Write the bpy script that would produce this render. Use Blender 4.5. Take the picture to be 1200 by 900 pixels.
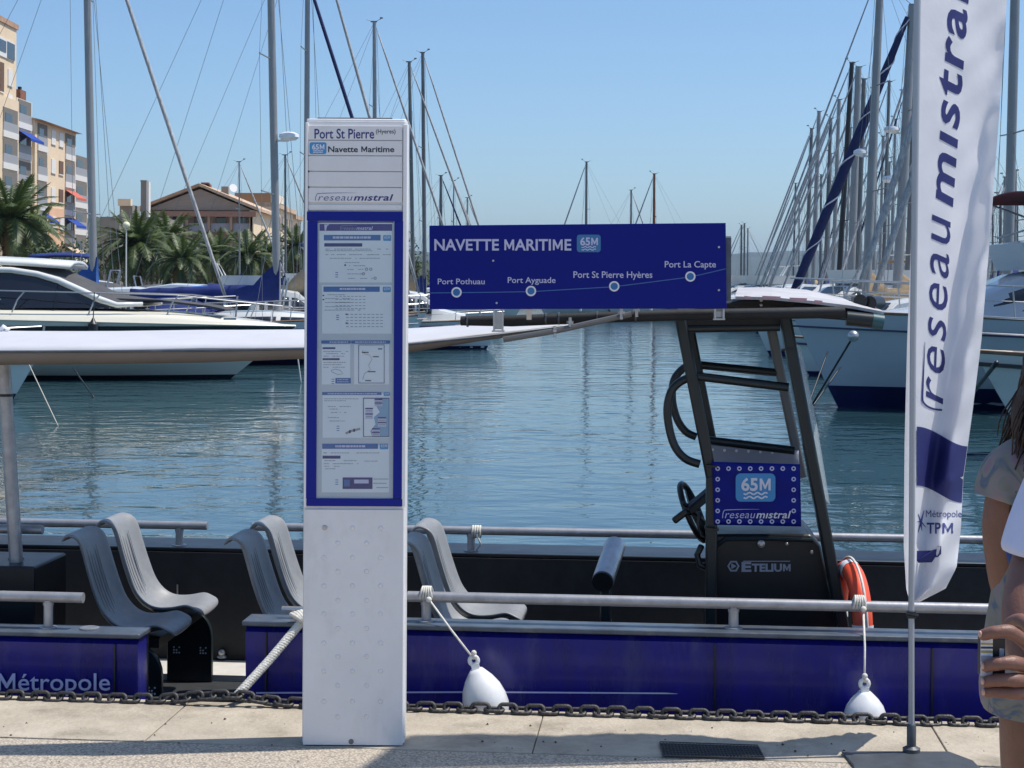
import bpy, math, random
from mathutils import Vector, Matrix
random.seed(7)
R = math.radians
sin, cos, pi = math.sin, math.cos, math.pi

# ------------------------------------------------------------------ camera
SC = bpy.context.scene
for o in list(bpy.data.objects):
    bpy.data.objects.remove(o)
COL = SC.collection
F, PX, PY, EYE, ROLL = 2000.0, 600.0, 335.0, 1.6, R(0.30)
cam_d = bpy.data.cameras.new('camera')
cam = bpy.data.objects.new('camera', cam_d)
COL.objects.link(cam)
cam.location = (0, 0, EYE)
cam.rotation_euler = (Matrix.Rotation(R(90), 3, 'X') @ Matrix.Rotation(ROLL, 3, 'Z')).to_euler()
cam_d.sensor_width = 36.0
cam_d.lens = F / 1200 * 36
cam_d.shift_y = -(450 - PY) / 1200
cam_d.clip_start = 0.05
cam_d.clip_end = 30000
SC.camera = cam

# ------------------------------------------------------------------ sky, sun, exposure
SUN_EL, SUN_AZ = R(64), R(7)          # azimuth from +X towards +Y
S = Vector((cos(SUN_EL) * cos(SUN_AZ), cos(SUN_EL) * sin(SUN_AZ), sin(SUN_EL)))
W = bpy.data.worlds.new('World')
SC.world = W
W.use_nodes = True
nt = W.node_tree
nt.nodes.clear()
sky = nt.nodes.new('ShaderNodeTexSky')
sky.sky_type = 'NISHITA'
sky.sun_disc = False
sky.sun_elevation = SUN_EL
sky.sun_rotation = R(90) - SUN_AZ
sky.altitude = 0
sky.air_density = 0.85
sky.dust_density = 1.1
sky.ozone_density = 5.4
bg = nt.nodes.new('ShaderNodeBackground')
bg.inputs['Strength'].default_value = 0.146
wo = nt.nodes.new('ShaderNodeOutputWorld')
tint = nt.nodes.new('ShaderNodeMix'); tint.data_type = 'RGBA'; tint.blend_type = 'MULTIPLY'; tint.inputs[0].default_value = 1.0
tint.inputs[7].default_value = (0.90, 0.985, 1.0, 1)
nt.links.new(sky.outputs[0], tint.inputs[6]); nt.links.new(tint.outputs[2], bg.inputs[0])
nt.links.new(bg.outputs[0], wo.inputs[0])
sd = bpy.data.lights.new('sun', 'SUN')
sd.energy = 4.4
sd.angle = R(0.53)
sd.color = (1.0, 0.945, 0.86)
so = bpy.data.objects.new('sun', sd)
COL.objects.link(so)
so.location = (30, 10, 60)
so.rotation_euler = S.to_track_quat('Z', 'Y').to_euler()
SC.view_settings.view_transform = 'Standard'
SC.view_settings.look = 'None'
SC.view_settings.exposure = 0.12
SC.view_settings.gamma = 1.0
SC.cycles.max_bounces = 7
SC.cycles.diffuse_bounces = 3
SC.cycles.glossy_bounces = 4
SC.cycles.transmission_bounces = 6
SC.cycles.transparent_max_bounces = 8
SC.cycles.caustics_reflective = False
SC.cycles.caustics_refractive = False

# ------------------------------------------------------------------ pixel helpers (photo coordinates 1200x900)
def unroll(px, py):
    ox, oy = px - PX, py - PY
    c, s = cos(ROLL), sin(ROLL)
    return ox * c + oy * s, -ox * s + oy * c
def P(px, py, Y):
    x, y = unroll(px, py)
    return Vector((x * Y / F, Y, EYE - y * Y / F))
WZ = -0.7                                  # water level
def on_plane(px, py, z=0.0):
    x, y = unroll(px, py)
    Y = (EYE - z) * F / y
    return Vector((x * Y / F, Y, z))
# quay / boat frame: u along the quay edge, v out over the water
A0 = math.atan(0.09)
CA, SA = cos(A0), sin(A0)
QY = 6.43
def Bt(u, v, z):
    return Vector((u * CA + v * SA, QY - u * SA + v * CA, z))
def G(px, py, v):
    x, y = unroll(px, py)
    k = x / F
    u = (k * (QY + v * CA) - v * SA) / (CA + k * SA)
    Y = QY - u * SA + v * CA
    return Bt(u, v, EYE - y * Y / F)
def GU(px, py, v):
    p = G(px, py, v)
    d = p - Vector((0, QY, 0))
    return d.x * CA - d.y * SA, p.z

# ------------------------------------------------------------------ materials
MATS = {}
def mat(name, col, rough=0.5, metal=0.0, noise=0.0, nscale=8.0, col2=None, bump=0.0, bscale=60.0, spec=0.5,
        coat=0.0, trans=0.0, transl=0.0, alpha=1.0, emit=None, stretch=None, detail=5.0, ior=None, sss=0.0, dirt=0.0, dscale=2.0, dstretch=(1, 1, 1), dcol=(0.35, 0.30, 0.24)):
    if name in MATS:
        return MATS[name]
    m = bpy.data.materials.new(name)
    m.use_nodes = True
    t = m.node_tree
    b = t.nodes['Principled BSDF']
    b.inputs['Roughness'].default_value = rough
    b.inputs['Metallic'].default_value = metal
    b.inputs['Specular IOR Level'].default_value = spec
    b.inputs['Base Color'].default_value = (*col, 1)
    b.inputs['Coat Weight'].default_value = coat
    b.inputs['Transmission Weight'].default_value = trans
    if ior: b.inputs['IOR'].default_value = ior
    b.inputs['Alpha'].default_value = alpha
    if sss:
        b.inputs['Subsurface Weight'].default_value = sss
        b.inputs['Subsurface Scale'].default_value = 0.02
    tc = t.nodes.new('ShaderNodeTexCoord')
    vec = tc.outputs['Object']
    if stretch:
        mp = t.nodes.new('ShaderNodeMapping')
        mp.inputs['Scale'].default_value = stretch
        t.links.new(vec, mp.inputs[0])
        vec = mp.outputs[0]
    if noise > 0 or col2:
        n = t.nodes.new('ShaderNodeTexNoise')
        n.inputs['Scale'].default_value = nscale
        n.inputs['Detail'].default_value = detail
        n.inputs['Roughness'].default_value = 0.65
        t.links.new(vec, n.inputs['Vector'])
        r = t.nodes.new('ShaderNodeValToRGB')
        r.color_ramp.elements[0].position = 0.33
        r.color_ramp.elements[1].position = 0.68
        c2 = col2 or tuple(max(0, c * (1 - noise)) for c in col)
        c1 = col if col2 else tuple(min(1, c * (1 + noise * 0.5)) for c in col)
        r.color_ramp.elements[0].color = (*c2, 1)
        r.color_ramp.elements[1].color = (*c1, 1)
        t.links.new(n.outputs['Fac'], r.inputs[0])
        t.links.new(r.outputs[0], b.inputs['Base Color'])
        rr = t.nodes.new('ShaderNodeMapRange')
        rr.inputs['To Min'].default_value = min(1, rough * 1.15 + 0.03)
        rr.inputs['To Max'].default_value = rough * 0.85
        t.links.new(n.outputs['Fac'], rr.inputs['Value'])
        t.links.new(rr.outputs[0], b.inputs['Roughness'])
    if dirt > 0:
        src = b.inputs['Base Color'].links[0].from_socket if b.inputs['Base Color'].links else None
        dm = t.nodes.new('ShaderNodeMapping'); dm.inputs['Scale'].default_value = dstretch; t.links.new(tc.outputs['Object'], dm.inputs[0])
        dn = t.nodes.new('ShaderNodeTexNoise'); dn.inputs['Scale'].default_value = dscale; dn.inputs['Detail'].default_value = 9; dn.inputs['Roughness'].default_value = 0.7
        t.links.new(dm.outputs[0], dn.inputs['Vector'])
        dr = t.nodes.new('ShaderNodeMapRange'); dr.inputs['From Min'].default_value = .52; dr.inputs['From Max'].default_value = .72; dr.inputs['To Min'].default_value = 0; dr.inputs['To Max'].default_value = dirt
        t.links.new(dn.outputs['Fac'], dr.inputs['Value'])
        dx = t.nodes.new('ShaderNodeMix'); dx.data_type = 'RGBA'; t.links.new(dr.outputs[0], dx.inputs[0])
        if src: t.links.new(src, dx.inputs[6])
        else: dx.inputs[6].default_value = (*col, 1)
        dx.inputs[7].default_value = (*dcol, 1); t.links.new(dx.outputs[2], b.inputs['Base Color'])
    if bump > 0:
        n2 = t.nodes.new('ShaderNodeTexNoise')
        n2.inputs['Scale'].default_value = bscale
        n2.inputs['Detail'].default_value = 4
        t.links.new(vec, n2.inputs['Vector'])
        bp = t.nodes.new('ShaderNodeBump')
        bp.inputs['Strength'].default_value = bump
        bp.inputs['Distance'].default_value = 0.01
        t.links.new(n2.outputs['Fac'], bp.inputs['Height'])
        t.links.new(bp.outputs[0], b.inputs['Normal'])
    if transl > 0:
        tr = t.nodes.new('ShaderNodeBsdfTranslucent')
        tr.inputs['Color'].default_value = (*col, 1)
        mx = t.nodes.new('ShaderNodeMixShader')
        mx.inputs[0].default_value = transl
        out = t.nodes['Material Output']
        t.links.new(b.outputs[0], mx.inputs[1])
        t.links.new(tr.outputs[0], mx.inputs[2])
        t.links.new(mx.outputs[0], out.inputs['Surface'])
    if emit:
        b.inputs['Emission Color'].default_value = (*emit, 1)
        b.inputs['Emission Strength'].default_value = 1.0
    MATS[name] = m
    return m

WHITE = mat('white_powder_coat', (0.80, 0.80, 0.81), 0.35, noise=0.05, nscale=5, bump=0.02, bscale=300, dirt=0.22, dscale=9, dstretch=(1, 1, .5), dcol=(0.42, 0.40, 0.38))
WHITE2 = mat('white_trim', (0.86, 0.86, 0.87), 0.3)
NAVYP = mat('navy_vinyl', (0.004, 0.014, 0.26), 0.4, spec=0.25, noise=0.08, nscale=3)
SIGNBLUE = mat('sign_blue', (0.003, 0.010, 0.22), 0.45, spec=0.2, noise=0.06, nscale=2)
LTBLUE = mat('badge_blue', (0.05, 0.30, 0.62), 0.35)
DOTBLUE = mat('dot_blue', (0.03, 0.17, 0.42), 0.35)
PRINTW = mat('print_white', (0.78, 0.78, 0.85), 0.4)
PRINTL = mat('print_lilac', (0.58, 0.58, 0.80), 0.4)
PRINTN = mat('print_navy', (0.03, 0.035, 0.20), 0.4)
PRINTK = mat('print_black', (0.03, 0.03, 0.05), 0.45)
PRINTP = mat('print_purple', (0.05, 0.03, 0.25), 0.4)
PRINTB = mat('print_midblue', (0.05, 0.15, 0.42), 0.4)
PRINTG = mat('print_grey', (0.33, 0.35, 0.42), 0.5)
PRINTR = mat('print_pink', (0.75, 0.42, 0.45), 0.5)
PAPER = mat('paper', (0.80, 0.84, 0.92), 0.6, noise=0.03)
PAPERBK = mat('paper_backing', (0.58, 0.62, 0.70), 0.6, noise=0.04)
SEAMAP = mat('map_sea', (0.25, 0.42, 0.62), 0.5)
HULLBLUE = mat('hull_blue', (0.010, 0.010, 0.25), 0.25, nscale=5, col2=(0.010, 0.012, 0.15), coat=0.1, spec=0.4, bump=0.10, bscale=4, stretch=(2.4, 2.4, .6), dirt=0.16, dscale=7, dstretch=(1, 1, .25), dcol=(0.25, 0.27, 0.36))
BLACKP = mat('black_paint', (0.010, 0.012, 0.016), 0.35, noise=0.3, nscale=9)
BLACKM = mat('black_matt', (0.012, 0.014, 0.018), 0.65, noise=0.3, nscale=12, bump=0.1)
DKGREEN = mat('dark_anodised', (0.014, 0.022, 0.026), 0.32, noise=0.2, nscale=6)
STEEL = mat('brushed_steel', (0.50, 0.50, 0.51), 0.34, 0.75, noise=0.15, nscale=14)
GALV = mat('galvanised_tube', (0.42, 0.42, 0.44), 0.4, 0.55, noise=0.2, nscale=18, bump=0.05)
SEATG = mat('seat_grey', (0.26, 0.27, 0.285), 0.42, noise=0.08, nscale=25, bump=0.05, bscale=300, dirt=0.4, dscale=12, dcol=(0.36, 0.35, 0.33))
SEATD = mat('seat_slot', (0.06, 0.07, 0.09), 0.6)
DECK = mat('deck_dark', (0.03, 0.032, 0.036), 0.6, noise=0.3, nscale=10, bump=0.2, bscale=90)
DECKLIT = mat('deck_sunlit', (0.62, 0.60, 0.56), 0.6, noise=0.15)
GUNW = mat('gunwale_grey', (0.10, 0.12, 0.15), 0.35, 0.3, noise=0.25, nscale=12, dirt=0.5, dscale=9, dcol=(0.25, 0.24, 0.22))
CANVAS = mat('white_canvas', (0.60, 0.61, 0.65), 0.7, noise=0.08, nscale=3, bump=0.25, bscale=5, transl=0.12)
VALANCE = mat('grey_brown_valance', (0.22, 0.20, 0.19), 0.75, noise=0.08, nscale=4)
FLAGW = mat('flag_white', (0.83, 0.83, 0.87), 0.65, bump=0.12, bscale=25, transl=0.30)
FLAGN = mat('flag_print_navy', (0.018, 0.024, 0.15), 0.65, transl=0.12)
ROPE = mat('white_rope', (0.70, 0.68, 0.62), 0.85, noise=0.2, nscale=60)
FENDER = mat('fender_white', (0.78, 0.79, 0.80), 0.3, noise=0.12, nscale=9, coat=0.2)
CHAINM = mat('chain_iron', (0.075, 0.072, 0.072), 0.5, 0.55, noise=0.5, nscale=45, bump=0.3, bscale=180)
ORANGE = mat('lifebuoy_orange', (0.85, 0.10, 0.04), 0.45, noise=0.08)
CONC = mat('coping_concrete', (0.50, 0.44, 0.35), 0.85, nscale=4.5, col2=(0.34, 0.295, 0.23), bump=0.6, bscale=55, detail=9, dirt=0.75, dscale=3.5, dcol=(0.17, 0.14, 0.105))
JOINT = mat('joint_dark', (0.12, 0.10, 0.08), 0.95)
GRATE = mat('grate_iron', (0.035, 0.035, 0.04), 0.7, noise=0.4, nscale=30)
PLATE = mat('base_plate', (0.10, 0.11, 0.12), 0.42, 0.4, noise=0.25, nscale=12)
CREAMW = mat('wall_cream', (0.80, 0.63, 0.44), 0.9, noise=0.1, nscale=0.3)
ORNGW = mat('wall_apricot', (0.78, 0.49, 0.32), 0.9, noise=0.1, nscale=0.3)
LIGHTW = mat('wall_light', (0.78, 0.70, 0.58), 0.9, noise=0.08, nscale=0.4)
TANW = mat('wall_tan', (0.42, 0.32, 0.25), 0.9, noise=0.12, nscale=0.4)
GREYW = mat('wall_grey', (0.27, 0.25, 0.23), 0.9, noise=0.15, nscale=0.4)
BALW = mat('balcony_white', (0.72, 0.70, 0.66), 0.8, noise=0.05)
RAILG = mat('balcony_panel', (0.34, 0.34, 0.35), 0.5)
DARKO = mat('loggia_dark', (0.19, 0.17, 0.15), 0.8)
SHUT = mat('shutter_white', (0.76, 0.74, 0.70), 0.6)
SHUTB = mat('shutter_brown', (0.16, 0.09, 0.06), 0.7)
GLASSD = mat('window_glass_dark', (0.03, 0.04, 0.055), 0.08, spec=0.8)
TILE = mat('roof_tile', (0.50, 0.31, 0.20), 0.9, noise=0.3, nscale=1.5, bump=0.4, bscale=6)
TILEL = mat('roof_tile_pale', (0.60, 0.43, 0.30), 0.9, noise=0.25, nscale=1.5)
BRICK = mat('chimney_brick', (0.25, 0.11, 0.07), 0.9, noise=0.2, nscale=3)
AWNB = mat('awning_blue', (0.02, 0.07, 0.40), 0.8, transl=0.2)
AWNR = mat('awning_red', (0.62, 0.16, 0.11), 0.8, transl=0.2)
AWNC = mat('awning_cream', (0.70, 0.55, 0.40), 0.8, transl=0.2)
FROND = mat('palm_frond', (0.085, 0.125, 0.038), 0.5, noise=0.5, nscale=1.2, transl=0.2)
FRONDY = mat('palm_frond_dry', (0.20, 0.13, 0.04), 0.7, noise=0.4, nscale=1.2)
TRUNK = mat('palm_trunk', (0.085, 0.055, 0.035), 0.95, noise=0.5, nscale=4, bump=1, bscale=8)
LEAF = mat('leaf_green', (0.05, 0.085, 0.025), 0.6, noise=0.5, nscale=0.8, transl=0.15)
GEL = mat('gelcoat_white', (0.74, 0.74, 0.71), 0.2, noise=0.05, nscale=0.7, coat=0.4)
GELC = mat('gelcoat_cream', (0.76, 0.72, 0.60), 0.22, noise=0.05, nscale=0.7, coat=0.4)
GELB = mat('gelcoat_pale_blue', (0.50, 0.53, 0.57), 0.2, noise=0.06, nscale=0.7, coat=0.4)
BOOT = mat('boot_navy', (0.008, 0.012, 0.07), 0.35, noise=0.3, nscale=2)
BOOTK = mat('boot_black', (0.01, 0.015, 0.02), 0.4, noise=0.3, nscale=2)
SMOKE = mat('smoked_glass', (0.012, 0.014, 0.02), 0.06, spec=0.9)
SOFTG = mat('soft_top_grey', (0.075, 0.075, 0.08), 0.85, noise=0.2, nscale=2, bump=0.2, bscale=6)
COVB = mat('sail_cover_navy', (0.008, 0.025, 0.16), 0.8, noise=0.25, nscale=3, bump=0.5, bscale=7)
COVB2 = mat('sail_cover_blue', (0.02, 0.10, 0.36), 0.8, noise=0.25, nscale=3, bump=0.5, bscale=7)
COVT = mat('sail_cover_tan', (0.42, 0.30, 0.18), 0.85, noise=0.25, nscale=3, bump=0.5, bscale=7)
COVR = mat('bimini_red', (0.11, 0.014, 0.022), 0.8, noise=0.25, nscale=3)
ALU = mat('mast_alloy', (0.31, 0.31, 0.315), 0.42, 0.35, noise=0.08, nscale=2)
ALUD = mat('mast_dark_alloy', (0.16, 0.165, 0.17), 0.45, 0.3, noise=0.1, nscale=2)
ALUK = mat('mast_black', (0.02, 0.02, 0.025), 0.4)
ALUR = mat('mast_varnished', (0.22, 0.07, 0.03), 0.4)
FURLW = mat('furled_sail_white', (0.55, 0.54, 0.52), 0.8, nscale=6, col2=(0.25, 0.25, 0.27), stretch=(3, 3, 0.8))
FURLN = mat('furled_sail_navy', (0.012, 0.02, 0.09), 0.8, noise=0.2, nscale=5)
WIRE = mat('rigging_wire', (0.20, 0.21, 0.22), 0.5, 0.4)
TEAK = mat('teak', (0.20, 0.12, 0.07), 0.7, noise=0.3, nscale=5)
SKIN = mat('skin', (0.215, 0.105, 0.075), 0.5, nscale=14, col2=(0.185, 0.086, 0.062), bump=0.14, bscale=200, sss=0.12)  # skin tone lowered to hold the shade on the hands
SKIN2 = mat('skin_brown_shaded', (0.22, 0.10, 0.062), 0.5, noise=0.12, nscale=18, bump=0.15, bscale=120, sss=0.15)  # brown skin, colour darkened for the shade she stands in
NAIL = mat('nail', (0.55, 0.33, 0.26), 0.3)
TEE = mat('white_cotton', (0.62, 0.65, 0.82), 0.9, noise=0.04, nscale=10, bump=0.35, bscale=30)
HAIRM = mat('brown_hair', (0.07, 0.035, 0.018), 0.55, nscale=30, col2=(0.025, 0.013, 0.008), stretch=(6, 6, 0.6), bump=0.5, bscale=60)
JEANS = mat('dark_trousers', (0.03, 0.035, 0.05), 0.9, noise=0.2)

def floral():
    m = bpy.data.materials.new('floral_cloth'); m.use_nodes = True; t = m.node_tree
    b = t.nodes['Principled BSDF']; b.inputs['Roughness'].default_value = 0.85
    tc = t.nodes.new('ShaderNodeTexCoord')
    n = t.nodes.new('ShaderNodeTexNoise'); n.inputs['Scale'].default_value = 16; n.inputs['Detail'].default_value = 2
    n.inputs['Distortion'].default_value = 1.4
    r = t.nodes.new('ShaderNodeValToRGB'); cr = r.color_ramp
    cols = [(0.0, (0.12, 0.10, 0.17)), (0.38, (0.27, 0.20, 0.22)), (0.46, (0.24, 0.23, 0.215)), (0.56, (0.22, 0.21, 0.17)), (0.64, (0.09, 0.13, 0.20)), (0.72, (0.30, 0.22, 0.19))]
    cr.elements[0].position = 0; cr.elements[0].color = (*cols[0][1], 1)
    cr.elements[1].position = 0.38; cr.elements[1].color = (*cols[1][1], 1)
    for p_, c_ in cols[2:]:
        e = cr.elements.new(p_); e.color = (*c_, 1)
    t.links.new(tc.outputs['Object'], n.inputs['Vector']); t.links.new(n.outputs['Fac'], r.inputs[0])
    t.links.new(r.outputs[0], b.inputs['Base Color'])
    return m
FLORAL = floral()  # cloth colours darkened to hold the shade on the wearer

def glass_mat(name, tint=(0.9, 0.95, 0.96), fac=0.12):
    m = bpy.data.materials.new(name); m.use_nodes = True; t = m.node_tree; t.nodes.clear()
    out = t.nodes.new('ShaderNodeOutputMaterial')
    tr = t.nodes.new('ShaderNodeBsdfTransparent'); tr.inputs[0].default_value = (*tint, 1)
    gl = t.nodes.new('ShaderNodeBsdfGlossy'); gl.inputs['Roughness'].default_value = 0.03
    lw = t.nodes.new('ShaderNodeFresnel'); lw.inputs[0].default_value = 1.5
    ad = t.nodes.new('ShaderNodeMath'); ad.operation = 'ADD'; ad.inputs[1].default_value = fac
    mx = t.nodes.new('ShaderNodeMixShader')
    t.links.new(lw.outputs[0], ad.inputs[0]); t.links.new(ad.outputs[0], mx.inputs[0])
    t.links.new(tr.outputs[0], mx.inputs[1]); t.links.new(gl.outputs[0], mx.inputs[2])
    t.links.new(mx.outputs[0], out.inputs['Surface'])
    return m
GLASS = glass_mat('clear_glass', fac=0.02)
GLASS2 = mat('scratched_acrylic', (0.55, 0.62, 0.64), 0.25, alpha=0.42)

def aggregate():
    m = bpy.data.materials.new('exposed_aggregate'); m.use_nodes = True; t = m.node_tree
    b = t.nodes['Principled BSDF']; b.inputs['Roughness'].default_value = 0.9
    tc = t.nodes.new('ShaderNodeTexCoord')
    v = t.nodes.new('ShaderNodeTexVoronoi'); v.inputs['Scale'].default_value = 95
    r = t.nodes.new('ShaderNodeValToRGB'); cr = r.color_ramp
    cr.elements[0].color = (0.66, 0.58, 0.47, 1); cr.elements[1].color = (0.36, 0.31, 0.25, 1)
    cr.elements[0].position = 0.15; cr.elements[1].position = 0.75
    n = t.nodes.new('ShaderNodeTexNoise'); n.inputs['Scale'].default_value = 150; n.inputs['Detail'].default_value = 3
    n2 = t.nodes.new('ShaderNodeTexNoise'); n2.inputs['Scale'].default_value = 1.7; n2.inputs['Detail'].default_value = 6
    mx = t.nodes.new('ShaderNodeMix'); mx.data_type = 'RGBA'; mx.blend_type = 'MULTIPLY'; mx.inputs[0].default_value = 0.6
    rr = t.nodes.new('ShaderNodeValToRGB'); rr.color_ramp.elements[0].position = 0.35; rr.color_ramp.elements[1].position = 0.62
    rr.color_ramp.elements[0].color = (0.45, 0.42, 0.40, 1); rr.color_ramp.elements[1].color = (1, 1, 1, 1)
    mx2 = t.nodes.new('ShaderNodeMix'); mx2.data_type = 'RGBA'; mx2.blend_type = 'MULTIPLY'; mx2.inputs[0].default_value = 0.5
    t.links.new(tc.outputs['Object'], v.inputs['Vector']); t.links.new(tc.outputs['Object'], n.inputs['Vector']); t.links.new(tc.outputs['Object'], n2.inputs['Vector'])
    t.links.new(v.outputs['Distance'], r.inputs[0]); t.links.new(n.outputs['Fac'], rr.inputs[0])
    t.links.new(r.outputs[0], mx.inputs[6]); t.links.new(rr.outputs[0], mx.inputs[7])
    t.links.new(mx.outputs[2], mx2.inputs[6]); t.links.new(n2.outputs['Fac'], mx2.inputs[7])
    t.links.new(mx.outputs[2], b.inputs['Base Color'])
    bp = t.nodes.new('ShaderNodeBump'); bp.inputs['Strength'].default_value = 0.6; bp.inputs['Distance'].default_value = 0.006; bp.invert = True
    t.links.new(v.outputs['Distance'], bp.inputs['Height']); t.links.new(bp.outputs[0], b.inputs['Normal'])
    return m
AGG = aggregate()

def water_mat():
    m = bpy.data.materials.new('harbour_water'); m.use_nodes = True; t = m.node_tree
    b = t.nodes['Principled BSDF']
    b.inputs['Base Color'].default_value = (0.024, 0.064, 0.080, 1)
    b.inputs['Roughness'].default_value = 0.035
    b.inputs['IOR'].default_value = 1.33
    b.inputs['Specular IOR Level'].default_value = 0.5
    tc = t.nodes.new('ShaderNodeTexCoord')
    def layer(scale, st, det, dist):
        mp = t.nodes.new('ShaderNodeMapping'); mp.inputs['Scale'].default_value = st; mp.inputs['Rotation'].default_value = (0, 0, R(dist))
        n = t.nodes.new('ShaderNodeTexNoise'); n.inputs['Scale'].default_value = scale; n.inputs['Detail'].default_value = det
        n.inputs['Roughness'].default_value = 0.45; n.inputs['Distortion'].default_value = 0.6
        t.links.new(tc.outputs['Object'], mp.inputs[0]); t.links.new(mp.outputs[0], n.inputs['Vector'])
        return n.outputs['Fac']
    mk = t.nodes.new('ShaderNodeTexNoise'); mk.inputs['Scale'].default_value = 0.16; mk.inputs['Detail'].default_value = 3
    mpp = t.nodes.new('ShaderNodeMapping'); mpp.inputs['Scale'].default_value = (0.55, 1.3, 1); mpp.inputs['Location'].default_value = (3.1, 1.7, 0)
    t.links.new(tc.outputs['Object'], mpp.inputs[0]); t.links.new(mpp.outputs[0], mk.inputs['Vector'])
    mr = t.nodes.new('ShaderNodeMapRange'); mr.inputs['From Min'].default_value = .36; mr.inputs['From Max'].default_value = .64; mr.inputs['To Min'].default_value = .5; mr.inputs['To Max'].default_value = 1.0
    t.links.new(mk.outputs['Fac'], mr.inputs['Value'])
    prev = None
    for sc, st, det, rot, strg, dist in ((0.55, (1, 1.5, 1), 2, 12, 1.0, 0.040), (1.9, (1, 1.4, 1), 2, -18, 1.0, 0.018), (6.0, (1, 1.2, 1), 2, 30, 1.0, 0.0035)):
        bp = t.nodes.new('ShaderNodeBump'); bp.inputs['Strength'].default_value = strg; bp.inputs['Distance'].default_value = dist
        t.links.new(layer(sc, st, det, rot), bp.inputs['Height'])
        t.links.new(mr.outputs[0], bp.inputs['Strength'])
        if prev: t.links.new(prev, bp.inputs['Normal'])
        prev = bp.outputs[0]
    t.links.new(prev, b.inputs['Normal'])
    return m
WATER = water_mat()

def V_(x, y, z): return Vector((x, y, z))
# ------------------------------------------------------------------ mesh builder
def wloc(o):
    l = Vector((0, 0, 0))
    while o:
        l = l + o.location; o = o.parent
    return l
class MB:
    def __init__(s): s.v = []; s.f = []
    def add(s, vs, fs):
        n = len(s.v); s.v += [tuple(v) for v in vs]; s.f += [tuple(i + n for i in f) for f in fs]; return s
    def box(s, x0, x1, y0, y1, z0, z1, M=None):
        vs = [Vector((x, y, z)) for z in (z0, z1) for y in (y0, y1) for x in (x0, x1)]
        if M: vs = [M(v) if callable(M) else M @ v for v in vs]
        return s.add(vs, [(0, 2, 3, 1), (4, 5, 7, 6), (0, 1, 5, 4), (2, 6, 7, 3), (0, 4, 6, 2), (1, 3, 7, 5)])
    def bar(s, a, b, w, h=None, up=Vector((0, 0, 1))):
        h = h or w; a = Vector(a); b = Vector(b); d = (b - a).normalized()
        if abs(d.dot(up)) > 0.98: up = Vector((0, 1, 0))
        x = d.cross(up).normalized(); y = x.cross(d)
        vs = [p + x * sx * w / 2 + y * sy * h / 2 for p in (a, b) for sy in (-1, 1) for sx in (-1, 1)]
        return s.add(vs, [(0, 1, 3, 2), (4, 6, 7, 5), (0, 4, 5, 1), (2, 3, 7, 6), (0, 2, 6, 4), (1, 5, 7, 3)])
    def tube(s, pts, r, seg=10, cap=True, closed=False):
        pts = [Vector(p) for p in pts]; n = len(pts)
        rs = r if isinstance(r, (list, tuple)) else [r] * n
        d0 = (pts[1] - pts[0]).normalized(); up = Vector((0, 0, 1)) if abs(d0.z) < 0.9 else Vector((1, 0, 0))
        x = d0.cross(up).normalized(); vs = []; base = len(s.v)
        for i, p in enumerate(pts):
            if closed: d = (pts[(i + 1) % n] - pts[i - 1]).normalized()
            elif i == 0: d = d0
            elif i == n - 1: d = (pts[i] - pts[i - 1]).normalized()
            else: d = ((pts[i + 1] - p).normalized() + (p - pts[i - 1]).normalized()).normalized()
            x = (x - d * x.dot(d)).normalized(); y = d.cross(x)
            for k in range(seg):
                a = 2 * pi * k / seg; vs.append(p + (x * cos(a) + y * sin(a)) * rs[i])
        fs = []
        for i in range(n if closed else n - 1):
            j = (i + 1) % n
            for k in range(seg):
                fs.append((i * seg + k, i * seg + (k + 1) % seg, j * seg + (k + 1) % seg, j * seg + k))
        if cap and not closed:
            fs.append(tuple(range(seg))[::-1]); fs.append(tuple((n - 1) * seg + k for k in range(seg)))
        return s.add(vs, fs)
    def sphere(s, c, r, nu=14, nv=9, sc=(1, 1, 1)):
        c = Vector(c); vs = [c + Vector((0, 0, r * sc[2]))]
        for j in range(1, nv):
            t = pi * j / nv
            for i in range(nu):
                a = 2 * pi * i / nu; vs.append(c + Vector((r * sin(t) * cos(a) * sc[0], r * sin(t) * sin(a) * sc[1], r * cos(t) * sc[2])))
        vs.append(c - Vector((0, 0, r * sc[2]))); L = len(vs) - 1; fs = []
        for i in range(nu): fs.append((0, 1 + i, 1 + (i + 1) % nu))
        for j in range(nv - 2):
            for i in range(nu):
                a = 1 + j * nu + i; b_ = 1 + j * nu + (i + 1) % nu; fs.append((a, a + nu, b_ + nu, b_))
        for i in range(nu): fs.append((L, 1 + (nv - 2) * nu + (i + 1) % nu, 1 + (nv - 2) * nu + i))
        return s.add(vs, fs)
    def grid(s, rows, closed=False):
        n = len(rows); m = len(rows[0]); vs = [v for r_ in rows for v in r_]; fs = []
        for i in range(n - 1):
            for j in range(m if closed else m - 1):
                k = (j + 1) % m; fs.append((i * m + j, i * m + k, (i + 1) * m + k, (i + 1) * m + j))
        return s.add(vs, fs)
    def prism(s, poly, ext):                      # poly of 3D points, ext vector
        n = len(poly); ext = Vector(ext); poly = [Vector(p) for p in poly]
        vs = poly + [p + ext for p in poly]
        fs = [tuple(range(n))[::-1], tuple(range(n, 2 * n))] + [(i, (i + 1) % n, n + (i + 1) % n, n + i) for i in range(n)]
        return s.add(vs, fs)
    def lathe(s, prof, c, seg=20, axis=Vector((0, 0, 1))):
        c = Vector(c); q = Vector((0, 0, 1)).rotation_difference(axis); rows = []
        for r_, z in prof:
            rows.append([c + q @ Vector((r_ * cos(2 * pi * k / seg), r_ * sin(2 * pi * k / seg), z)) for k in range(seg)])
        s.grid(rows, True)
        n = len(s.v); s.f.append(tuple(n - seg + k for k in range(seg))); s.f.append(tuple(n - seg * len(prof) + k for k in range(seg))[::-1])
        return s
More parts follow.
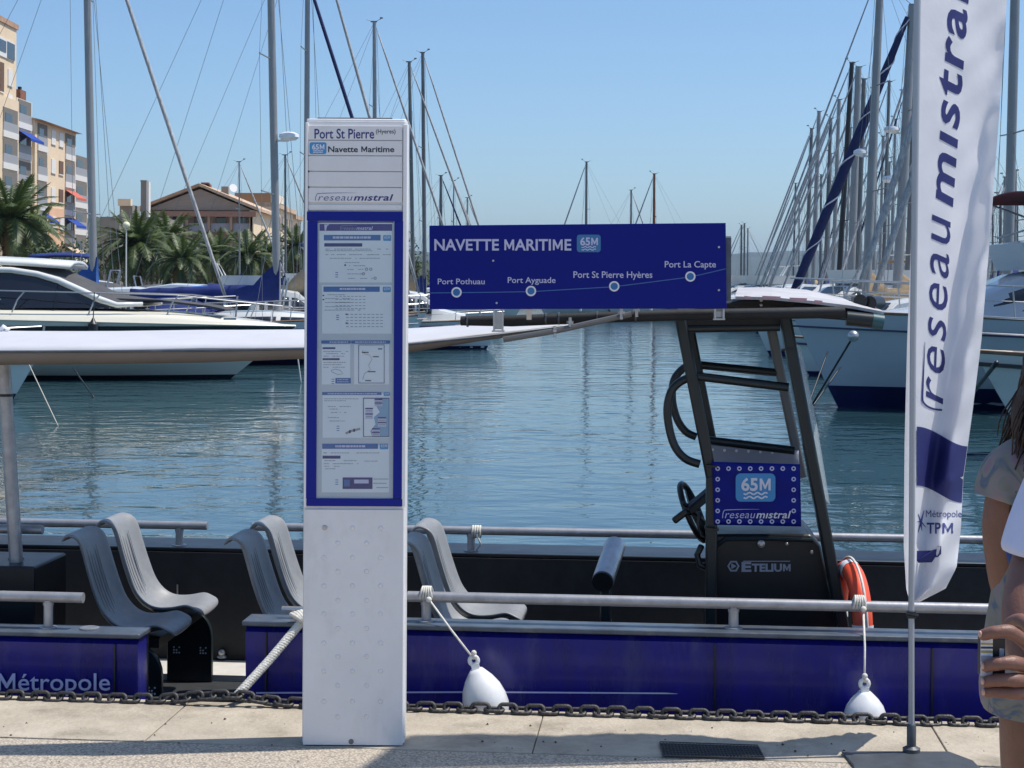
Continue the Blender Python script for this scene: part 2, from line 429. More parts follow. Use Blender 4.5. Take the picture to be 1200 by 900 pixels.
    def build(s, name, m, parent=None, smooth=False, world=True, bevel=0, solid=0, sub=0, weld=False):
        me = bpy.data.meshes.new(name)
        off = wloc(parent) if (parent and world) else Vector((0, 0, 0))
        me.from_pydata([tuple(Vector(v) - off) for v in s.v], [], s.f)
        me.materials.append(m); me.update()
        if smooth is True: me.polygons.foreach_set('use_smooth', [True] * len(me.polygons))
        elif smooth: me.polygons.foreach_set('use_smooth', [True] * len(me.polygons)); me.set_sharp_from_angle(angle=R(smooth))
        o = bpy.data.objects.new(name, me); COL.objects.link(o); o.parent = parent
        if weld: o.modifiers.new('w', 'WELD').merge_threshold = 0.0005
        if solid: q = o.modifiers.new('s', 'SOLIDIFY'); q.thickness = solid; q.offset = 0
        if bevel: q = o.modifiers.new('b', 'BEVEL'); q.width = bevel; q.segments = 2; q.limit_method = 'ANGLE'
        if sub: q = o.modifiers.new('u', 'SUBSURF'); q.levels = sub; q.render_levels = sub
        return o
def tag(o, label=None, cat=None, group=None, kind=None):
    if label: o['label'] = label
    if cat: o['category'] = cat
    if group: o['group'] = group
    if kind: o['kind'] = kind
    return o
def thing(name, loc, label, cat, group=None, rz=0):
    o = bpy.data.objects.new(name, None); COL.objects.link(o); o.location = loc; o.rotation_euler = (0, 0, rz)
    o.empty_display_size = 0.2
    return tag(o, label, cat, group)
def part(name, mesh, parent, loc=(0, 0, 0), rot=(0, 0, 0), scale=(1, 1, 1)):
    o = bpy.data.objects.new(name, mesh); COL.objects.link(o); o.parent = parent
    o.location = loc; o.rotation_euler = rot; o.scale = scale
    return o
def copy_tree(o, parent=None):
    c = o.copy(); COL.objects.link(c); c.parent = parent
    for ch in list(o.children): copy_tree(ch, c)
    return c

# ------------------------------------------------------------------ lettering
_tc = {}
def text2d(s, bold=0.0, shear=0.0, space=1.0):
    key = (s, bold, shear, space)
    if key in _tc: return _tc[key]
    cu = bpy.data.curves.new('t', 'FONT'); cu.body = s; cu.size = 1; cu.offset = bold; cu.shear = shear
    cu.space_character = space; cu.resolution_u = 3; cu.fill_mode = 'FRONT'
    o = bpy.data.objects.new('t', cu); COL.objects.link(o)
    bpy.context.view_layer.update()
    me = bpy.data.meshes.new_from_object(o.evaluated_get(bpy.context.evaluated_depsgraph_get()))
    vs = [(v.co.x, v.co.y) for v in me.vertices]; fs = [tuple(p.vertices) for p in me.polygons]
    bpy.data.objects.remove(o); bpy.data.curves.remove(cu); bpy.data.meshes.remove(me)
    if bold > 0 and 'M' in s and len(s) > 0:
        # the heavy M is drawn as its own polygon: the thickened outline of the built-in glyph crosses itself
        cu2 = {}
        def adv(p): return text2d(p + '|', 0.0, 0.0, space)[3] - text2d('|', 0.0, 0.0, space)[3]
        segs = [q for q in s.split('M')]; vs = []; fs = []; pos = 0
        sw = 0.085 + 1.6 * bold; m_ = text2d('M', 0.0, 0.0, 1.0); H = text2d('H', 0.0, 0.0, 1.0)[5]
        for qi, q in enumerate(segs):
            if q:
                t_ = text2d(q, bold, shear, space); dx = adv(s[:pos]) ; n_ = len(vs)
                vs += [(x + dx, y) for x, y in t_[0]]; fs += [tuple(i + n_ for i in f) for f in t_[1]]
            pos += len(q)
            if qi < len(segs) - 1:
                dx = adv(s[:pos]); a = dx + m_[2]; b_ = dx + m_[3]; c_ = (a + b_) / 2; n_ = len(vs); k = sw * .62
                P_ = [(a, 0), (a + sw, 0), (a + sw, H * .62), (c_ - k * .45, H * .12), (c_ + k * .45, H * .12), (b_ - sw, H * .62), (b_ - sw, 0), (b_, 0), (b_, H), (b_ - sw * 1.05, H), (c_, H * .42), (a + sw * 1.05, H), (a, H)]
                vs += [(x + y * shear, y) for x, y in P_]; fs += [tuple(n_ + i for i in f) for f in ((0, 1, 2, 11, 12), (11, 2, 3, 10), (3, 4, 10), (10, 4, 5, 9), (9, 5, 6, 7, 8))]
                pos += 1
    if vs:
        x0 = min(v[0] for v in vs); x1 = max(v[0] for v in vs); y0 = min(v[1] for v in vs); y1 = max(v[1] for v in vs)
    else: x0 = x1 = y0 = y1 = 0
    _tc[key] = (vs, fs, x0, x1, y0, y1); return _tc[key]
def put_text(mb, s, x0, x1, ybase, ycap, fn, bold=0.0, shear=0.0, space=1.0, subdiv=False):
    """fit s between x0..x1; ybase/ycap = baseline and cap height in the coordinates of fn(x, y)->Vector"""
    vs, fs, a0, a1, b0, b1 = text2d(s, bold, shear, space)
    cap = text2d('H', bold, 0, space)[5]
    out = []
    for x, y in vs:
        tx = (x - a0) / max(1e-6, a1 - a0); ty = y / cap
        out.append(fn(x0 + (x1 - x0) * tx, ybase + (ycap - ybase) * ty))
    mb.add(out, fs)
def rrect(x0, x1, y0, y1, r, n=4):
    pts = []
    for cx, cy, a in ((x1 - r, y1 - r, 0), (x0 + r, y1 - r, 90), (x0 + r, y0 + r, 180), (x1 - r, y0 + r, 270)):
        for i in range(n + 1):
            t = R(a + 90 * i / n); pts.append((cx + r * cos(t), cy + r * sin(t)))
    return pts
def flat(mb, pts, fn): mb.add([fn(*p) for p in pts], [tuple(range(len(pts)))])
def rectf(mb, x0, x1, y0, y1, fn): flat(mb, [(x0, y0), (x1, y0), (x1, y1), (x0, y1)], fn)
def stripf(mb, pts, w, fn):                       # polyline strip of width w
    up = []; dn = []
    for i, (x, y) in enumerate(pts):
        a = pts[max(0, i - 1)]; b_ = pts[min(len(pts) - 1, i + 1)]
        dx, dy = b_[0] - a[0], b_[1] - a[1]; L = math.hypot(dx, dy) or 1
        ww = w[i] if isinstance(w, list) else w
        nx, ny = -dy / L * ww / 2, dx / L * ww / 2; up.append((x + nx, y + ny)); dn.append((x - nx, y - ny))
    for i in range(len(pts) - 1):
        mb.add([fn(*up[i]), fn(*dn[i]), fn(*dn[i + 1]), fn(*up[i + 1])], [(0, 1, 2, 3)])
def ringf(mb, cx, cy, r0, r1, fn, n=28):
    for i in range(n):
        a = 2 * pi * i / n; b_ = 2 * pi * (i + 1) / n
        mb.add([fn(cx + r1 * cos(a), cy + r1 * sin(a)), fn(cx + r1 * cos(b_), cy + r1 * sin(b_)), fn(cx + r0 * cos(b_), cy + r0 * sin(b_)), fn(cx + r0 * cos(a), cy + r0 * sin(a))], [(0, 1, 2, 3)])
def logo(mb_thin, mb_bold, x0, x1, yb, yc, fn):    # "reseaumistral" wordmark, y downwards in px (yb > yc)
    w = x1 - x0; xm = x0 + w * 0.475
    put_text(mb_thin, 'reseau', x0 + w * 0.03, xm, yb, yc, fn, bold=-0.004, shear=0.25, space=1.05)
    put_text(mb_bold, 'm\u0131stral', xm + w * 0.012, x1, yb, yc, fn, bold=0.018, shear=0.25, space=1.05)
    h = yb - yc; sw = []
    for i in range(15):
        t = i / 14
        if t < 0.25: q = t / 0.25; sw.append((x0 - w * 0.004 + w * 0.035 * (1 - cos(q * pi / 2)), yb - h * (1.12 * sin(q * pi / 2))))
        else: q = (t - 0.25) / 0.75; sw.append((x0 + w * 0.031 + w * 0.50 * q, yb - h * 1.12 - h * 0.10 * sin(q * 2)))
    stripf(mb_thin, sw, [h * 0.10] * 5 + [h * (0.10 - 0.008 * i) for i in range(10)], fn)
def badge65(bx, wx, x0, x1, y0, y1, fn_b, fn_w):   # y0 top, y1 bottom (px)
    flat(bx, rrect(x0, x1, y0, y1, (x1 - x0) * 0.12), fn_b)
    w = x1 - x0; h = y1 - y0
    put_text(wx, '65M', x0 + w * 0.14, x1 - w * 0.12, y0 + h * 0.60, y0 + h * 0.16, fn_w, bold=0.03)
    for k in range(2):
        pts = [(x0 + w * (0.2 + 0.6 * i / 24), y0 + h * (0.71 + 0.14 * k) + h * 0.035 * sin(i / 24 * 6 * pi)) for i in range(25)]
        stripf(wx, pts, h * 0.055, fn_w)

# ================================================================== SETTING
def sheet(name, x0, x1, y0, y1, z, m):
    mb = MB(); mb.add([(x0, y0, z), (x1, y0, z), (x1, y1, z), (x0, y1, z)], [(0, 1, 2, 3)])
    return tag(mb.build(name, m), kind='structure')
sheet('water', -9000, 9000, 3.0, 16000, WZ, WATER)

# quay: aggregate paving behind a row of concrete coping stones
quay = MB()
q0 = 0.585                                  # coping depth
c = [Bt(-40, -q0, 0), Bt(40, -q0, 0), Vector((60, -30, 0)), Vector((-60, -30, 0))]
quay.add([Vector((p.x, p.y, 0.0)) for p in c], [(3, 2, 1, 0)])
quay = tag(quay.build('quay', AGG), kind='structure')
wall = MB(); wall.box(-40, 40, -q0 + 0.02, -0.03, -3.0, -0.16, M=lambda v: Bt(v.x, v.y, v.z)); wall.build('quay_wall', CONC, quay)
u = -12.35; k = 0
rs = random.Random(3)
while u < 12:
    L = 1.42 if k % 2 else 1.36
    mb = MB(); dz = rs.uniform(-0.002, 0.002)
    mb.box(u + 0.0018, u + L - 0.0018, -q0 + 0.006, 0.0, -0.2, 0.003 + dz, M=lambda v: Bt(v.x, v.y, v.z))
    mb.build('coping_stone', CONC, quay, bevel=0.003, smooth=30)
    u += L; k += 1
mb = MB(); mb.box(-12, 12, -q0 - 0.001, -0.02, -0.22, -0.006, M=lambda v: Bt(v.x, v.y, v.z)); mb.build('mortar', JOINT, quay)

# land on the far left side of the harbour, and far shore
land = MB()
def slab(mb, poly, z0, z1): mb.prism([Vector((x, y, z0)) for x, y in poly], (0, 0, z1 - z0))
slab(land, [(-7, 118), (-3, 150), (-1, 1500), (-900, 1500), (-900, 60), (-34, 60), (-26, 118)], -2, 0.25)
tag(land.build('far_quay', mat('far_paving', (0.34, 0.31, 0.27), 0.9, noise=0.2, nscale=0.2)), kind='structure')
pon = MB(); slab(pon, [(-19.5, 30), (-17.5, 30), (-17.5, 117), (-19.5, 117)], -0.9, -0.15)
tag(pon.build('left_pontoon', mat('pontoon_boards', (0.30, 0.25, 0.20), 0.85, noise=0.3, nscale=1.5)), kind='structure')
pon = MB(); slab(pon, [(19, 24), (21.5, 24), (60, 320), (55, 320)], -0.9, -0.1)
tag(pon.build('right_pontoon', mat('pontoon_boards', (0.30, 0.25, 0.20), 0.85)), kind='structure')
pon = MB(); slab(pon, [(-8, 170), (140, 520), (140, 560), (-12, 190)], -1.0, 0.9)
tag(pon.build('breakwater', mat('breakwater_rock', (0.25, 0.22, 0.18), 0.9, noise=0.4, nscale=0.3, bump=1, bscale=2)), kind='structure')
# hills
def ridge(name, Y, depth, prof, m, zb=-1.5, jag=0.0, n=160, seed=1):
    rr = random.Random(seed); rows = []
    x0 = prof[0][0]; x1 = prof[-1][0]
    hs = []
    for i in range(n + 1):
        px = x0 + (x1 - x0) * i / n
        for a, b_ in zip(prof, prof[1:]):
            if a[0] <= px <= b_[0]:
                t = (px - a[0]) / (b_[0] - a[0]); t = t * t * (3 - 2 * t); y = a[1] + (b_[1] - a[1]) * t; break
        hs.append((px, y + rr.uniform(-jag, jag)))
    for f in (0, 0.25, 0.55, 0.8, 1.0):
        row = []
        for px, y in hs:
            p = P(px, y, Y); z = zb + (p.z - zb) * (sin(f * pi / 2) ** 0.8) + (rr.uniform(-1, 1) * jag * 0.3 if 0 < f < 1 else 0)
            row.append(Vector((p.x * (1 - (1 - f) * depth / Y), Y - (1 - f) * depth, z)))
        rows.append(row)
    rows.append([v + Vector((0, depth * 1.5, -v.z - 3)) for v in rows[-1]])
    mb = MB(); mb.grid(rows); return tag(mb.build(name, m, smooth=True), kind='structure')
HILL = mat('far_hill', (0.045, 0.065, 0.055), 0.95, noise=0.4, nscale=0.004)
HILLN = mat('wooded_hill', (0.045, 0.06, 0.028), 0.95, noise=0.5, nscale=0.05, bump=1, bscale=0.3)
ridge('distant_hills', 6500, 2500, [(-900, 300), (300, 298), (480, 295), (560, 306), (700, 312), (820, 306), (880, 297), (960, 295), (1060, 296), (1130, 292), (1190, 296), (1400, 285), (2300, 300)], HILL, jag=0.5)
ridge('near_wooded_hill', 520, 160, [(-300, 290), (60, 262), (120, 256), (150, 252), (185, 262), (230, 285), (330, 312), (420, 318), (480, 308), (497, 306), (520, 318), (560, 331), (620, 336)], HILLN, jag=1.2, n=300, seed=4)

# ================================================================== BUILDINGS
def facade_x(b, X, y0, y1, z0, z1, m, depth=9.0):
    """block whose right-hand face lies at X, from depth y0 to y1"""
    mb = MB(); mb.box(X - depth, X, y0, y1, z0, z1); return mb.build('wall', m, b)
def z_at(py, Y): return EYE - (py - PY) * Y / F
XA = -48.0
def yA(px, X=XA): return X * F / (px - 600)
ap = thing('apartment_block', (XA - 5, 170, 0.25), 'tall stepped apartment block with cream and apricot walls, white balconies and blue awnings', 'building')
facade_x(ap, XA - 0.35, 138, yA(22), 0.25, z_at(38, yA(22)), CREAMW, 14)
facade_x(ap, XA, 137.2, yA(21), 0.25, z_at(118, yA(10)), CREAMW)
facade_x(ap, XA - 0.3, yA(22), yA(40), 0.25, z_at(120, yA(30)), LIGHTW)
facade_x(ap, XA, yA(40), yA(88), 0.25, z_at(150, yA(60)), CREAMW)
facade_x(ap, XA - 0.3, yA(88), yA(105), 0.25, z_at(186, yA(95)), LIGHTW)
mb = MB(); mb.box(XA, XA + 0.12, yA(56), yA(73), 0.3, 9.5); mb.build('painted_bay', ORNGW, ap)
# roofs
mb = MB(); zt = z_at(38, yA(22)); mb.box(XA - 16, XA - 0.2, 137, yA(22.8), zt, zt + 0.5); mb.build('roof', TILE, ap)
mb = MB(); zt = z_at(150, yA(60)); mb.prism([(XA + 0.7, yA(39.5), zt), (XA - 9, yA(39.5), zt + 2.2), (XA - 9, yA(39.5), zt)], (0, yA(89) - yA(39.5), 0)); mb.build('roof', TILE, ap)
for px, w, h, m in ((30, 1.6, 1.6, BRICK), (48, 2.0, 3.4, BRICK)):
    Y = yA(px); mb = MB(); zb = z_at(120 if px < 40 else 148, Y); mb.box(XA - 3.2, XA - 1.9, Y - w / 2, Y + w / 2, zb - 0.5, zb + h); ch = mb.build('chimney', m, ap)
    for a_ in ((XA - 3.0, XA - 2.7, Y - 0.5, Y - 0.1), (XA - 2.5, XA - 2.2, Y + 0.1, Y + 0.5)): mb = MB(); mb.box(*a_, zb + h, zb + h + .4); mb.build('chimney_pot', BOOTK, ch)
def loggia(b, X, y0, y1, z0, z1, par=1.0, awn=None):
    mb = MB(); mb.box(X - 0.02, X + 0.06, y0, y1, z0 + par, z1); o = mb.build('loggia', DARKO, b)
    mb = MB(); mb.box(X + 0.05, X + 0.09, y0 + (y1 - y0) * 0.12, y0 + (y1 - y0) * 0.6, z0 + par, z1 - 0.5); mb.build('pane', GLASSD, o)
    mb = MB(); mb.box(X - 0.02, X + 0.14, y0 - 0.1, y1 + 0.1, z0 - 0.35, z0 + 0.25); mb.build('balcony_slab', BALW, b)
    mb = MB(); mb.box(X - 0.02, X + 0.10, y0, y1, z0 + 0.25, z0 + par + 0.1); mb.build('balcony_panel', RAILG, b)
    if awn:
        mb = MB(); mb.grid([[(X + 0.1, y0 - .1, z1 - 0.1), (X + 0.1, y1 + .1, z1 - 0.1)], [(X + 1.3, y0 - .1, z1 - 0.9), (X + 1.3, y1 + .1, z1 - 0.9)], [(X + 1.32, y0 - .1, z1 - 1.15), (X + 1.32, y1 + .1, z1 - 1.15)]]); mb.build('awning', awn, b, solid=0.03)
def window(b, X, y0, y1, z0, z1, m=SHUT):
    mb = MB(); mb.box(X - 0.02, X + 0.08, y0, y1, z0, z1); o = mb.build('window', m, b)
    mb = MB(); mb.box(X + 0.05, X + 0.11, y0 - 0.1, y1 + 0.1, z0 - 0.12, z0); mb.build('sill', BALW, o)
SH = 3.0
for k in range(6):                                   # front loggias (px 0-22)
    zb = z_at(118, yA(10)) - 1.0 - SH * (k + 1)
    loggia(ap, XA, yA(2.5) - 0.2 - 0, yA(2.5) - 5.2 + 1.2, zb, zb + SH - 0.55) if False else None
for k in range(6):
    zb = z_at(125, yA(10)) - SH * (k + 1) + 0.1
    if zb < 0.3: break
    loggia(ap, XA, 160.6, 165.3, zb, zb + 2.45)
    loggia(ap, XA - 0.3, yA(23.5), yA(38.5), z_at(150, yA(30)) - SH * k, z_at(150, yA(30)) - SH * k + 2.45, awn=AWNB if k == 1 else None)
    z4 = z_at(181, yA(60)) - SH * k + 0.1
    if z4 > 0.4:
        loggia(ap, XA, yA(43), yA(54), z4, z4 + 2.45, awn=AWNB if k == 3 else None)
        loggia(ap, XA, yA(75.5), yA(86.5), z4 - 0.1, z4 + 2.35, awn=(None, None, AWNR, AWNB, AWNC)[k] if k < 5 else None)
        for px in (61.5, 70.5): window(ap, XA + (0.12 if z4 < 7.6 else 0), yA(px - 2.4), yA(px + 2.4), z4 + 0.8, z4 + 2.2, SHUT if (px < 66) else (SHUT if k in (0, 3) else SHUTB))
    z5 = z_at(211, yA(95)) - SH * k
    if z5 > 0.4: loggia(ap, XA - 0.3, yA(90), yA(104), z5, z5 + 2.45)
for k, py in enumerate((62, 92, 121)):               # upper tower windows
    if k == 0:
        mb = MB(); mb.box(XA - 0.36, XA - 0.25, 159.6, yA(19), z_at(72, 163), z_at(50, 163)); o = mb.build('window', SHUT, ap)
        mb = MB(); mb.box(XA - 0.25, XA - 0.2, 160.0, yA(8.5), z_at(66, 163), z_at(53, 163)); mb.box(XA - 0.25, XA - 0.2, yA(10), yA(18.5), z_at(71, 163), z_at(52, 163)); mb.build('pane', GLASSD, o)
    else:
        window(ap, XA - 0.35, yA(3), yA(7), z_at(py - (6 if k == 2 else -6), 162) - 1.1, z_at(py - 6, 162) - 0.1 + 0.8 * (k == 1), SHUTB)
        window(ap, XA - 0.35, yA(12), yA(17), z_at(py, 164) - 0.9, z_at(py, 164) + 0.6, SHUT)
mb = MB(); mb.bar((XA - 0.7, yA(22) - .15, 0.3), (XA - 0.7, yA(22) - .15, z_at(38, yA(22))), 0.16); mb.build('downpipe', GREYW, ap)

# gabled building
gb = thing('gabled_building', (-31.2, 172, 0.25), 'brown gabled building with verandas and cream side wall behind the palms', 'building')
YG = 170
xl, xr, xa = P(165, 243, YG).x, P(299, 243, YG).x, P(233, 217, YG).x
ze, za = P(233, 246, YG).z, P(233, 218, YG).z
mb = MB(); mb.box(xl + .5, xr - 0.6, YG + 1.6, YG + 15, 0.2, ze); mb.build('wall', TANW, gb)
mb = MB(); mb.box(xr - 0.58, xr - 0.2, YG + 0.3, YG + 15, 0.2, ze); mb.build('side_wall', CREAMW, gb)
mb = MB(); mb.prism([(xl + .3, YG + .6, ze), (xr - .3, YG + .6, ze), (xa, YG + .6, za - .25)], (0, 14, 0)); mb.build('gable', mat('gable_boards', (0.36, 0.30, 0.26), 0.9, noise=0.1, nscale=1, stretch=(1, 1, 6)), gb)
for sx in (xl - .5, xr + .4):
    mb = MB(); mb.prism([(sx, YG, ze - .1), (xa, YG, za), (xa, YG, za + .28), (sx, YG, ze + .2)], (0, 16, 0)); mb.build('roof', TILEL if sx > 0 or sx == xr + .4 else TILE, gb)
mb = MB(); mb.box(xl, xr, YG + .1, YG + .55, ze - .65, ze - .12); mb.build('fascia', mat('fascia_red', (0.34, 0.19, 0.14), 0.8), gb)
for i, px in enumerate((166, 192, 218, 244, 270, 294)):
    x = P(px, 250, YG).x; mb = MB(); mb.box(x - .12, x + .12, YG + .3, YG + .6, 0.3, ze - .66); mb.build('post', mat('post_brown', (0.40, 0.27, 0.20), 0.8), gb)
for i, (p0, p1) in enumerate(((168, 190), (194, 216), (220, 242), (246, 268), (272, 292))):
    xa0, xb0 = P(p0, 250, YG).x, P(p1, 250, YG).x
    for lv in range(2):
        zb = P(200, 270 + lv * 30, YG).z
        mb = MB(); mb.box(xa0, xb0, YG + .62, YG + .70, zb - .1, zb + .75); mb.build('balcony_panel', mat('veranda_panel', (0.30, 0.31, 0.36), 0.6), gb)
        mb = MB(); mb.box(xa0 + .4, xb0 - .5, YG + 1.5, YG + 1.58, zb - .1, zb + 1.7); mb.build('window', GLASSD, gb)
for px, w, h in ((240, .8, .9), (243.5, .5, .6)):
    pp = P(px, 220, YG + 4); mb = MB(); mb.box(pp.x - w / 2, pp.x + w / 2, YG + 4, YG + 4.8, pp.z - .6, pp.z + h * .6); mb.build('chimney', BRICK, gb)
pp = P(273, 222, YG + 5); mb = MB(); mb.lathe([(0.02, -.12), (.28, -.04), (.42, .12), (.43, .14)], (pp.x, YG + 5, pp.z + .1), axis=Vector((0.5, -0.8, 0.3)).normalized()); mb.build('satellite_dish', WHITE2, gb)
mb = MB(); mb.box(pp.x - 1.2, pp.x - .5, YG + 5, YG + 5.7, pp.z - 1.6, pp.z + .3); mb.build('chimney', GREYW, gb)

b3 = thing('beige_building', (-27, 205, 0.25), 'flat-topped beige building rising behind the gabled roof', 'building')
def blk(b, p0, p1, ytop, Y, dep, m, name='wall'):
    a, c_ = P(p0, ytop, Y), P(p1, ytop, Y); mb = MB(); mb.box(a.x, c_.x, Y, Y + dep, 0.2, a.z); return mb.build(name, m, b)
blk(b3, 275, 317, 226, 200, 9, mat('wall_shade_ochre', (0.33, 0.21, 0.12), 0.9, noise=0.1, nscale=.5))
blk(b3, 317.3, 319.6, 226, 200, 9.5, LIGHTW, 'side_wall')
b4 = thing('long_row_building', (-25, 222, 0.25), 'low cream terrace block with many windows right of the gabled building', 'building')
X4 = -27.3
ys = [F * X4 / (px - 600) for px in (318, 332, 343, 352)]
for (a, c_), zt in zip(((ys[0], ys[1]), (ys[1], ys[2]), (ys[2], ys[3])), (246, 251, 259)):
    mb = MB(); z = z_at(zt, (a + c_) / 2); mb.box(X4 - 9, X4, a, c_, 0.2, z); mb.build('wall', CREAMW, b4)
    mb = MB(); mb.box(X4 - 9.2, X4 + .4, a, c_ + .2, z, z + .5); mb.build('roof', TILEL, b4)
    n = 4
    for i in range(n):
        for lv in range(2):
            ya = a + (c_ - a) * (i + .2) / n; yb = a + (c_ - a) * (i + .75) / n
            mb = MB(); mb.box(X4 - .02, X4 + .08, ya, yb, z - 2.4 - 2.9 * lv, z - .8 - 2.9 * lv); mb.build('window', DARKO, b4)
mb = MB(); mb.box(P(320, 240, 205).x, P(322.5, 240, 205).x, 205, 206, 8, z_at(237, 205)); mb.build('chimney', BALW, b4)
b5 = thing('grey_building', (-38, 160, 0.25), 'grey rendered building with a tall white-edged flue, left of the gabled building', 'building')
blk(b5, 117, 186, 254, 158, 12, GREYW)
blk(b5, 119, 140, 258, 156, 2, GREYW, 'stair_wing')
blk(b5, 137.5, 153, 232 + 20, 157.5, 1, GREYW, 'wall')
a = P(138, 233, 157); b_ = P(153, 241, 157)
mb = MB(); mb.box(a.x, b_.x, 157.8, 161, b_.z - 2.6, b_.z + .1); mb.build('roof_house', GREYW, b5)
mb = MB(); mb.box(a.x, b_.x, 157.0, 157.75, b_.z, a.z); mb.build('parapet', CREAMW, b5)
a = P(165, 213, 159); mb = MB(); mb.box(a.x, a.x + .52, 159, 159.8, 5, a.z); mb.box(a.x - .03, a.x + .55, 158.97, 159.83, a.z, a.z + .15); mb.build('flue', GREYW, b5)
mb = MB(); mb.box(a.x + .525, a.x + .75, 158.99, 159.82, 5, a.z); mb.build('flue_side', BALW, b5)

# ================================================================== PALMS, HEDGES, LAMPS
def frond_mesh(seed, L=3.2, droop=1.0, dry=False):
    rr = random.Random(seed); mb = MB(); n = 13; pts = []
    for i in range(n + 1):
        t = i / n; pts.append(Vector((L * (t * 0.95 - 0.12 * t * t * droop), 0, L * (0.42 * t - 0.62 * droop * t ** 2.1))))
    mb.tube(pts, [0.035 * (1 - i / n) + 0.008 for i in range(n + 1)], 4, cap=False)
    for i in range(1, n * 3):
        t = i / (n * 3); k = min(n - 1, int(t * n)); p = pts[k].lerp(pts[k + 1], t * n - k); d = (pts[k + 1] - pts[k]).normalized()
        ll = 0.62 * (sin(pi * min(1, t * 0.9 + 0.12)) ** 0.6) * rr.uniform(.8, 1.1)
        for s in (-1, 1):
            e = p + Vector((0, s, 0)) * ll * 0.75 + d * ll * 0.55 + Vector((0, 0, -ll * rr.uniform(0.05, 0.35)))
            w = d * 0.055
            mb.add([p - w, p + w, e], [(0, 1, 2)])
    me = bpy.data.meshes.new('frond'); me.from_pydata([tuple(v) for v in mb.v], [], mb.f); me.materials.append(FRONDY if dry else FROND); return me
FM = [frond_mesh(i, 3.3, dr) for i, dr in enumerate((0.35, 0.8, 1.15, 1.5, 1.8))]
FD = [frond_mesh(20 + i, 2.2, 1.6, True) for i in range(2)]
def palm(px, py_c, Y, size, label, nf=54, zb=0.25, seed=0, squat=1.0):
    rr = random.Random(seed); c_ = P(px, py_c, Y)
    size *= 1.28
    t = thing('palm_tree', (c_.x, Y, zb), label, 'palm tree', 'date palms along the far quay')
    h = max(1.0, c_.z - zb - 0.1); mb = MB()
    rows = []
    n = 22
    for i in range(n + 1):
        z = h * i / n; r = (0.36 + 0.10 * (i / n) ** 3 + (0.03 if i % 2 else -0.02)) * size * 0.9
        rows.append([Vector((r * cos(2 * pi * k / 10 + i * .3), r * sin(2 * pi * k / 10 + i * .3), z)) for k in range(10)])
    mb.grid(rows, True); mb.build('trunk', TRUNK, t, world=False)
    mb = MB(); mb.sphere((0, 0, h), 0.55 * size, 10, 7, (1, 1, .8)); mb.build('crown_base', FRONDY, t, world=False)
    for i in range(nf):
        f = (i + .5) / nf; ang = i * 2.39996 + rr.uniform(-.15, .15)
        k = min(4, int(f * 5)); tilt = R(62 - 88 * f + rr.uniform(-6, 6)); s = size * (0.82 + 0.25 * sin(f * pi)) * rr.uniform(.92, 1.08)
        me = FM[k]
        if f > .9 and i % 2: me = FD[i % 2]
        part('frond', me, t, loc=(0, 0, h + .12 * size), rot=(rr.uniform(-.2, .2), -tilt + R(15), ang), scale=(s, s, s * squat))
    return t
palm(12, 262, 118, 1.12, 'big leafy palm at the left edge in front of the apricot apartment wall', 60, seed=1)
palm(40, 275, 124, .82, 'smaller palm peeping out behind the big left palm', 40, seed=9)
palm(160, 290, 120, .92, 'dark dense palm with thick trunk directly behind the globe street lamp', 62, seed=2)
palm(196, 283, 130, .82, 'palm between the globe lamp and the leaning white furled sail', 50, seed=3)
palm(214, 308, 116, .72, 'low yellowish palm just left of the blue boom cover', 46, seed=4)
palm(256, 300, 128, .72, 'palm under the left veranda of the gabled building', 46, seed=5)
palm(290, 303, 120, .74, 'bushy palm right of the leaning white furled sail', 50, seed=6)
palm(312, 298, 132, .62, 'palm left of the mast with the radar dome', 40, seed=7)
palm(347, 292, 128, .70, 'palm beside the white information column, under the terrace block', 44, seed=8)
def leaf_cloud(mb, c_, r, n, rr, s=0.3):
    for _ in range(n):
        while True:
            d = Vector((rr.uniform(-1, 1), rr.uniform(-1, 1), rr.uniform(-1, 1)))
            if 0.25 < d.length < 1: break
        p = Vector(c_) + Vector((d.x * r[0], d.y * r[1], d.z * r[2])); a = Vector((rr.uniform(-1, 1), rr.uniform(-1, 1), rr.uniform(-1, 1))).normalized() * s * rr.uniform(.5, 1.2)
        b_ = a.cross(Vector((rr.uniform(-1, 1), rr.uniform(-1, 1), 1))).normalized() * s * .5
        mb.add([p - a * .5, p + b_ * .5, p + a * .5, p - b_ * .5], [(0, 1, 2, 3)])
def bush(px, py, Y, w, h, label, name='bush', cat='bush', seed=0, n=900, trunk=False):
    rr = random.Random(seed); c_ = P(px, py, Y); base = Vector((c_.x, Y, 0.25))
    t = thing(name, base, label, cat)
    mb = MB()
    for i in range(max(3, int(w * 1.5))):
        leaf_cloud(mb, (rr.uniform(-w / 2, w / 2) * .8, rr.uniform(-1, 1), c_.z - .25 + rr.uniform(-.35, .1) * h), (w * .22 + .5, 1.2, h * rr.uniform(.35, .55)), n // max(3, int(w * 1.5)), rr, .42)
    mb.build('crown', LEAF, t, world=False)
    mb = MB(); hh = max(.3, c_.z - .25)
    for i in range(max(1, int(w / 2.5))):
        x = (i + .5) / max(1, int(w / 2.5)) * w - w / 2; mb.tube([(x, 0, 0), (x + .15, 0, hh * .6), (x - .1, 0, hh)], [.13, .1, .04], 6)
    mb.build('trunk', TRUNK, t, world=False)
    return t
bush(52, 306, 112, 4.5, 2.6, 'low green bush right of the big left palm', seed=11)
bush(268, 312, 134, 8, 2.8, 'hedge of green shrubs under the gabled building', 'hedge', 'hedge', seed=12, n=1500)
bush(345, 312, 135, 6, 3.2, 'green shrubs behind the white information column, left side', seed=13, n=1100)
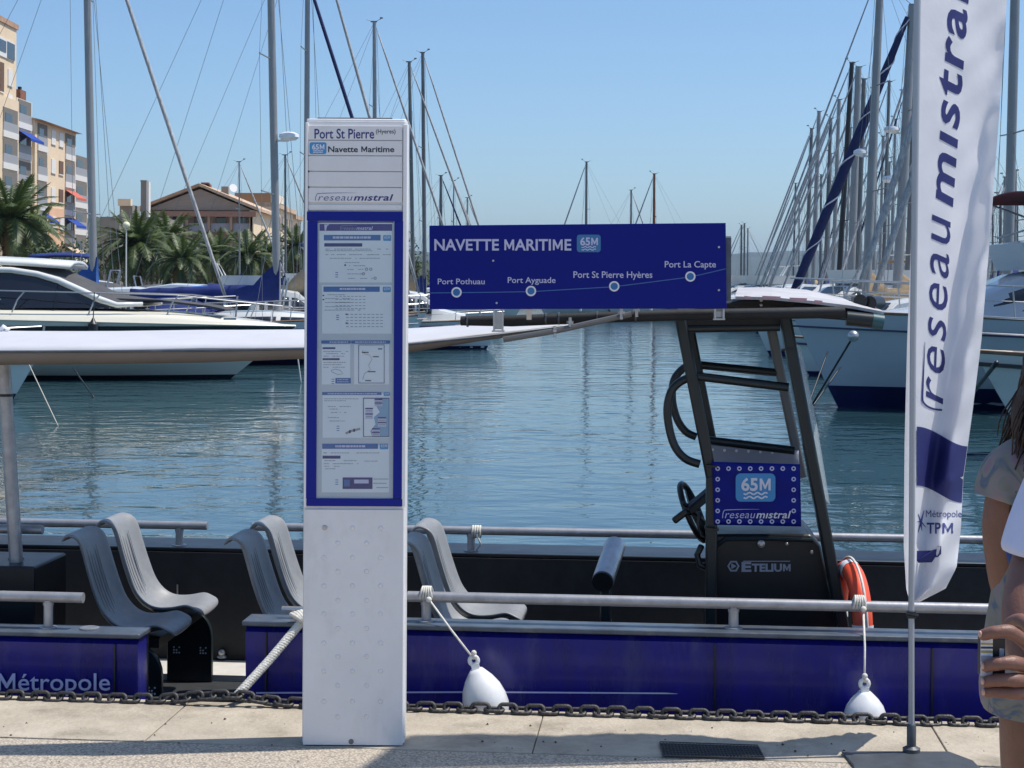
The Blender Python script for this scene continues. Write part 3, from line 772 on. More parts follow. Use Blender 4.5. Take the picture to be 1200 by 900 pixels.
bush(225, 300, 142, 9, 4.2, 'dense green trees between the palms and the gabled building', 'tree', 'tree', seed=14, n=1600)
bush(130, 305, 140, 7, 4, 'dark tree behind the first left mast', 'tree', 'tree', seed=15, n=1200)
bush(488, 312, 190, 4.5, 6.5, 'dark tree on the far shore right of the information column', 'tree', 'tree', seed=16, n=900)
def lamp(px, ytop, Y, r, label, col=None):
    c_ = P(px, ytop, Y); t = thing('street_lamp', (c_.x, Y, .25), label, 'street lamp')
    mb = MB(); mb.tube([(0, 0, 0), (0, 0, c_.z - .25 - r)], [.06, .04], 8); mb.build('pole', BALW, t, world=False)
    mb = MB(); mb.sphere((0, 0, c_.z - .25), r, 16, 10); mb.build('globe', mat('lamp_globe', (.78, .72, .50), .3), t, world=False, smooth=True)
    mb = MB(); mb.lathe([(.05, -.1), (.12, -.05), (.1, 0)], (0, 0, c_.z - .25 - r), 10); mb.build('collar', BALW, t, world=False)
lamp(148, 264, 108, .24, 'white street lamp with cream globe before the dark dense palm')
lamp(332, 294, 112, .12, 'small globe street lamp right of the radar mast')

# ================================================================== BOATS
def hull_rows(L, B, fb, fs, draft=0.35, over=0.9, stern=0.75, n=22, ms=9, full=2.2, grow=0.0):
    m = ms
    """rows from stern to bow; sections from port sheer round the keel to starboard. waterline z=0, x forward"""
    rows = []
    for i in range(n + 1):
        t = i / n
        w = B / 2 * (1 - max(0, (t - 0.45) / 0.55) ** full) * (stern + (1 - stern) * min(1, t / 0.4)) if t > 0 else B / 2 * stern
        w = max(w, 0.012) + grow
        sh = fs + (fb - fs) * t ** 1.6
        row = []
        for k in range(-m, m + 1):
            q = abs(k) / m; s = 1 if k > 0 else -1 if k < 0 else 0
            z = -draft + (sh + draft) * q ** 1.35
            f = (1 - (1 - q) ** 2.3) * (0.80 + 0.20 * q) if t < 0.7 else (1 - (1 - q) ** 2.3) * (0.80 + 0.2 * q) * (1 - (t - .7) * .9 * (1 - q))
            rise = (z + draft) / (sh + draft)
            x = -L / 2 + (L - over * (1 - rise)) * t + (0.25 * (1 - rise) * (1 - t) if t < .2 else 0)
            z = max(z, -draft + 0.0)
            row.append(Vector((x, s * w * f, z)))
        rows.append(row)
    return rows
def clip_rows(rows, z0, z1):
    out = []
    for row in rows:
        m = len(row) // 2; r2 = []
        def half(side):
            pts = side; res = []
            for zz in [z0 + (z1 - z0) * i / 3 for i in range(4)]:
                for a, b_ in zip(pts, pts[1:]):
                    if min(a.z, b_.z) <= zz <= max(a.z, b_.z) and abs(a.z - b_.z) > 1e-6:
                        t = (zz - a.z) / (b_.z - a.z); res.append(a.lerp(b_, t)); break
                else: res.append(pts[0] if abs(pts[0].z - zz) < abs(pts[-1].z - zz) else pts[-1])
            return res
        out.append((half(row[m:]), half(row[m::-1])))
    return out
def band(rows, z0, z1, name, m, parent, off=0.012):
    mb = MB(); cr = clip_rows(rows, z0, z1)
    for s in (0, 1):
        g = []
        for r_ in cr: g.append([v + Vector((0, off if v.y > 0 else -off, 0)) for v in r_[s]])
        mb.grid(g)
    return mb.build(name, m, parent, world=False, smooth=True)
def hull(parent, L, B, fb, fs, m, boot=BOOT, over=0.9, stern=0.75, full=2.2, stripe=None, deckm=None, bh=0.16, **kw):
    rows = hull_rows(L, B, fb, fs, over=over, stern=stern, full=full, **kw)
    mb = MB(); mb.grid(rows); n = len(mb.v); w = len(rows[0])
    mb.f.append(tuple(range(w)))
    h = mb.build('hull', m, parent, world=False, smooth=40)
    band(rows, -0.2, bh, 'boot_stripe', boot, h)
    if stripe:
        mb = MB()
        for s in (0, -1):
            pts = [r_[s] + Vector((0, (-1 if s == 0 else 1) * .02, -stripe[1])) for r_ in rows]; mb.tube(pts, stripe[2], 5)
        mb.build('rubbing_strake', stripe[0], h, world=False)
    mb = MB(); mb.grid([[r_[0] + Vector((0, .01, -.015)), Vector((r_[0].x, 0, r_[0].z + .05)), r_[-1] + Vector((0, -.01, -.015))] for r_ in rows]); mb.build('deck', deckm or GEL, parent, world=False, smooth=True)
    mb = MB()
    for s in (0, -1): mb.tube([r_[s] + Vector((0, 0, .02)) for r_ in rows], .03, 5)
    mb.build('toe_rail', TEAK if deckm is None else deckm, parent, world=False)
    return rows
def cabin(parent, st, m=GEL, win=SMOKE, name='cabin'):
    """st = list of (x, zbase, ztop, halfwidth_base, halfwidth_top)"""
    rows = [[Vector((x, -wb, zb)), Vector((x, -wb * .5 - wt * .5, zb * .4 + zt * .6)), Vector((x, -wt, zt - .03)), Vector((x, -wt * .6, zt + .02)), Vector((x, 0, zt + .04)), Vector((x, wt * .6, zt + .02)), Vector((x, wt, zt - .03)), Vector((x, wb * .5 + wt * .5, zb * .4 + zt * .6)), Vector((x, wb, zb))] for x, zb, zt, wb, wt in st]
    mb = MB(); mb.grid(rows); w = 9; mb.f.append(tuple(range(w))[::-1]); n = len(mb.v); mb.f.append(tuple(range(n - w, n)))
    o = mb.build(name, m, parent, world=False, smooth=35)
    return o, rows
def side_windows(parent_cabin, rows, i0, i1, f0=.25, f1=.75, m=SMOKE, pieces=2):
    """dark panes following the side between the stations i0..i1"""
    for s in (-1, 1):
        for p in range(pieces):
            a = i0 + (i1 - i0) * (p + .06) / pieces; b_ = i0 + (i1 - i0) * (p + .94) / pieces; g = []
            for q in range(5):
                t = a + (b_ - a) * q / 4; k = min(len(rows) - 2, int(t)); fr = t - k
                def at(j): return rows[k][j].lerp(rows[k + 1][j], fr)
                A, C_ = (at(0), at(2)) if s < 0 else (at(8), at(6))
                g.append([A.lerp(C_, f0) + Vector((0, s * .03, 0)), A.lerp(C_, (f0 + f1) / 2) + Vector((0, s * .035, 0)), A.lerp(C_, f1) + Vector((0, s * .03, 0))])
            mb = MB(); mb.grid(g); mb.build('window', m, parent_cabin, world=False, smooth=True, solid=0.01)
def rails(parent, rows, i0, h=0.6, inset=.06, step=3, pul=True, r=.016):
    n = len(rows)
    for s in (0, -1):
        sg = 1 if s == 0 else -1
        pts = [rows[i][s] + Vector((0, sg * inset if i < n - 1 else 0, h)) for i in range(i0, n)]
        mb = MB(); mb.tube(pts, r, 5); mb.tube([p - Vector((0, 0, h * .45)) for p in pts], r * .6, 4)
        for i in range(i0, n, step):
            p = rows[i][s] + Vector((0, sg * inset, 0)); mb.tube([p, p + Vector((.05, 0, h))], r, 5)
        mb.build('guard_rail', STEEL, parent, world=False)
def sailboat(pxm, py_base, Y, ytop, heading, label, L=10.5, mast_h=None, lean=0.0, hullm=GEL, boot=BOOT, cover=COVB, furl=FURLW, mastm=ALU,
             J=None, mr=.085, detail=1, boomdir=True, radar=None, spr=(0.36, 0.66), name='sailboat', flag=None, fore=1.0, cab=True, furl_r=.05, fy=None):
    base = P(pxm, py_base, Y); J = J or L * .36
    mz = 1.25                                              # mast foot above water
    H = mast_h or (P(pxm, ytop, Y).z - WZ - mz)
    hv = Vector((cos(heading), sin(heading), 0))
    mx = L * .5 - J - .25
    root = thing(name, (base.x - hv.x * mx, Y - hv.y * mx, WZ), label, 'sailboat', 'sailboats moored in the marina', rz=heading)
    rows = hull(root, L, L * .31, 1.35 * L / 10.5, 1.0 * L / 10.5, hullm, boot, stripe=(boot, .22, .015) if detail else None)
    fbow = 1.35 * L / 10.5
    if cab:
        o, cr = cabin(root, [(-L * .12, .95, 1.35, 1.0, .9), (0, .98, 1.5, 1.05, .85), (L * .12, 1.05, 1.52, .95, .75), (L * .22, 1.12, 1.45, .75, .5), (L * .3, 1.2, 1.27, .5, .3)])
        side_windows(o, cr, .2, 3.2, .35, .75, pieces=3)
        mb = MB()
        g = []
        for i in range(7):
            a = pi * i / 6; g.append([Vector((-L * .12, -1.0 * cos(a), 1.35 + .62 * sin(a) ** .6)), Vector((-L * .2, -1.05 * cos(a), 1.35 + .55 * sin(a) ** .6)), Vector((-L * .03, -.85 * cos(a), 1.5 + .05 * sin(a)))])
        mb.grid([[r_[1], r_[0], r_[2]] for r_ in g]); mb.build('sprayhood', cover, root, world=False, smooth=True)
    def mp(f): return Vector((mx + (-lean if False else 0) , 0, mz)) + Vector((-math.tan(lean) * H * f, 0, H * f))
    # lean is applied in the picture plane: convert to local frame along the heading (rake) and abeam (heel)
    ly = Vector((-sin(heading), cos(heading), 0))
    lx_w = Vector((lean * H, 0, 0))
    tip = Vector((lx_w.dot(hv), lx_w.dot(ly), H))
    def mp(f): return Vector((mx, 0, mz)) + tip * f
    mb = MB(); mb.tube([mp(0), mp(.5), mp(1)], [mr, mr, mr * .8], 10); mast = mb.build('mast', mastm, root, world=False, smooth=40)
    for f in spr:
        for s in (-1, 1):
            mb = MB(); w = L * .105 * (1.1 - .35 * f); mb.tube([mp(f), mp(f) + Vector((-.15, s * w, .06))], .022, 5); mb.build('spreader', mastm, mast, world=False)
    mb = MB(); t = mp(1); mb.tube([t, t + Vector((-.35, 0, .12))], .012, 4); mb.tube([t, t + Vector((.3, .12, .18))], .012, 4); mb.box(-.06, .06, -.06, .06, 0, .05, M=lambda v: v + t + Vector((.3, .12, .18))); mb.box(-.16, .12, -.05, .05, 0, .05, M=lambda v: v + t); mb.build('masthead_gear', ALUD, mast, world=False)
    if radar:
        for f, r_, sd_ in radar:
            p = mp(f); q = p + (Matrix.Rotation(-heading, 3, 'Z') @ Vector((sd_ * (mr + r_ * 1.1), 0, 0)))
            mb = MB(); mb.lathe([(.02, -.12), (r_ * .7, -.1), (r_, -.02), (r_ * .95, .07), (r_ * .5, .13), (.01, .15)], q, 16); mb.bar(p - Vector((0, 0, .12)), q - Vector((0, 0, .12)), .06); mb.build('radar_dome', WHITE2, mast, world=False, smooth=40)
    # rigging
    bow = Vector((L / 2 - .12, 0, fbow + .1)); stern = Vector((-L / 2 + .1, 0, 1.1))
    st = mp(fore)
    mb = MB(); pts = [bow.lerp(st, .04 + .92 * i / 12) for i in range(13)]
    mb.tube(pts, [furl_r * (.55 + .55 * sin(pi * min(1, .12 + i / 13)) ** .5) for i in range(13)], 8); mb.build('furled_genoa', furl, root, world=False, smooth=True)
    mb = MB(); mb.tube([bow, st], .008, 4, cap=False); mb.build('forestay', WIRE, root, world=False)
    mb = MB(); mb.tube([stern, mp(1)], .006, 4, cap=False); mb.build('backstay', WIRE, root, world=False)
    for s in (-1, 1):
        cp = Vector((mx - .1, s * L * .145, 1.15)); sp = mp(spr[-1]) + Vector((-.15, s * L * .105 * (1.1 - .35 * spr[-1]), .06))
        mb = MB(); mb.tube([cp, mp(spr[0]) + Vector((-.15, s * L * .105 * (1.1 - .35 * spr[0]), .06)), sp, mp(.97)], .006, 4, cap=False); mb.tube([cp + Vector((-.25, 0, 0)), mp(spr[0])], .006, 4, cap=False); mb.build('shroud', WIRE, root, world=False)
    # boom and cover
    bl = L * .40; b0 = Vector((mx - mr, 0, mz + .75)); b1 = Vector((mx - bl, 0, mz + .72))
    mb = MB(); mb.tube([b0, b1 - Vector((.3, 0, 0))], .055, 8); mb.build('boom', mastm, root, world=False)
    mb = MB(); g = []
    for i in range(15):
        t = i / 14; c_ = b0.lerp(b1, t); h = (.42 if t > .12 else .42 + .75 * (1 - t / .12)) * (1 - .35 * t) ; h *= 1 + .06 * sin(i * 2.3); w = .15 * (1 - .3 * t)
        if i == 0: c_ = c_ + Vector((.18, 0, 0))
        g.append([c_ + Vector((0, w * cos(a), -.08 + (h if sin(a) > 0 else .12) * sin(a))) for a in [2 * pi * k / 10 for k in range(10)]])
    mb.grid(g, True); mb.f.append(tuple(range(10))); mb.f.append(tuple(range(140, 150))); mb.build('sail_cover', cover, root, world=False, smooth=True)
    mb = MB(); mb.tube([b1 + V_(0, 0, .05), mp(.99)], .006, 4, cap=False); mb.build('topping_lift', WIRE, root, world=False)
    for dx, f_ in ((.5, .98), (.9, .80)):
        mb = MB(); mb.tube([Vector((mx + dx, .25 * (1 if dx < .6 else -1), 1.4)), mp(f_) + Vector((mr, 0, 0))], .007, 4, cap=False); mb.build('halyard', WIRE, root, world=False)
    if detail:
        for k_, fx in enumerate((.16, -.08, -.3)):
            i_ = int((fx + .5) * (len(rows) - 1))
            for s_, sg in ((0, -1), (-1, 1)):
                q_ = rows[i_][s_] + Vector((0, sg * .12, -.62)); mb = MB(); mb.lathe([(.02, 0), (.10, .05), (.11, .3), (.10, .5), (.03, .56)], q_, 10); mb.tube([q_ + Vector((0, 0, .55)), q_ + Vector((0, -sg * .14, .95))], .012, 4)
                mb.build('hanging_fender', WHITE2 if (k_ + int(Y)) % 3 else BOOT, root, world=False, smooth=40)
    if detail: rails(root, rows, 14, .6, step=4); rails(root, rows, 0, .6, step=5) if detail > 1 else None
    if flag:
        mb = MB(); a = stern + Vector((0, .4, .1)); mb.tube([a, a + Vector((-.25, 0, 1.3))], .015, 5); fo = mb.build('flagstaff', TEAK, root, world=False)
        mb = MB(); mb.grid([[a + Vector((-.2 - .1 * j, .03 * sin(j), 1.2 - i * .25 - .1 * j)) for j in range(5)] for i in range(4)]); mb.build('ensign', flag, fo, world=False)
    return root

# --- left row
H0 = R(-4)
sailboat(111, 345, 46, -150, H0, 'sailboat with tall grey mast and long leaning furled white genoa, left of the globe lamp', L=10.8, lean=-.028, J=3.6, mr=.105, cover=COVB2, radar=None, spr=(.24, .72), detail=2, boomdir=True)
sailboat(325.5, 352, 50, -170, H0, 'sailboat with navy boom cover and radar dome on its mast, beside the information column', L=11, lean=-.026, J=3.9, mr=.115, cover=COVB, furl=FURLN, radar=[(.395, .3, 1)], spr=(.27, .56), detail=2)
sailboat(358.5, 352, 60, -120, R(3), 'sailboat whose plain mast rises from the left edge of the information column', L=10.5, lean=0.0, J=4.0, mr=.10, cover=COVT, spr=(.38, .63))
sailboat(440, 350, 75, 26, R(0), 'sailboat with mast top showing above the middle of the information column', L=11, lean=-.009, J=4.0, mr=.10, spr=(.35, .7))
sailboat(485, 350, 84, 73, R(2), 'sailboat with second mast right of the information column, leaning left', L=10.5, lean=-.024, J=4, mr=.10, mastm=ALUD, spr=(.3, .6), cover=COVT)
sailboat(498, 350, 90, 62, R(-3), 'sailboat with tallest mast close right of the information column', L=11, lean=-.014, J=4, mr=.11, mastm=ALUD, spr=(.33, .62))
sailboat(516, 350, 104, 206, R(0), 'small sailboat with short dark mast just above the blue route board, left end', L=8.5, J=3, mr=.11, mastm=ALUD, furl=FURLN)
sailboat(531, 350, 112, 212, R(2), 'small sailboat with thin mast right of the short dark mast', L=8, J=3, mr=.05, furl=FURLW)
# --- far centre
sailboat(686.5, 345, 125, 190, R(170), 'lone sailboat with dark mast above the centre of the blue route board', L=9.5, J=3.4, mr=.10, mastm=ALUD)
sailboat(739, 345, 135, 223, R(0), 'smaller lone sailboat between the dark mast and the reddish mast', L=8.5, J=3, mr=.08, mastm=ALUD)
sailboat(766, 345, 122, 204, R(175), 'sailboat with varnished reddish mast above the route board', L=9, J=3.2, mr=.11, mastm=ALUR)
# --- right row
def RB(pxm, Y, ytop, lab, **k):
    k.setdefault('J', 3.9); k.setdefault('lean', .03); k.setdefault('L', 10.5)
    return sailboat(pxm, 345, Y, ytop, R(k.pop('hd', 188)), lab, **k)
RB(944, 112, 151, 'sailboat with leftmost short mast of the crowded right row', mr=.13, mastm=ALUD, L=10)
RB(952, 106, 131, 'sailboat with second mast of the crowded right row, wind vane on top', mr=.14, L=10, cover=COVT)
RB(966, 101, 139, 'sailboat with thin third mast of the crowded right row', mr=.12, mastm=ALUD)
RB(975, 96, 117, 'sailboat with fourth mast of the crowded right row, just left of the black mast', mr=.12)
RB(981, 80, 74, 'sailboat with a black mast in the middle of the right row', mr=.13, mastm=ALUK, lean=.055, furl=FURLW)
RB(996, 76, 79, 'sailboat with pale mast right beside the black mast', mr=.17, cover=COVT)
RB(1003, 84, 93, 'sailboat with slightly shorter dark mast right of the pale one', mr=.13, mastm=ALUD)
RB(1014, 58, -40, 'sailboat with tall mast and lamp-like radar, left of the flag', mr=.15, lean=.04, radar=[(.47, .24, -1)], L=11.5, cover=COVT, J=3.8, hd=186, furl_r=.03)
nv = RB(1050, 62, 6, 'sailboat with wide mast, two radar domes and a navy furled sail with white spiral', mr=.18, lean=.048, furl=FURLN, furl_r=.17, radar=[(.60, .30, -1), (.44, .28, -1)], L=11.5, J=3.9, hd=186, cover=COVT)
fg = [c for c in nv.children if c.name.startswith('furled')][0]
mb = MB(); vv = [Vector(v.co) for v in fg.data.vertices]; cs_ = [sum(vv[i * 8:i * 8 + 8], Vector()) / 8 for i in range(13)]; rr_ = [(vv[i * 8] - cs_[i]).length for i in range(13)]
def spiral(ph, w):
    pts_ = []
    ax_ = (cs_[-1] - cs_[0]).normalized(); x_ = ax_.orthogonal().normalized(); y_ = ax_.cross(x_)
    for i in range(121):
        t = i / 120 * 11.99; k = int(t); f = t - k; c_ = cs_[k].lerp(cs_[k + 1], f); r_ = (rr_[k] * (1 - f) + rr_[k + 1] * f) * 1.02; a = i * .33 + ph; pts_.append(c_ + (x_ * cos(a) + y_ * sin(a)) * r_)
    mb.tube(pts_, w, 4)
spiral(0, .028); mb.build('white_spiral', FLAGW, fg, world=False)
RB(1100, 66, 120, 'sailboat hidden partly behind the feather flag', lean=.02, mr=.1)
RB(1172, 70, 232, 'small sailboat with short thin mast right of the feather flag', lean=.0, L=8, J=3, mr=.07, mastm=ALUD, hd=200)
RB(1186, 60, 200, 'small sailboat with dark mast at the right edge', lean=.01, L=8.5, J=3, mr=.12, mastm=ALUD, hd=200)
RB(1177, 88, 208, 'small sailboat with grey mast at the right edge, farther back', lean=.0, L=8.5, J=3, mr=.09, hd=200)
RB(929, 150, 215, 'far small sailboat with mast between the furled sails', lean=.02, L=8.5, mr=.09, mastm=ALUD)
RB(1030, 100, 160, 'sailboat with short mast behind the tall ones, right row', lean=.02, mr=.09)
RB(1040, 120, 190, 'sailboat with low mast behind the lamp-like radar mast', lean=.01, mr=.09, L=9)
xr = random.Random(31)
kinds = ['slim grey mast', 'thin dark mast', 'pale mast', 'mast with furled white sail', 'mast with navy cover', 'mast with tan cover']
places = ['just right of the leftmost forestays', 'left of the navy furled sail', 'behind the navy furled sail', 'right of the black mast', 'behind the pale masts', 'left of the lamp-like radar', 'under the lower radar dome', 'behind the twin white furled sails', 'left edge of the feather flag', 'behind the console roof end', 'beyond the tan sail covers', 'deep in the right row']
for i, (px, yt, Y) in enumerate(((936, 232, 165), (961, 205, 140), (969, 180, 118), (989, 150, 108), (1000, 176, 128), (1008, 205, 150), (1023, 120, 86), (1034, 96, 92), (1043, 140, 112), (1056, 110, 98), (1062, 60, 72), (1019, 228, 170))):
    RB(px, Y, yt, 'sailboat with ' + kinds[i % 6] + ' ' + places[i], lean=xr.uniform(.0, .035), L=xr.uniform(8.5, 10.5), mr=xr.uniform(.07, .12), mastm=(ALU, ALUD, ALU)[i % 3], cover=(COVB, COVT, COVB2)[i % 3], hd=xr.uniform(180, 200), J=xr.uniform(3.2, 3.9), furl=(FURLW, FURLN)[i % 5 == 4])
for i, (px, yt, Y, lab) in enumerate(((1150, 205, 100, 'sailboat with faint mast touching the right edge of the feather flag'), (1163, 245, 90, 'little sailboat with low mast beside the feather flag'), (1192, 236, 105, 'little sailboat with low mast at the far right edge'))):
    RB(px, Y, yt, lab, lean=.0, L=8.5, J=3, mr=.06, mastm=ALUD, hd=195)
sailboat(335, 350, 96, 182, R(0), 'sailboat with short mast close to the left edge of the information column', L=9, J=3.2, mr=.07, mastm=ALUD, lean=-.01)
sailboat(281, 350, 105, 190, R(2), 'distant sailboat with thin mast over the right eave of the gabled building', L=9, J=3.3, mr=.05, lean=-.01)
sailboat(547, 350, 128, 232, R(0), 'distant sailboat whose mast just clears the route board, left part', L=8, J=3, mr=.06, mastm=ALUD)
sailboat(872, 340, 210, 262, R(180), 'far sailboat with left mast of the pair beside the route board', L=10, J=3.4, mr=.12, mastm=ALUD, detail=0)
sailboat(868.5, 340, 190, 264, R(190), 'far sailboat with blue boom cover beside the route board', L=10, J=3.4, mr=.12, mastm=ALUD, cover=COVB2, detail=0)
sailboat(876, 340, 230, 268, R(0), 'farthest sailboat with thin mast and long stay, right of the route board', L=10, J=4, mr=.1, mastm=ALUD, detail=0)
# the big pale hull in front (right)
bigr = thing('motor_yacht', (5.35 + 7.2, 32.9, WZ), 'large pale blue-grey yacht with navy waterline, its bow behind the console and the feather flag', 'motor yacht', rz=R(180.8))
brow = hull(bigr, 14.4, 4.3, 1.86, 1.50, GELB, BOOT, over=1.1, stern=.9, full=2.3, bh=.42, n=30, stripe=(BOOT, .30, .02))
o, cr = cabin(bigr, [(-6, 1.5, 2.7, 1.7, 1.5), (-1.0, 1.5, 2.8, 1.75, 1.5), (1.6, 1.5, 2.75, 1.7, 1.4), (2.9, 1.5, 2.55, 1.5, 1.2), (4.2, 1.6, 2.0, 1.2, .9), (5.6, 1.65, 1.80, .7, .5)], GELB)
side_windows(o, cr, .1, 3.6, .4, .85, pieces=5)
mb = MB(); g = [[Vector((x, -w, z0)), Vector((x + .2, -w * 1.05, z1)), Vector((x + .2, w * 1.05, z1)), Vector((x, w, z0))] for x, w, z0, z1 in ((-5, 1.5, 2.75, 3.4), (1.2, 1.5, 2.8, 3.4), (2.9, 1.1, 2.65, 3.15))]
mb.grid(g); mb.f += [(8, 9, 10, 11), (3, 2, 1, 0)]; mb.build('flybridge', GELB, bigr, world=False)
mb = MB(); mb.grid([[Vector((-1.2 + 4.2 * i / 8, 1.45 * cos(pi * j / 8), 4.0 + .12 * sin(pi * j / 8))) for j in range(9)] for i in range(9)]); bo = mb.build('bimini', COVR, bigr, world=False, smooth=True, solid=.07)
mb = MB()
for s_ in (-1, 1):
    for x0, x1 in ((-1.2, .6), (.6, -1.2), (.6, 2.8), (2.9, 1.0), (-.3, -.3)): mb.tube([(x0, s_ * 1.44, 3.97), (x1, s_ * 1.4, 3.3)], .022, 5)
tag(mb.build('bimini_frame', STEEL, bo, world=False), kind='stuff')
rails(bigr, brow, 10, .62, step=3)
mb = MB(); mb.tube([(6.6, 0, 1.9), (6.9, 0, 2.0)], .06, 8); mb.build('anchor_roller', STEEL, bigr, world=False)
mb = MB(); mb.tube([(5.9, 0, 1.9), (5.9, 0, 2.12)], .13, 12); mb.build('windlass', ALUD, bigr, world=False)

# --- motor yacht moored on the left, seen side on
yr = thing('motor_yacht', (-11.9, 41.8, WZ), 'cream motor yacht with dark curved side windows and grey windscreen cover, bow to the right', 'motor yacht')
rows = hull(yr, 13.2, 3.7, 1.27, 1.50, GELC, BOOTK, over=2.0, stern=.9, full=2.6, bh=.10, n=30, deckm=GELC)
mb = MB(); g = []
for i, r_ in enumerate(rows):
    t = i / 30; hh = .30 * min(1, (1 - t) * 4.5) ** .7; w = abs(r_[0].y); ro = []
    for q, z in ((1.0, .02), (.985, .16), (.95, .45), (.88, .75), (.75, .92), (.4, 1.0), (0, 1.02)): ro.append(Vector((r_[0].x, -w * q, r_[0].z + hh * z)))
    ro += [Vector((v.x, -v.y, v.z)) for v in ro[-2::-1]]; g.append(ro)
mb.grid(g); mb.build('foredeck', GELC, yr, world=False, smooth=True)
band(rows, 1.16, 1.30, 'hull_window', SMOKE, yr, off=.02)
st = [(-5.5, 1.6, 2.45, 1.55, 1.3), (-3.2, 1.66, 2.62, 1.6, 1.3), (-1.2, 1.7, 2.66, 1.6, 1.28), (0.0, 1.7, 2.64, 1.55, 1.22), (.6, 1.72, 2.55, 1.5, 1.18), (1.1, 1.72, 2.40, 1.45, 1.15), (1.7, 1.72, 2.14, 1.38, 1.2), (2.1, 1.72, 1.95, 1.3, 1.2), (2.5, 1.74, 1.82, 1.2, 1.15)]
o, cr = cabin(yr, st, SMOKE, name='side_glazing')
g = [[r_[2] + Vector((0, -.02, .01)), r_[3] + Vector((0, 0, .10)), r_[4] + Vector((0, 0, .16)), r_[5] + Vector((0, 0, .10)), r_[6] + Vector((0, .02, .01))] for r_ in cr[3:]]
g.append([Vector((3.6, y, 1.88 - abs(y) * .02)) for y in (-.9, -.5, 0, .5, .9)])
mb = MB(); mb.grid(g); mb.build('windscreen_cover', SOFTG, yr, world=False, smooth=True)
for s in (2, 6):
    sg = -1 if s == 2 else 1
    pts = [r_[s] + Vector((0, sg * .03, .0)) for r_ in cr]; pts.append(Vector((3.1, sg * 1.1, 1.82)))
    mb = MB(); mb.tube(pts, [.075] * 5 + [.085] * 3 + [.07, .05], 8); mb.build('window_arch', GEL, yr, world=False, smooth=True)
for x in (-3.0, -.9, .9):
    k = [abs(r_[0].x - x) for r_ in cr]; k = k.index(min(k)); mb = MB(); mb.bar(cr[k][0] + Vector((0, -.03, 0)), cr[k][2] + Vector((0, -.03, -.02)), .03); mb.build('window_post', BOOTK, o, world=False)
mb = MB(); g = []
for i in range(9):
    t = i / 8; x = -6 + 7.3 * t; w = 1.55 * (1 - .45 * max(0, t - .6) / .4); z = 2.86 - .1 * max(0, (t - .5) * 2) ** 2 * 1.4
    g.append([Vector((x, -w, z - .03)), Vector((x, -w * .6, z + .06)), Vector((x, 0, z + .09)), Vector((x, w * .6, z + .06)), Vector((x, w, z - .03))])
mb.grid(g); mb.build('hardtop', GEL, yr, world=False, smooth=True, solid=.09)
mb = MB(); mb.bar((-3.5, -1.35, 2.6), (-3.9, -1.35, 2.85), .3, .06); mb.bar((-3.5, 1.35, 2.6), (-3.9, 1.35, 2.85), .3, .06); mb.bar((-5.4, -1.35, 2.3), (-5.9, -1.35, 2.85), .3, .06); mb.bar((-5.4, 1.35, 2.3), (-5.9, 1.35, 2.85), .3, .06); mb.build('hardtop_leg', GEL, yr, world=False)
mb = MB(); mb.grid([[Vector((x, y, z + .0)) for y in (-.8, 0, .8)] for x, z in ((2.3, 1.93), (3.4, 1.90), (4.6, 1.76), (5.0, 1.68))]); mb.build('sun_pad', SOFTG, yr, world=False, solid=.05)
n = len(rows)
for s in (0, -1):
    sg = 1 if s == 0 else -1
    pts = [rows[i][s] + Vector((-.1, sg * .14, .70 - .22 * max(0, i - 24) / 6)) for i in range(4, n)]
    mb = MB(); mb.tube(pts, .02, 6); mb.tube([p - Vector((0, 0, .2)) for p in pts[:12]], .012, 5)
    for i in range(4, n, 4): mb.tube([rows[i][s] + Vector((-.28, sg * .10, .2)), rows[i][s] + Vector((-.16, sg * .13, .5)), rows[i][s] + Vector((.0, sg * .14, .69 - .22 * max(0, i - 24) / 6))], .019, 5)
    mb.build('guard_rail', STEEL, yr, world=False, smooth=40)
mb = MB(); mb.tube([(2.1, -1.85, .95), (2.1, -1.86, 1.0), (2.1, -1.86, 1.35), (2.1, -1.85, 1.42), (2.1, -1.84, 1.5)], [.05, .12, .12, .06, .02], 10); mb.build('hanging_fender', BOOTK, yr, world=False, smooth=40)
mb = MB(); mb.tube([(2.1, -1.84, 1.5), (2.1, -1.75, 2.1)], .012, 4); mb.build('fender_line', BOOTK, yr, world=False)
mb = MB(); mb.box(5.0, 5.3, -.95, -.93, 1.45, 1.50); mb.build('cleat', STEEL, yr, world=False)

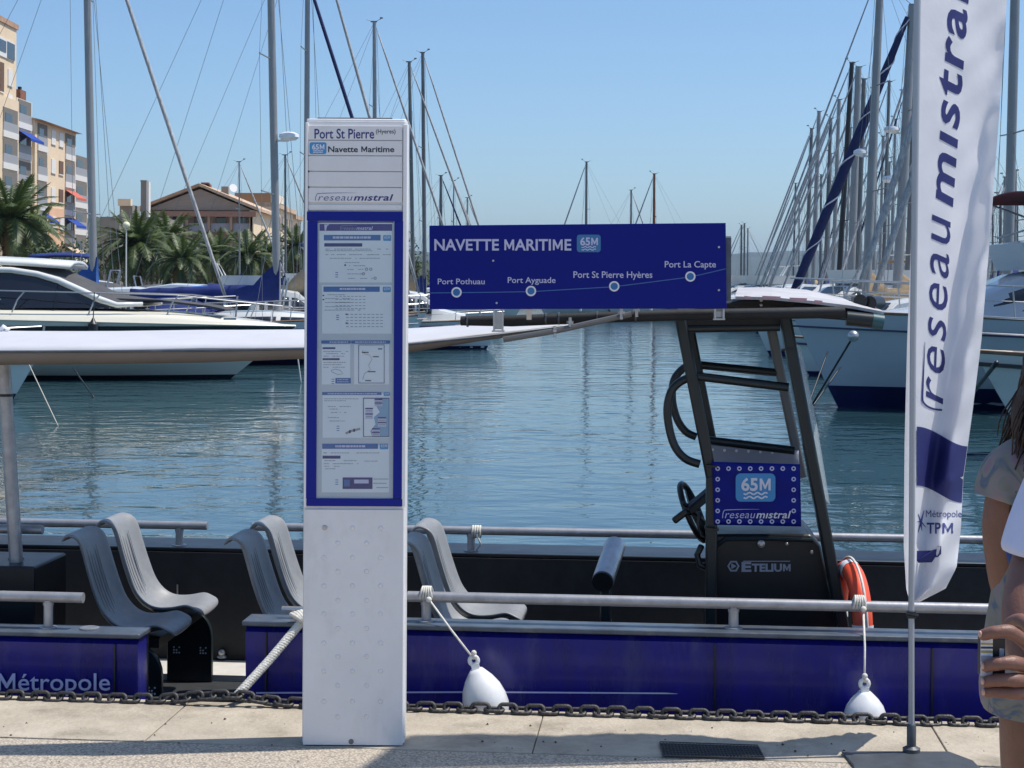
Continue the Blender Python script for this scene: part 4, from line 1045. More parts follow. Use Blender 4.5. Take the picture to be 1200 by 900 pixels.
def motorboat(px, Y, L, heading, label, fly=False, bim=None, m=GEL, top=0.0, cov=None, name='motor_boat', hs=1.0, wins=True, fb=1.25, flag=None, boot=BOOT, arch=False, group='motor boats moored in the marina'):
    b = P(px, 340, Y); r = thing(name, (b.x, Y, WZ), label, 'motor boat', group, rz=R(heading))
    rows = hull(r, L, L * .32, fb * hs, fb * .8 * hs, m, boot, over=L * .12, stern=.92, full=2.6, n=16, ms=6, stripe=(boot, .15, .03), bh=.12)
    d = fb * .85 * hs; w = L * .13
    st = [(-L * .2, d - .1, d + 1.15 * hs, w * 1.05, w * .85), (-L * .05, d - .1, d + 1.2 * hs, w * 1.05, w * .85), (L * .08, d - .1, d + 1.05 * hs, w, w * .8), (L * .17, d, d + .5 * hs, w * .9, w * .75), (L * .3, d + .15, d + .3 * hs, w * .6, w * .5)]
    o, cr = cabin(r, st, m)
    if wins: side_windows(o, cr, .1, 2.6, .42, .85, pieces=3)
    mb = MB(); a, c_ = cr[2], cr[3]
    mb.grid([[a[3].lerp(c_[3], .08) + Vector((.03, 0, .03)), a[5].lerp(c_[5], .08) + Vector((.03, 0, .03))], [a[3].lerp(c_[3], .9) + Vector((.03, 0, .03)), a[5].lerp(c_[5], .9) + Vector((.03, 0, .03))]]); mb.build('windscreen', SMOKE, o, world=False, solid=.02)
    if cov:
        mb = MB(); mb.grid([[Vector((-L * .48, y * w * 1.1, d + .5)), Vector((-L * .35, y * w * 1.1, d + 1.1 * (1 - .3 * abs(y)))), Vector((-L * .21, y * w, d + 1.25 * (1 - .25 * abs(y))))] for y in (-1, -.8, 0, .8, 1)]); mb.build('cockpit_cover', cov, r, world=False, smooth=True, solid=.03)
    if fly:
        mb = MB(); g = [[Vector((x, -w * .9 * q, d + 1.2 * hs)), Vector((x + .1, -w * .95 * q, d + 1.75 * hs)), Vector((x + .1, w * .95 * q, d + 1.75 * hs)), Vector((x, w * .9 * q, d + 1.2 * hs))] for x, q in ((-L * .22, 1), (-L * .05, 1), (L * .06, .8))]
        mb.grid(g); mb.f.append((8, 9, 10, 11)); mb.f.append((3, 2, 1, 0)); mb.build('flybridge', m, r, world=False)
        mb = MB(); mb.tube([(-L * .2, -w * .8, d + 1.7 * hs), (-L * .24, -w * .8, d + 2.4 * hs), (-L * .24, w * .8, d + 2.4 * hs), (-L * .2, w * .8, d + 1.7 * hs)], .05, 6); mb.build('radar_arch', GEL, r, world=False)
    if bim:
        h = d + (3.0 if fly else 2.0) * hs; mb = MB()
        g = [[Vector((-L * .3 + L * .3 * i / 6, w * 1.05 * cos(pi * j / 6), h + .12 * sin(pi * j / 6) + .08 * sin(pi * i / 6))) for j in range(7)] for i in range(7)]
        mb.grid(g); bo = mb.build('bimini', bim, r, world=False, smooth=True, solid=.05)
        mb = MB(); z0 = h - (1.35 if fly else 1.6) * hs
        for s in (-1, 1):
            for x0, x1 in ((-L * .3, -L * .12), (0, -L * .18), (-L * .15, -L * .3), (-L * .15, 0)): mb.tube([(x0, s * w, h), (x1, s * w * .95, z0)], .018, 4)
        tag(mb.build('bimini_frame', STEEL, bo, world=False), kind='stuff')
    if arch:
        mb = MB(); mb.tube([(-L * .3, -w, d), (-L * .34, -w, d + 1.6), (-L * .34, w, d + 1.6), (-L * .3, w, d)], .04, 6); mb.build('roll_bar', STEEL, r, world=False)
    rails(r, rows, 8, .5, step=2, r=.014)
    if flag:
        mb = MB(); a = Vector((-L / 2, .3, d)); mb.tube([a, a + Vector((-.35, 0, 1.5))], .018, 5); fo = mb.build('flagstaff', TEAK, r, world=False)
        mb = MB(); mb.grid([[a + Vector((-.33 + .05 * j - .04 * i, .06 * sin(j * 1.7), 1.4 - .22 * i - .12 * j)) for j in range(6)] for i in range(5)]); mb.build('ensign', flag, fo, world=False)
    return r
motorboat(35, 62, 9, 185, 'white motor boat under a grey cover behind the cream yacht', cov=SOFTG, arch=True, fb=1.4)
motorboat(112, 66, 8, 10, 'white cabin boat with lifebelt by the foot of the globe lamp', fly=False, bim=COVB, fb=1.5, cov=COVB2)
motorboat(196, 72, 8.5, 175, 'white cabin boat under the left end of the navy boom cover', cov=COVB, fb=1.3)
motorboat(238, 80, 9, 5, 'white boat with grey canvas under the middle of the navy boom cover', cov=SOFTG, arch=True)
motorboat(292, 70, 8, 8, 'white motor boat directly left of the radar mast foot', cov=COVB2, fb=1.2)
motorboat(352, 78, 9, 184, 'white motor boat with flybridge beside the left edge of the information column', fly=True, bim=COVB)
motorboat(300, 98, 9, 4, 'far white motor boat below the green shrubs', fly=True)
motorboat(505, 95, 8, 186, 'white motor boat low beside the left end of the route board', cov=COVB, fb=1.2)
motorboat(175, 56, 7.5, 6, 'small white cuddy boat behind the bow rail of the cream yacht', fb=1.15, cov=COVB2)
motorboat(252, 57, 7, 184, 'small white boat with windscreen beneath the navy boom cover', fb=1.1, arch=True)
motorboat(330, 60, 7.5, 3, 'small white boat with blue cockpit cover at the foot of the radar mast', fb=1.15, cov=COVB)
motorboat(478, 62, 7, 0, 'small white motor boat just right of the information column', fb=1.1, cov=SOFTG)
motorboat(540, 118, 9, 0, 'far white motor boat behind the left part of the route board')
motorboat(-140, 33.5, 6.2, 5, 'small pale boat bow half hidden under the awning at the left edge', fb=.95, arch=False, wins=False)
FLR = mat('ensign_cloth', (.45, .06, .05), .8, noise=.6, nscale=2, transl=.2)
motorboat(872, 120, 11, 195, 'white flybridge cruiser just right of the route board', fly=True, bim=None, fb=1.6, flag=FLR)
motorboat(893, 108, 10, 200, 'white cruiser with red ensign between the leaning furled sails', fly=True, fb=1.5, flag=FLR)
motorboat(925, 96, 10, 205, 'white cruiser behind the foot of the navy furled sail', fly=False, fb=1.5, flag=FLR)
motorboat(968, 88, 10, 200, 'white cabin cruiser with tan cover above the console roof', fly=False, cov=COVT, fb=1.5)
motorboat(1002, 70, 10, 205, 'white cruiser with brown canvas left of the twin furled sails', fly=True, cov=COVT, fb=1.5, flag=FLR)
motorboat(1048, 74, 10, 200, 'white cruiser left of the feather flag with tan canopy', cov=COVT, fly=False, fb=1.6, bim=COVT)
motorboat(1062, 45, 6.5, 190, 'small white motor boat with grey underside, moored behind the console upright', fb=1.0, cov=SOFTG)
motorboat(1512, 23.5, 8.8, 182, 'white boat bow with dark underside reaching in from the right edge', fb=1.42, boot=BOOTK, wins=True)

# twin white furled sails leaning at the right (on a boat whose mast is outside the frame)
sailboat(1180, 345, 46, -330, R(184), 'sailboat with twin furled white foresails leaning left of the feather flag', L=12.5, mast_h=14.5, J=4.1, mr=.13, hullm=GEL, cover=COVB, furl=FURLW, furl_r=.09, lean=.02, detail=2, flag=FLR)

tw = [o for o in bpy.data.objects if o.get('label', '').startswith('sailboat with twin furled')][0]
f0 = [c for c in tw.children if c.name.startswith('furled')][0]
f1 = part('furled_staysail', f0.data, tw, loc=(-.42, 0, 0)); f1.scale = (1, 1, .97)
# ---------------------------------------------------------------- mooring lines
def rope(name, pts, r, m, label, cat='rope', seg=8, sag=0.0, group=None, parent=None):
    pp = []
    for a, b_ in zip(pts, pts[1:]):
        a, b_ = Vector(a), Vector(b_)
        for i in range(8): t = i / 8; pp.append(a.lerp(b_, t) - Vector((0, 0, sag * 4 * t * (1 - t))))
    pp.append(Vector(pts[-1])); mb = MB(); mb.tube(pp, r, seg)
    o = mb.build(name, m, parent, smooth=True)
    if not parent: tag(o, label, cat, group)
    return o
# hawse ring and chain line on the big pale hull
p0 = P(1000, 394, 29.6); p1 = on_plane(950, 477, WZ)
hr = MB(); hr.sphere(p0, .10, 12, 8); ho = tag(hr.build('mooring_ball', STEEL, smooth=True), 'round steel hawse fitting on the big pale hull', 'hawse')
rope('mooring_line', [p0, p1], .02, BOOTK, 'dark mooring line running down to the water from the big pale hull')
rope('mooring_line', [P(970, 412, 31.5), P(945, 480, 30)], .016, BOOTK, 'thin dark line just left of the hawse line, by the console windscreen')
rope('mooring_line', [P(985, 430, 31), P(951, 478, 29.9)], .014, BOOTK, 'thin dark line between the other two by the pale bow')
rope('mooring_line', [P(33, 425, 30.5), on_plane(68, 499, WZ)], .010, mat('weathered_rope', (.42, .40, .34), .9), 'pale mooring line below the awning at the left edge')
rope('mooring_line', [P(85, 430, 38), on_plane(110, 466, WZ)], .018, BOOTK, 'dark mooring line under the cream yacht')
rope('mooring_line', [P(348, 412, 40), P(353, 450, 40)], .016, ROPE, 'thin pale line from the awning to the water beside the information column')
rope('mooring_line', [P(1168, 425, 22), P(1140, 460, 24)], .03, BOOTK, 'thick dark line under the right edge boat bow')

# ================================================================== SHUTTLE BOAT (beside the quay)
sb = thing('shuttle_boat', Bt(0, 1.2, WZ), 'dark blue open shuttle boat with grey seats, tube rails and black steering console', 'boat')
def Bx(mb, u0, u1, v0, v1, z0, z1): mb.box(u0, u1, v0, v1, z0, z1, M=lambda v: Bt(v.x, v.y, v.z)); return mb
ZG = 0.262                                        # gunwale top
DZ = -0.31                                        # deck
u_gapL, _ = GU(163, 760, .22); u_gapR, _ = GU(289, 760, .22)
VN0, VN1 = 0.20, 0.33                             # near side bulwark (outer / inner)
VF0, VF1 = 2.00, 2.30
UL, UR = -3.6, 3.9
def bulwark(ua, ub, v0, v1, out, zt=ZG, zb=-1.0, name='hull_side', m=HULLBLUE):
    mb = MB(); sgn = -1 if out < 0 else 1
    vo, vi = (v0, v1) if out < 0 else (v1, v0)
    prof = [(vo + .03 * -sgn, zt - .008), (vo, zt - .03), (vo - sgn * .01, (zt + DZ) / 2), (vo - sgn * .05, DZ - .1), (vo - sgn * .16, zb), (vi, zb), (vi, zt - .008)]
    mb.prism([Bt(ua, v, z) for v, z in prof], Bt(ub, 0, 0) - Bt(ua, 0, 0)); return mb.build(name, m, sb, smooth=30)
zL = .20
bulwark(UL, u_gapL, VN0, VN1, -1, zL); bulwark(u_gapR, UR, VN0, VN1, -1)
bulwark(UL, UR, VF0, VF1, 1, ZG)
for ua, ub, v0, v1, zt in ((UL, u_gapL + .012, VN0 - .015, VN1 + .01, zL), (u_gapR - .012, UR, VN0 - .015, VN1 + .01, ZG), (UL, UR, VF0 - .01, VF1 + .015, ZG)):
    mb = MB(); Bx(mb, ua, ub, v0, v1, zt - .006, zt + .014); mb.build('gunwale', GUNW if v0 < 1 else BLACKP, sb, bevel=.005, smooth=30)
mb = MB(); Bx(mb, UL, UR, VN1 + .001, VF0 - .001, DZ - .08, DZ); mb.build('deck', DECK, sb)
mb = MB(); Bx(mb, UL, UR, VF0 - .35, VF0 - .03, DZ + .001, DZ + .03); mb.build('lit_floor_strip', DECKLIT, sb)  # pale strip paints the sunlit far side of the deck floor
mb = MB(); Bx(mb, UL, UR, VF0 - .02, VF0 - .002, DZ, ZG - .008); Bx(mb, UL, u_gapL, VN1 + .002, VN1 + .02, DZ, zL - .01); Bx(mb, u_gapR, UR, VN1 + .002, VN1 + .02, DZ, ZG - .01); mb.build('inner_lining', BLACKM, sb)
mb = MB(); Bx(mb, u_gapL - .01, u_gapR + .01, VN0 + .02, VN1 - .002, DZ - .12, DZ - .005); mb.build('boarding_sill', DECK, sb)
mb = MB()
for i in range(60):
    uu = u_gapL + .04 + (u_gapR - u_gapL - .08) * i / 59
    for j in range(7): Bx(mb, uu - .006, uu + .006, VN1 + .04 + .045 * j, VN1 + .07 + .045 * j, DZ - .004, DZ + .003 )
tag(mb.build('tread_pattern', STEEL, sb), kind='stuff')
mb = MB(); Bx(mb, UL, UR, VN0 + .1, VF1 - .1, -1.1, DZ - .1); mb.build('hull_bottom', BOOTK, sb)
# panel seams of the hull side
for px in (135, 312, 838, 1092): 
    uu, _ = GU(px, 770, VN0); mb = MB(); Bx(mb, uu - .003, uu + .003, VN0 - .008, VN0 + .004, DZ, (zL if px < 200 else ZG) - .03); mb.build('seam', BLACKP, sb)
# near side lettering and stripe
fnH = lambda x, y: G(x, y, VN0 - .006)
mb = MB(); put_text(mb, 'M\u00e9tropole', -2, 129, 809, 789, fnH, bold=.006); mb.build('lettering', PRINTL, sb)
mb = MB(); stripf(mb, [(300, 812), (560, 811), (780, 812.5), (794, 813)], [1.8, 1.8, 1.6, .4], lambda x, y: G(x, y, VN0 - .012)); mb.build('hull_stripe', PRINTL, sb)
# rails
def rail(px0, px1, v, z, r, posts, zp, name='rail', ends=False, m=GALV):
    ua, _ = GU(px0, 650, v); ub, _ = GU(px1, 650, v); mb = MB()
    mb.tube([Bt(ua + (ub - ua) * i / 6, v, z) for i in range(7)], r, 14); o = mb.build(name, m, sb, smooth=50)
    for p in posts:
        uu, _ = GU(p, 650, v); mb = MB(); mb.tube([Bt(uu, v, zp), Bt(uu, v, z - r * .6)], r * .92, 12); mb.lathe([(r * 1.7, 0), (r * 1.7, .008), (r, .012)], Bt(uu, v, zp), 14); mb.build('rail_post', m, o, smooth=40)
        mb = MB(); mb.tube([Bt(uu, v, z - r * 1.5), Bt(uu, v, z - r * .9)], r * 1.06, 12); mb.build('weld_collar', m, o, smooth=40)
    return o
rn = .021
rail(478, 1420, .27, .372, rn, (500, 860, 1230), ZG + .01)
rail(-160, 98, .27, .338, rn, (57, -120), zL + .01)
rail(-160, 50, 1.0, .50, rn, (19,), .368)
mb = MB(); ub, _ = GU(50, 700, .9); Bx(mb, UL, ub, .80, 1.2, DZ, .368); mb.build('equipment_box', BLACKP, sb, bevel=.01)
rail(-160, 243, 2.06, .378, rn, (210, -60), ZG + .01)
rail(296, 1420, 2.06, .378, rn, (552, 1290), ZG + .01)
# canopy posts, canopy
mb = MB(); mb.tube([G(4, 422, .92), G(20, 672, .92)], .030, 14); mb.build('canopy_post', GALV, sb, smooth=40)
mb = MB(); p = G(7, 463, .92); mb.tube([p - Vector((0, 0, .006)), p + Vector((0, 0, .006))], .032, 14); mb.build('cable_tie', BLACKP, sb)
cpts_far = [(-160, 386), (0, 389), (120, 389.5), (240, 389), (355, 387.5), (480, 384.5), (560, 381), (640, 377), (700, 373), (733, 370)]
cpts_near = [(-160, 411), (0, 411), (120, 410.5), (240, 409.5), (355, 407.5), (480, 402), (560, 394), (640, 384), (700, 375.5), (735, 371)]
g = []; gn = []
for i in range(len(cpts_far)):
    a = G(*cpts_far[i], 1.42 if i < 6 else 1.42 - .08 * (i - 5)); b_ = G(*cpts_near[i], .45 if i < 5 else .45 + .13 * (i - 4))
    g.append([a.lerp(b_, j / 8) + Vector((0, 0, .03 * sin(pi * j / 8) * (1 if i < 5 else .3) + .004 * sin(i * 2.1 + j))) for j in range(9)]); gn.append(b_)
mb = MB(); mb.grid(g); cn = mb.build('awning', CANVAS, sb, smooth=True, solid=.006)
vh = [18, 17, 16.5, 15.5, 13, 11, 6, 5, 3, 1]
mb = MB(); mb.grid([[p + Vector((0, -.003, 0)), p - Vector((0, -.02, h * .0017)), p - Vector((0, -.05, h * .0035))] for p, h in zip(gn, vh)]); mb.build('valance', VALANCE, cn, smooth=True, solid=.005)
mb = MB(); mb.tube([p + Vector((0, -.008, -.004)) for p in gn], .006, 6); mb.build('edge_piping', GUNW, cn, smooth=True)
# left lifted corner of the canopy with its frame
mb = MB(); mb.tube([G(-8, 396, 1.2), G(4, 383, 1.2), G(9, 386, 1.2), G(-6, 402, 1.2)], .012, 6); mb.build('corner_strap', WHITE2, cn)
# under-canopy rafters so that it is carried
mb = MB()
for px in (60, 250, 440): mb.tube([G(px, 425, .5) + Vector((0, .03, .02)), G(px, 425, .5) + Vector((.1, .85, .04))], .012, 6)
mb.build('canopy_rib', GALV, cn)

# black tube with rolled cover along the canopy front, up to the console roof
V1 = .62
mb = MB(); mb.tube([G(540, 376, V1), G(600, 376, V1), G(700, 372, V1), G(800, 369, V1), G(990, 366, V1)], [.020, .024, .023, .023, .024], 14); mb.build('front_beam', BLACKM, sb, smooth=40)
for px in (548, 585, 640, 655, 700, 745): mb = MB(); mb.tube([G(px - 1, 376 - (px - 540) * .025, V1), G(px + 1, 376 - (px - 540) * .025, V1)], .0265, 14); mb.build('strap', GUNW, sb)
mb = MB(); mb.tube([G(590, 398, V1 - .05), G(650, 388, V1 - .06), G(740, 368, V1 - .04)], .012, 8); mb.build('brace_tube', ALUD, sb, smooth=40)
for px, py in ((650, 389), (668, 379), (746, 365), (728, 368)):
    p = G(px, py, V1 - .06); mb = MB(); mb.tube([p + Vector((0, 0, -.022)), p + Vector((0, 0, .024))], .007, 8); mb.lathe([(.014, 0), (.014, .01)], p, 6); mb.lathe([(.014, .012), (.012, .02)], p - Vector((0, 0, .012)), 6); mb.build('shackle', STEEL, sb)
# console roof
mb = MB(); rp = [(786, 368), (835, 357), (870, 352), (905, 351), (960, 355), (1000, 362), (1030, 369), (1026, 378), (985, 375), (930, 371), (895, 371), (790, 377)]
mb.prism([G(*q, 1.0) for q in rp], Bt(0, 1.0, 0) - Bt(0, 0, 0)); mb.build('roof_frame', BLACKM, sb, bevel=.006)
mb = MB(); mb.grid([[G(862, 349, .75), G(905, 350, .75), G(950, 354, .75), G(999, 360, .75), G(1036, 367, .75)], [G(862, 346, .9), G(905, 346, .9), G(950, 350, .9), G(999, 356, .9), G(1030, 364, .9)], [G(865, 338.5, 1.7), G(905, 338, 1.7), G(945, 341, 1.7), G(985, 350, 1.7), G(1010, 360, 1.7)]]); rfp = mb.build('roof_panel', mat('roof_panel_white', (.50, .49, .51), .6, noise=.2, nscale=5), sb, solid=.012)
mb = MB()
for x0, x1 in ((893, 915), (925, 946), (954, 964), (872, 880)):
    yb = 346 + max(0, x0 - 905) * .1
    flat(mb, [(x0, yb), (x1, yb + .9), (x1 - 1, yb + 4.2), (x0 + 1, yb + 3)], lambda x, y: G(x, y + .6, .74))
mb.build('roof_print', PRINTR, rfp)
mb = MB(); mb.tube([G(930, 361, .8), G(985, 366, .8), G(1026, 373, .8)], .024, 12); mb.build('roof_side_tube', BLACKP, sb, smooth=40)
mb = MB(); mb.tube([G(992, 373, .7), G(1022, 376, .7)], .030, 14); mb.build('roller_tube', DKGREEN, sb, smooth=40)
mb = MB(); mb.tube([G(1022, 376, .7), G(1035, 378, .7)], .032, 14); mb.build('roller_cap', mat('teal_cap', (.03, .10, .12), .4), sb, smooth=40)
for px, py in ((1013, 353), (1024, 355)):
    mb = MB(); p = G(px, py, .95); mb.tube([p + Vector((-.03, -.06, 0)), p + Vector((.03, .04, 0))], .03, 14); mb.build('searchlight', BLACKP, sb, smooth=40)
for i in range(3): mb = MB(); p = G(892, 352 + 5.5 * i, .92); mb.sphere(p, .007, 8, 6); mb.build('bolt', STEEL, sb)
# console uprights
def leg(pa, pb, v, w, d, m=DKGREEN, name='upright'):
    mb = MB(); mb.bar(G(*pa, v), G(*pb, v), w, d, up=Bt(0, 1, 0) - Bt(0, 0, 0)); return mb.build(name, m, sb, bevel=.01, smooth=30)
leg((797, 372), (834, 560), 1.0, .05, .055); leg((834, 556), (833, 742), 1.0, .05, .053)
leg((806, 374), (842, 556), 1.55, .045, .05)
leg((918, 362), (989, 742), 1.0, .05, .095)
leg((904, 386), (940, 560), 1.55, .045, .04, ALUD)
for a, b_, v in (((800, 385), (914, 383), 1.0), ((812, 427), (914, 437), 1.55), ((816, 441), (924, 454), 1.0), ((830, 516), (931, 528), 1.3)):
    mb = MB(); mb.tube([G(*a, v), G(*b_, v)], .019, 12); mb.build('cross_tube', DKGREEN, sb, smooth=40)
mb = MB(); mb.bar(G(800, 377, 1.0), G(915, 376, 1.0), .04, .03); mb.build('header', BLACKM, sb)
def loop(pts, v):
    mb = MB(); P3 = [G(*q, v) for q in pts]; sm = []
    for i in range(len(P3) - 1):
        a0, a1, a2, a3 = P3[max(0, i - 1)], P3[i], P3[i + 1], P3[min(len(P3) - 1, i + 2)]
        for j in range(5):
            t = j / 5; sm.append(.5 * ((2 * a1) + (a2 - a0) * t + (2 * a0 - 5 * a1 + 4 * a2 - a3) * t * t + (3 * a1 - a0 - 3 * a2 + a3) * t ** 3))
    sm.append(P3[-1]); mb.tube(sm, .018, 12); mb.build('grab_handle', DKGREEN, sb, smooth=50)
loop([(806, 443), (795, 449), (786, 460), (782, 480), (785, 505), (792, 525), (804, 538), (820, 544)], 1.0)
loop([(806, 428), (796, 436), (789, 448), (788, 470), (794, 492), (804, 506), (816, 512)], 1.5)
# helm body
mb = MB(); hb = [(834, 626), (950, 626), (962, 640), (985, 744), (826, 744), (834, 690)]
mb.prism([G(*q, 1.06) for q in hb], Bt(0, .5, 0) - Bt(0, 0, 0)); mb.build('console_body', BLACKP, sb, bevel=.012, smooth=30)
mb = MB(); mb.tube([G(838, 641, 1.05), G(850, 632, 1.05), G(900, 631, 1.05), G(952, 633, 1.05)], .010, 8); mb.build('console_trim', DKGREEN, sb)
for px, py, r_ in ((892, 637, .016), (922, 637, .008), (951, 647, .008)):
    mb = MB(); mb.lathe([(r_, 0), (r_, .01), (r_ * .5, .014)], G(px, py, 1.05), 14, axis=-(Bt(0, 1, 0) - Bt(0, 0, 0))); mb.build('lock', STEEL, sb)
fnE = lambda x, y: G(x, y, 1.052)
mb = MB(); put_text(mb, 'E', 869, 880.5, 669.5, 658.5, fnE, bold=.045); put_text(mb, 'TELIUM', 881, 926.5, 669.5, 660.5, fnE, bold=.04)
rectf(mb, 871, 926, 657.2, 658.2, fnE)
ringf(mb, 859.5, 663.5, 5.0, 7.2, fnE, 6)
flat(mb, [(857, 660), (863, 663.5), (857, 667)], fnE); mb.build('maker_lettering', PRINTG, sb)
# vinyl banners
def grommets(x0, x1, y0, y1, nx, ny, fn, par):
    mb = MB()
    for i in range(nx):
        for y in (y0, y1): ringf(mb, x0 + (x1 - x0) * i / (nx - 1), y, 1.3, 2.7, fn, 12)
    for j in range(1, ny - 1):
        for x in (x0, x1): ringf(mb, x, y0 + (y1 - y0) * j / (ny - 1), 1.3, 2.7, fn, 12)
    tag(mb.build('grommet', PRINTL, par), kind='stuff')
def wav(v0, amp=.004): return lambda x, y: G(x, y, v0 + amp * sin(x * .11 + y * .07) + amp * .6 * sin(y * .19 - x * .05))
fb_ = wav(.955)
def quadgrid(c, fn, n=14):
    (a, b_, c_, d) = c; return [[fn(*( (a[0] * (1 - s) + b_[0] * s) * (1 - t) + (d[0] * (1 - s) + c_[0] * s) * t, (a[1] * (1 - s) + b_[1] * s) * (1 - t) + (d[1] * (1 - s) + c_[1] * s) * t)) for s in [i / n for i in range(n + 1)]] for t in [j / n for j in range(n + 1)]]
mb = MB(); mb.grid(quadgrid([(834.5, 541), (937.5, 544), (939, 617), (837, 615)], fb_)); ban = mb.build('route_banner', SIGNBLUE, sb, smooth=True, solid=.003)
off = lambda f, d: (lambda x, y: f(x, y) - (Bt(0, 1, 0) - Bt(0, 0, 0)) * d)
bx, wx = MB(), MB(); badge65(bx, wx, 862, 908.5, 554.5, 587.5, off(lambda x, y: G(x, y, .955), .010), off(lambda x, y: G(x, y, .955), .013)); bx.build('badge', LTBLUE, ban); wx.build('badge_print', PRINTW, ban)
a, b_ = MB(), MB(); logo(a, b_, 847, 927, 607, 598.5, off(fb_, .005)); a.build('logo_print', PRINTL, ban); b_.build('logo_print', PRINTW, ban)
grommets(841, 930, 549, 611, 8, 6, off(fb_, .004), ban)
fb2 = wav(1.5); mb = MB(); mb.grid(quadgrid([(831, 521), (936, 528), (938, 590), (834, 588)], fb2)); ban2 = mb.build('rear_banner', PRINTG, sb, smooth=True, solid=.003)
mb = MB()
for i in range(6): p = (835 + 14 * i, 527 + i * .6); ringf(mb, p[0], p[1], 0, 1.8, off(fb2, .004), 10)
mb.build('grommet', WHITE2, ban2)
# windscreen
mb = MB(); mb.grid([[G(928, 398, 1.05), G(938, 408, 1.35)], [G(946, 500, 1.05), G(957, 500, 1.35)], [G(962, 580, 1.05), G(972, 592, 1.35)]]); mb.build('windscreen', GLASS2, sb, solid=.006)
# throttle, wheel, pendant cables
def ring(c_, nrm, R_, r_, seg=28):
    nrm = Vector(nrm).normalized(); x = nrm.orthogonal().normalized(); y = nrm.cross(x)
    return [Vector(c_) + (x * cos(2 * pi * i / seg) + y * sin(2 * pi * i / seg)) * R_ for i in range(seg)]
wc = G(812, 600, 1.3)
mb = MB(); mb.tube(ring(wc, (.92, -.25, .42), .135, .014), .014, 8, closed=True)
for i in range(3): e = ring(wc, (.92, -.25, .42), .13, .01, 3)[i]; mb.bar(wc, e, .02)
mb.build('steering_wheel', BLACKP, sb, smooth=50)
mb = MB(); mb.bar(G(789, 611, 1.15), G(806, 598, 1.15), .035, .03); mb.bar(G(804, 600, 1.15), G(834, 575, 1.25), .045, .04); mb.bar(G(800, 588, 1.15), G(826, 612, 1.2), .018, .018); mb.build('throttle_lever', BLACKP, sb, bevel=.008, smooth=30)
mb = MB(); mb.tube([G(820, 600, 1.0), G(818, 615, 1.02), G(822, 628, 1.0), G(832, 632, 1.0)], .008, 6); mb.tube([G(822, 640, 1.0), G(817, 650, 1.02), G(820, 662, 1.0), G(832, 668, 1.0)], .014, 8); mb.build('cable', BLACKP, sb, smooth=True)
for a in (((828, 545), (840, 546)), ((826, 618), (842, 620)), ((915, 410), (928, 409))):
    mb = MB(); mb.bar(G(*a[0], .97), G(*a[1], .97), .062, .008); mb.build('cable_tie', BLACKP, sb)
# steel bollard tube on the deck
a, b_ = G(706.5, 681, 1.0), G(720.5, 640, 1.35)
mb = MB(); mb.tube([a, b_], .048, 20); mb.build('leaning_tube', STEEL, sb, smooth=40)
mb = MB(); d_ = (a - b_).normalized(); mb.tube([a + d_ * .001, a + d_ * .012], .046, 20); mb.build('tube_end_cap', BLACKP, sb)
leg((710, 684), (710, 760), 1.1, .05, .05)
# seats
ux = Bt(1, 0, 0) - Bt(0, 0, 0); vx = Bt(0, 1, 0) - Bt(0, 0, 0)
prof = [(-.215, .395), (-.195, .425), (-.165, .428), (-.145, .40), (-.125, .34), (-.10, .25), (-.07, .16), (-.035, .08), (.01, .03), (.06, .008), (.12, .0), (.17, .004), (.22, .020), (.265, .028), (.292, .016), (.297, -.008)]
def halfw(i):
    t = i / (len(prof) - 1)
    return .145 + .022 * min(1, t * 2.2) - (.015 if i < 2 else 0) - (.03 if i == len(prof) - 1 else 0)
def seat_meshes():
    mb = MB(); rows_ = []
    for i, (x, z) in enumerate(prof):
        w = halfw(i); row = []
        for j in range(-6, 7):
            q = j / 6; lift = .045 * abs(q) ** 2.5 * (1 if 2 < i < 13 else .3)
            nx, nz = (.9, .35) if i < 7 else (.3, .95) if i > 9 else (.65, .75)
            row.append(Vector((x + nx * lift, q * w, z + nz * lift)))
        rows_.append(row)
    mb.grid(rows_); me = bpy.data.meshes.new('seat_shell'); me.from_pydata([tuple(v) for v in mb.v], [], mb.f); me.materials.append(SEATG)
    me.polygons.foreach_set('use_smooth', [True] * len(me.polygons))
    sl = []
    for j in range(-2, 3):
        mb = MB(); q = j * .2; pts = []
        for k in range(7):
            t = 4.2 + 3.1 * k / 6 - abs(j) * .25; i = int(t); f = t - i; x = prof[i][0] * (1 - f) + prof[i + 1][0] * f; z = prof[i][1] * (1 - f) + prof[i + 1][1] * f
            pts.append((Vector((x + .0175, q * .155, z + .006)), .005 * sin(pi * (k + .6) / 7.2)))
        mb.grid([[p + Vector((0, -w, 0)), p + Vector((0.001, 0, 0)), p + Vector((0, w, 0))] for p, w in pts]); s_ = bpy.data.meshes.new('slot'); s_.from_pydata([tuple(v) for v in mb.v], [], mb.f); s_.materials.append(SEATD); sl.append(s_)
    return me, sl
SM, SLOTS = seat_meshes()
def seat(u, v, z, yaw=0.0, ped=False):
    o = part('seat', SM, sb, loc=Bt(u, v, z) - sb.location, rot=(0, 0, -A0 + yaw)); q = o.modifiers.new('s', 'SOLIDIFY'); q.thickness = .015; q.offset = 0
    o.modifiers.new('u', 'SUBSURF').levels = 1
    for s_ in SLOTS: part('slot', s_, o)
    return o
u0, z0 = GU(112, 728, .76)
zs = .075
for du, n_ in ((0, 2), (.722, 2), (1.47, 2), (-.78, 2), ):
    for k in range(n_): seat(u0 + du + .03, .94 + .455 * k + .0, zs, 0)
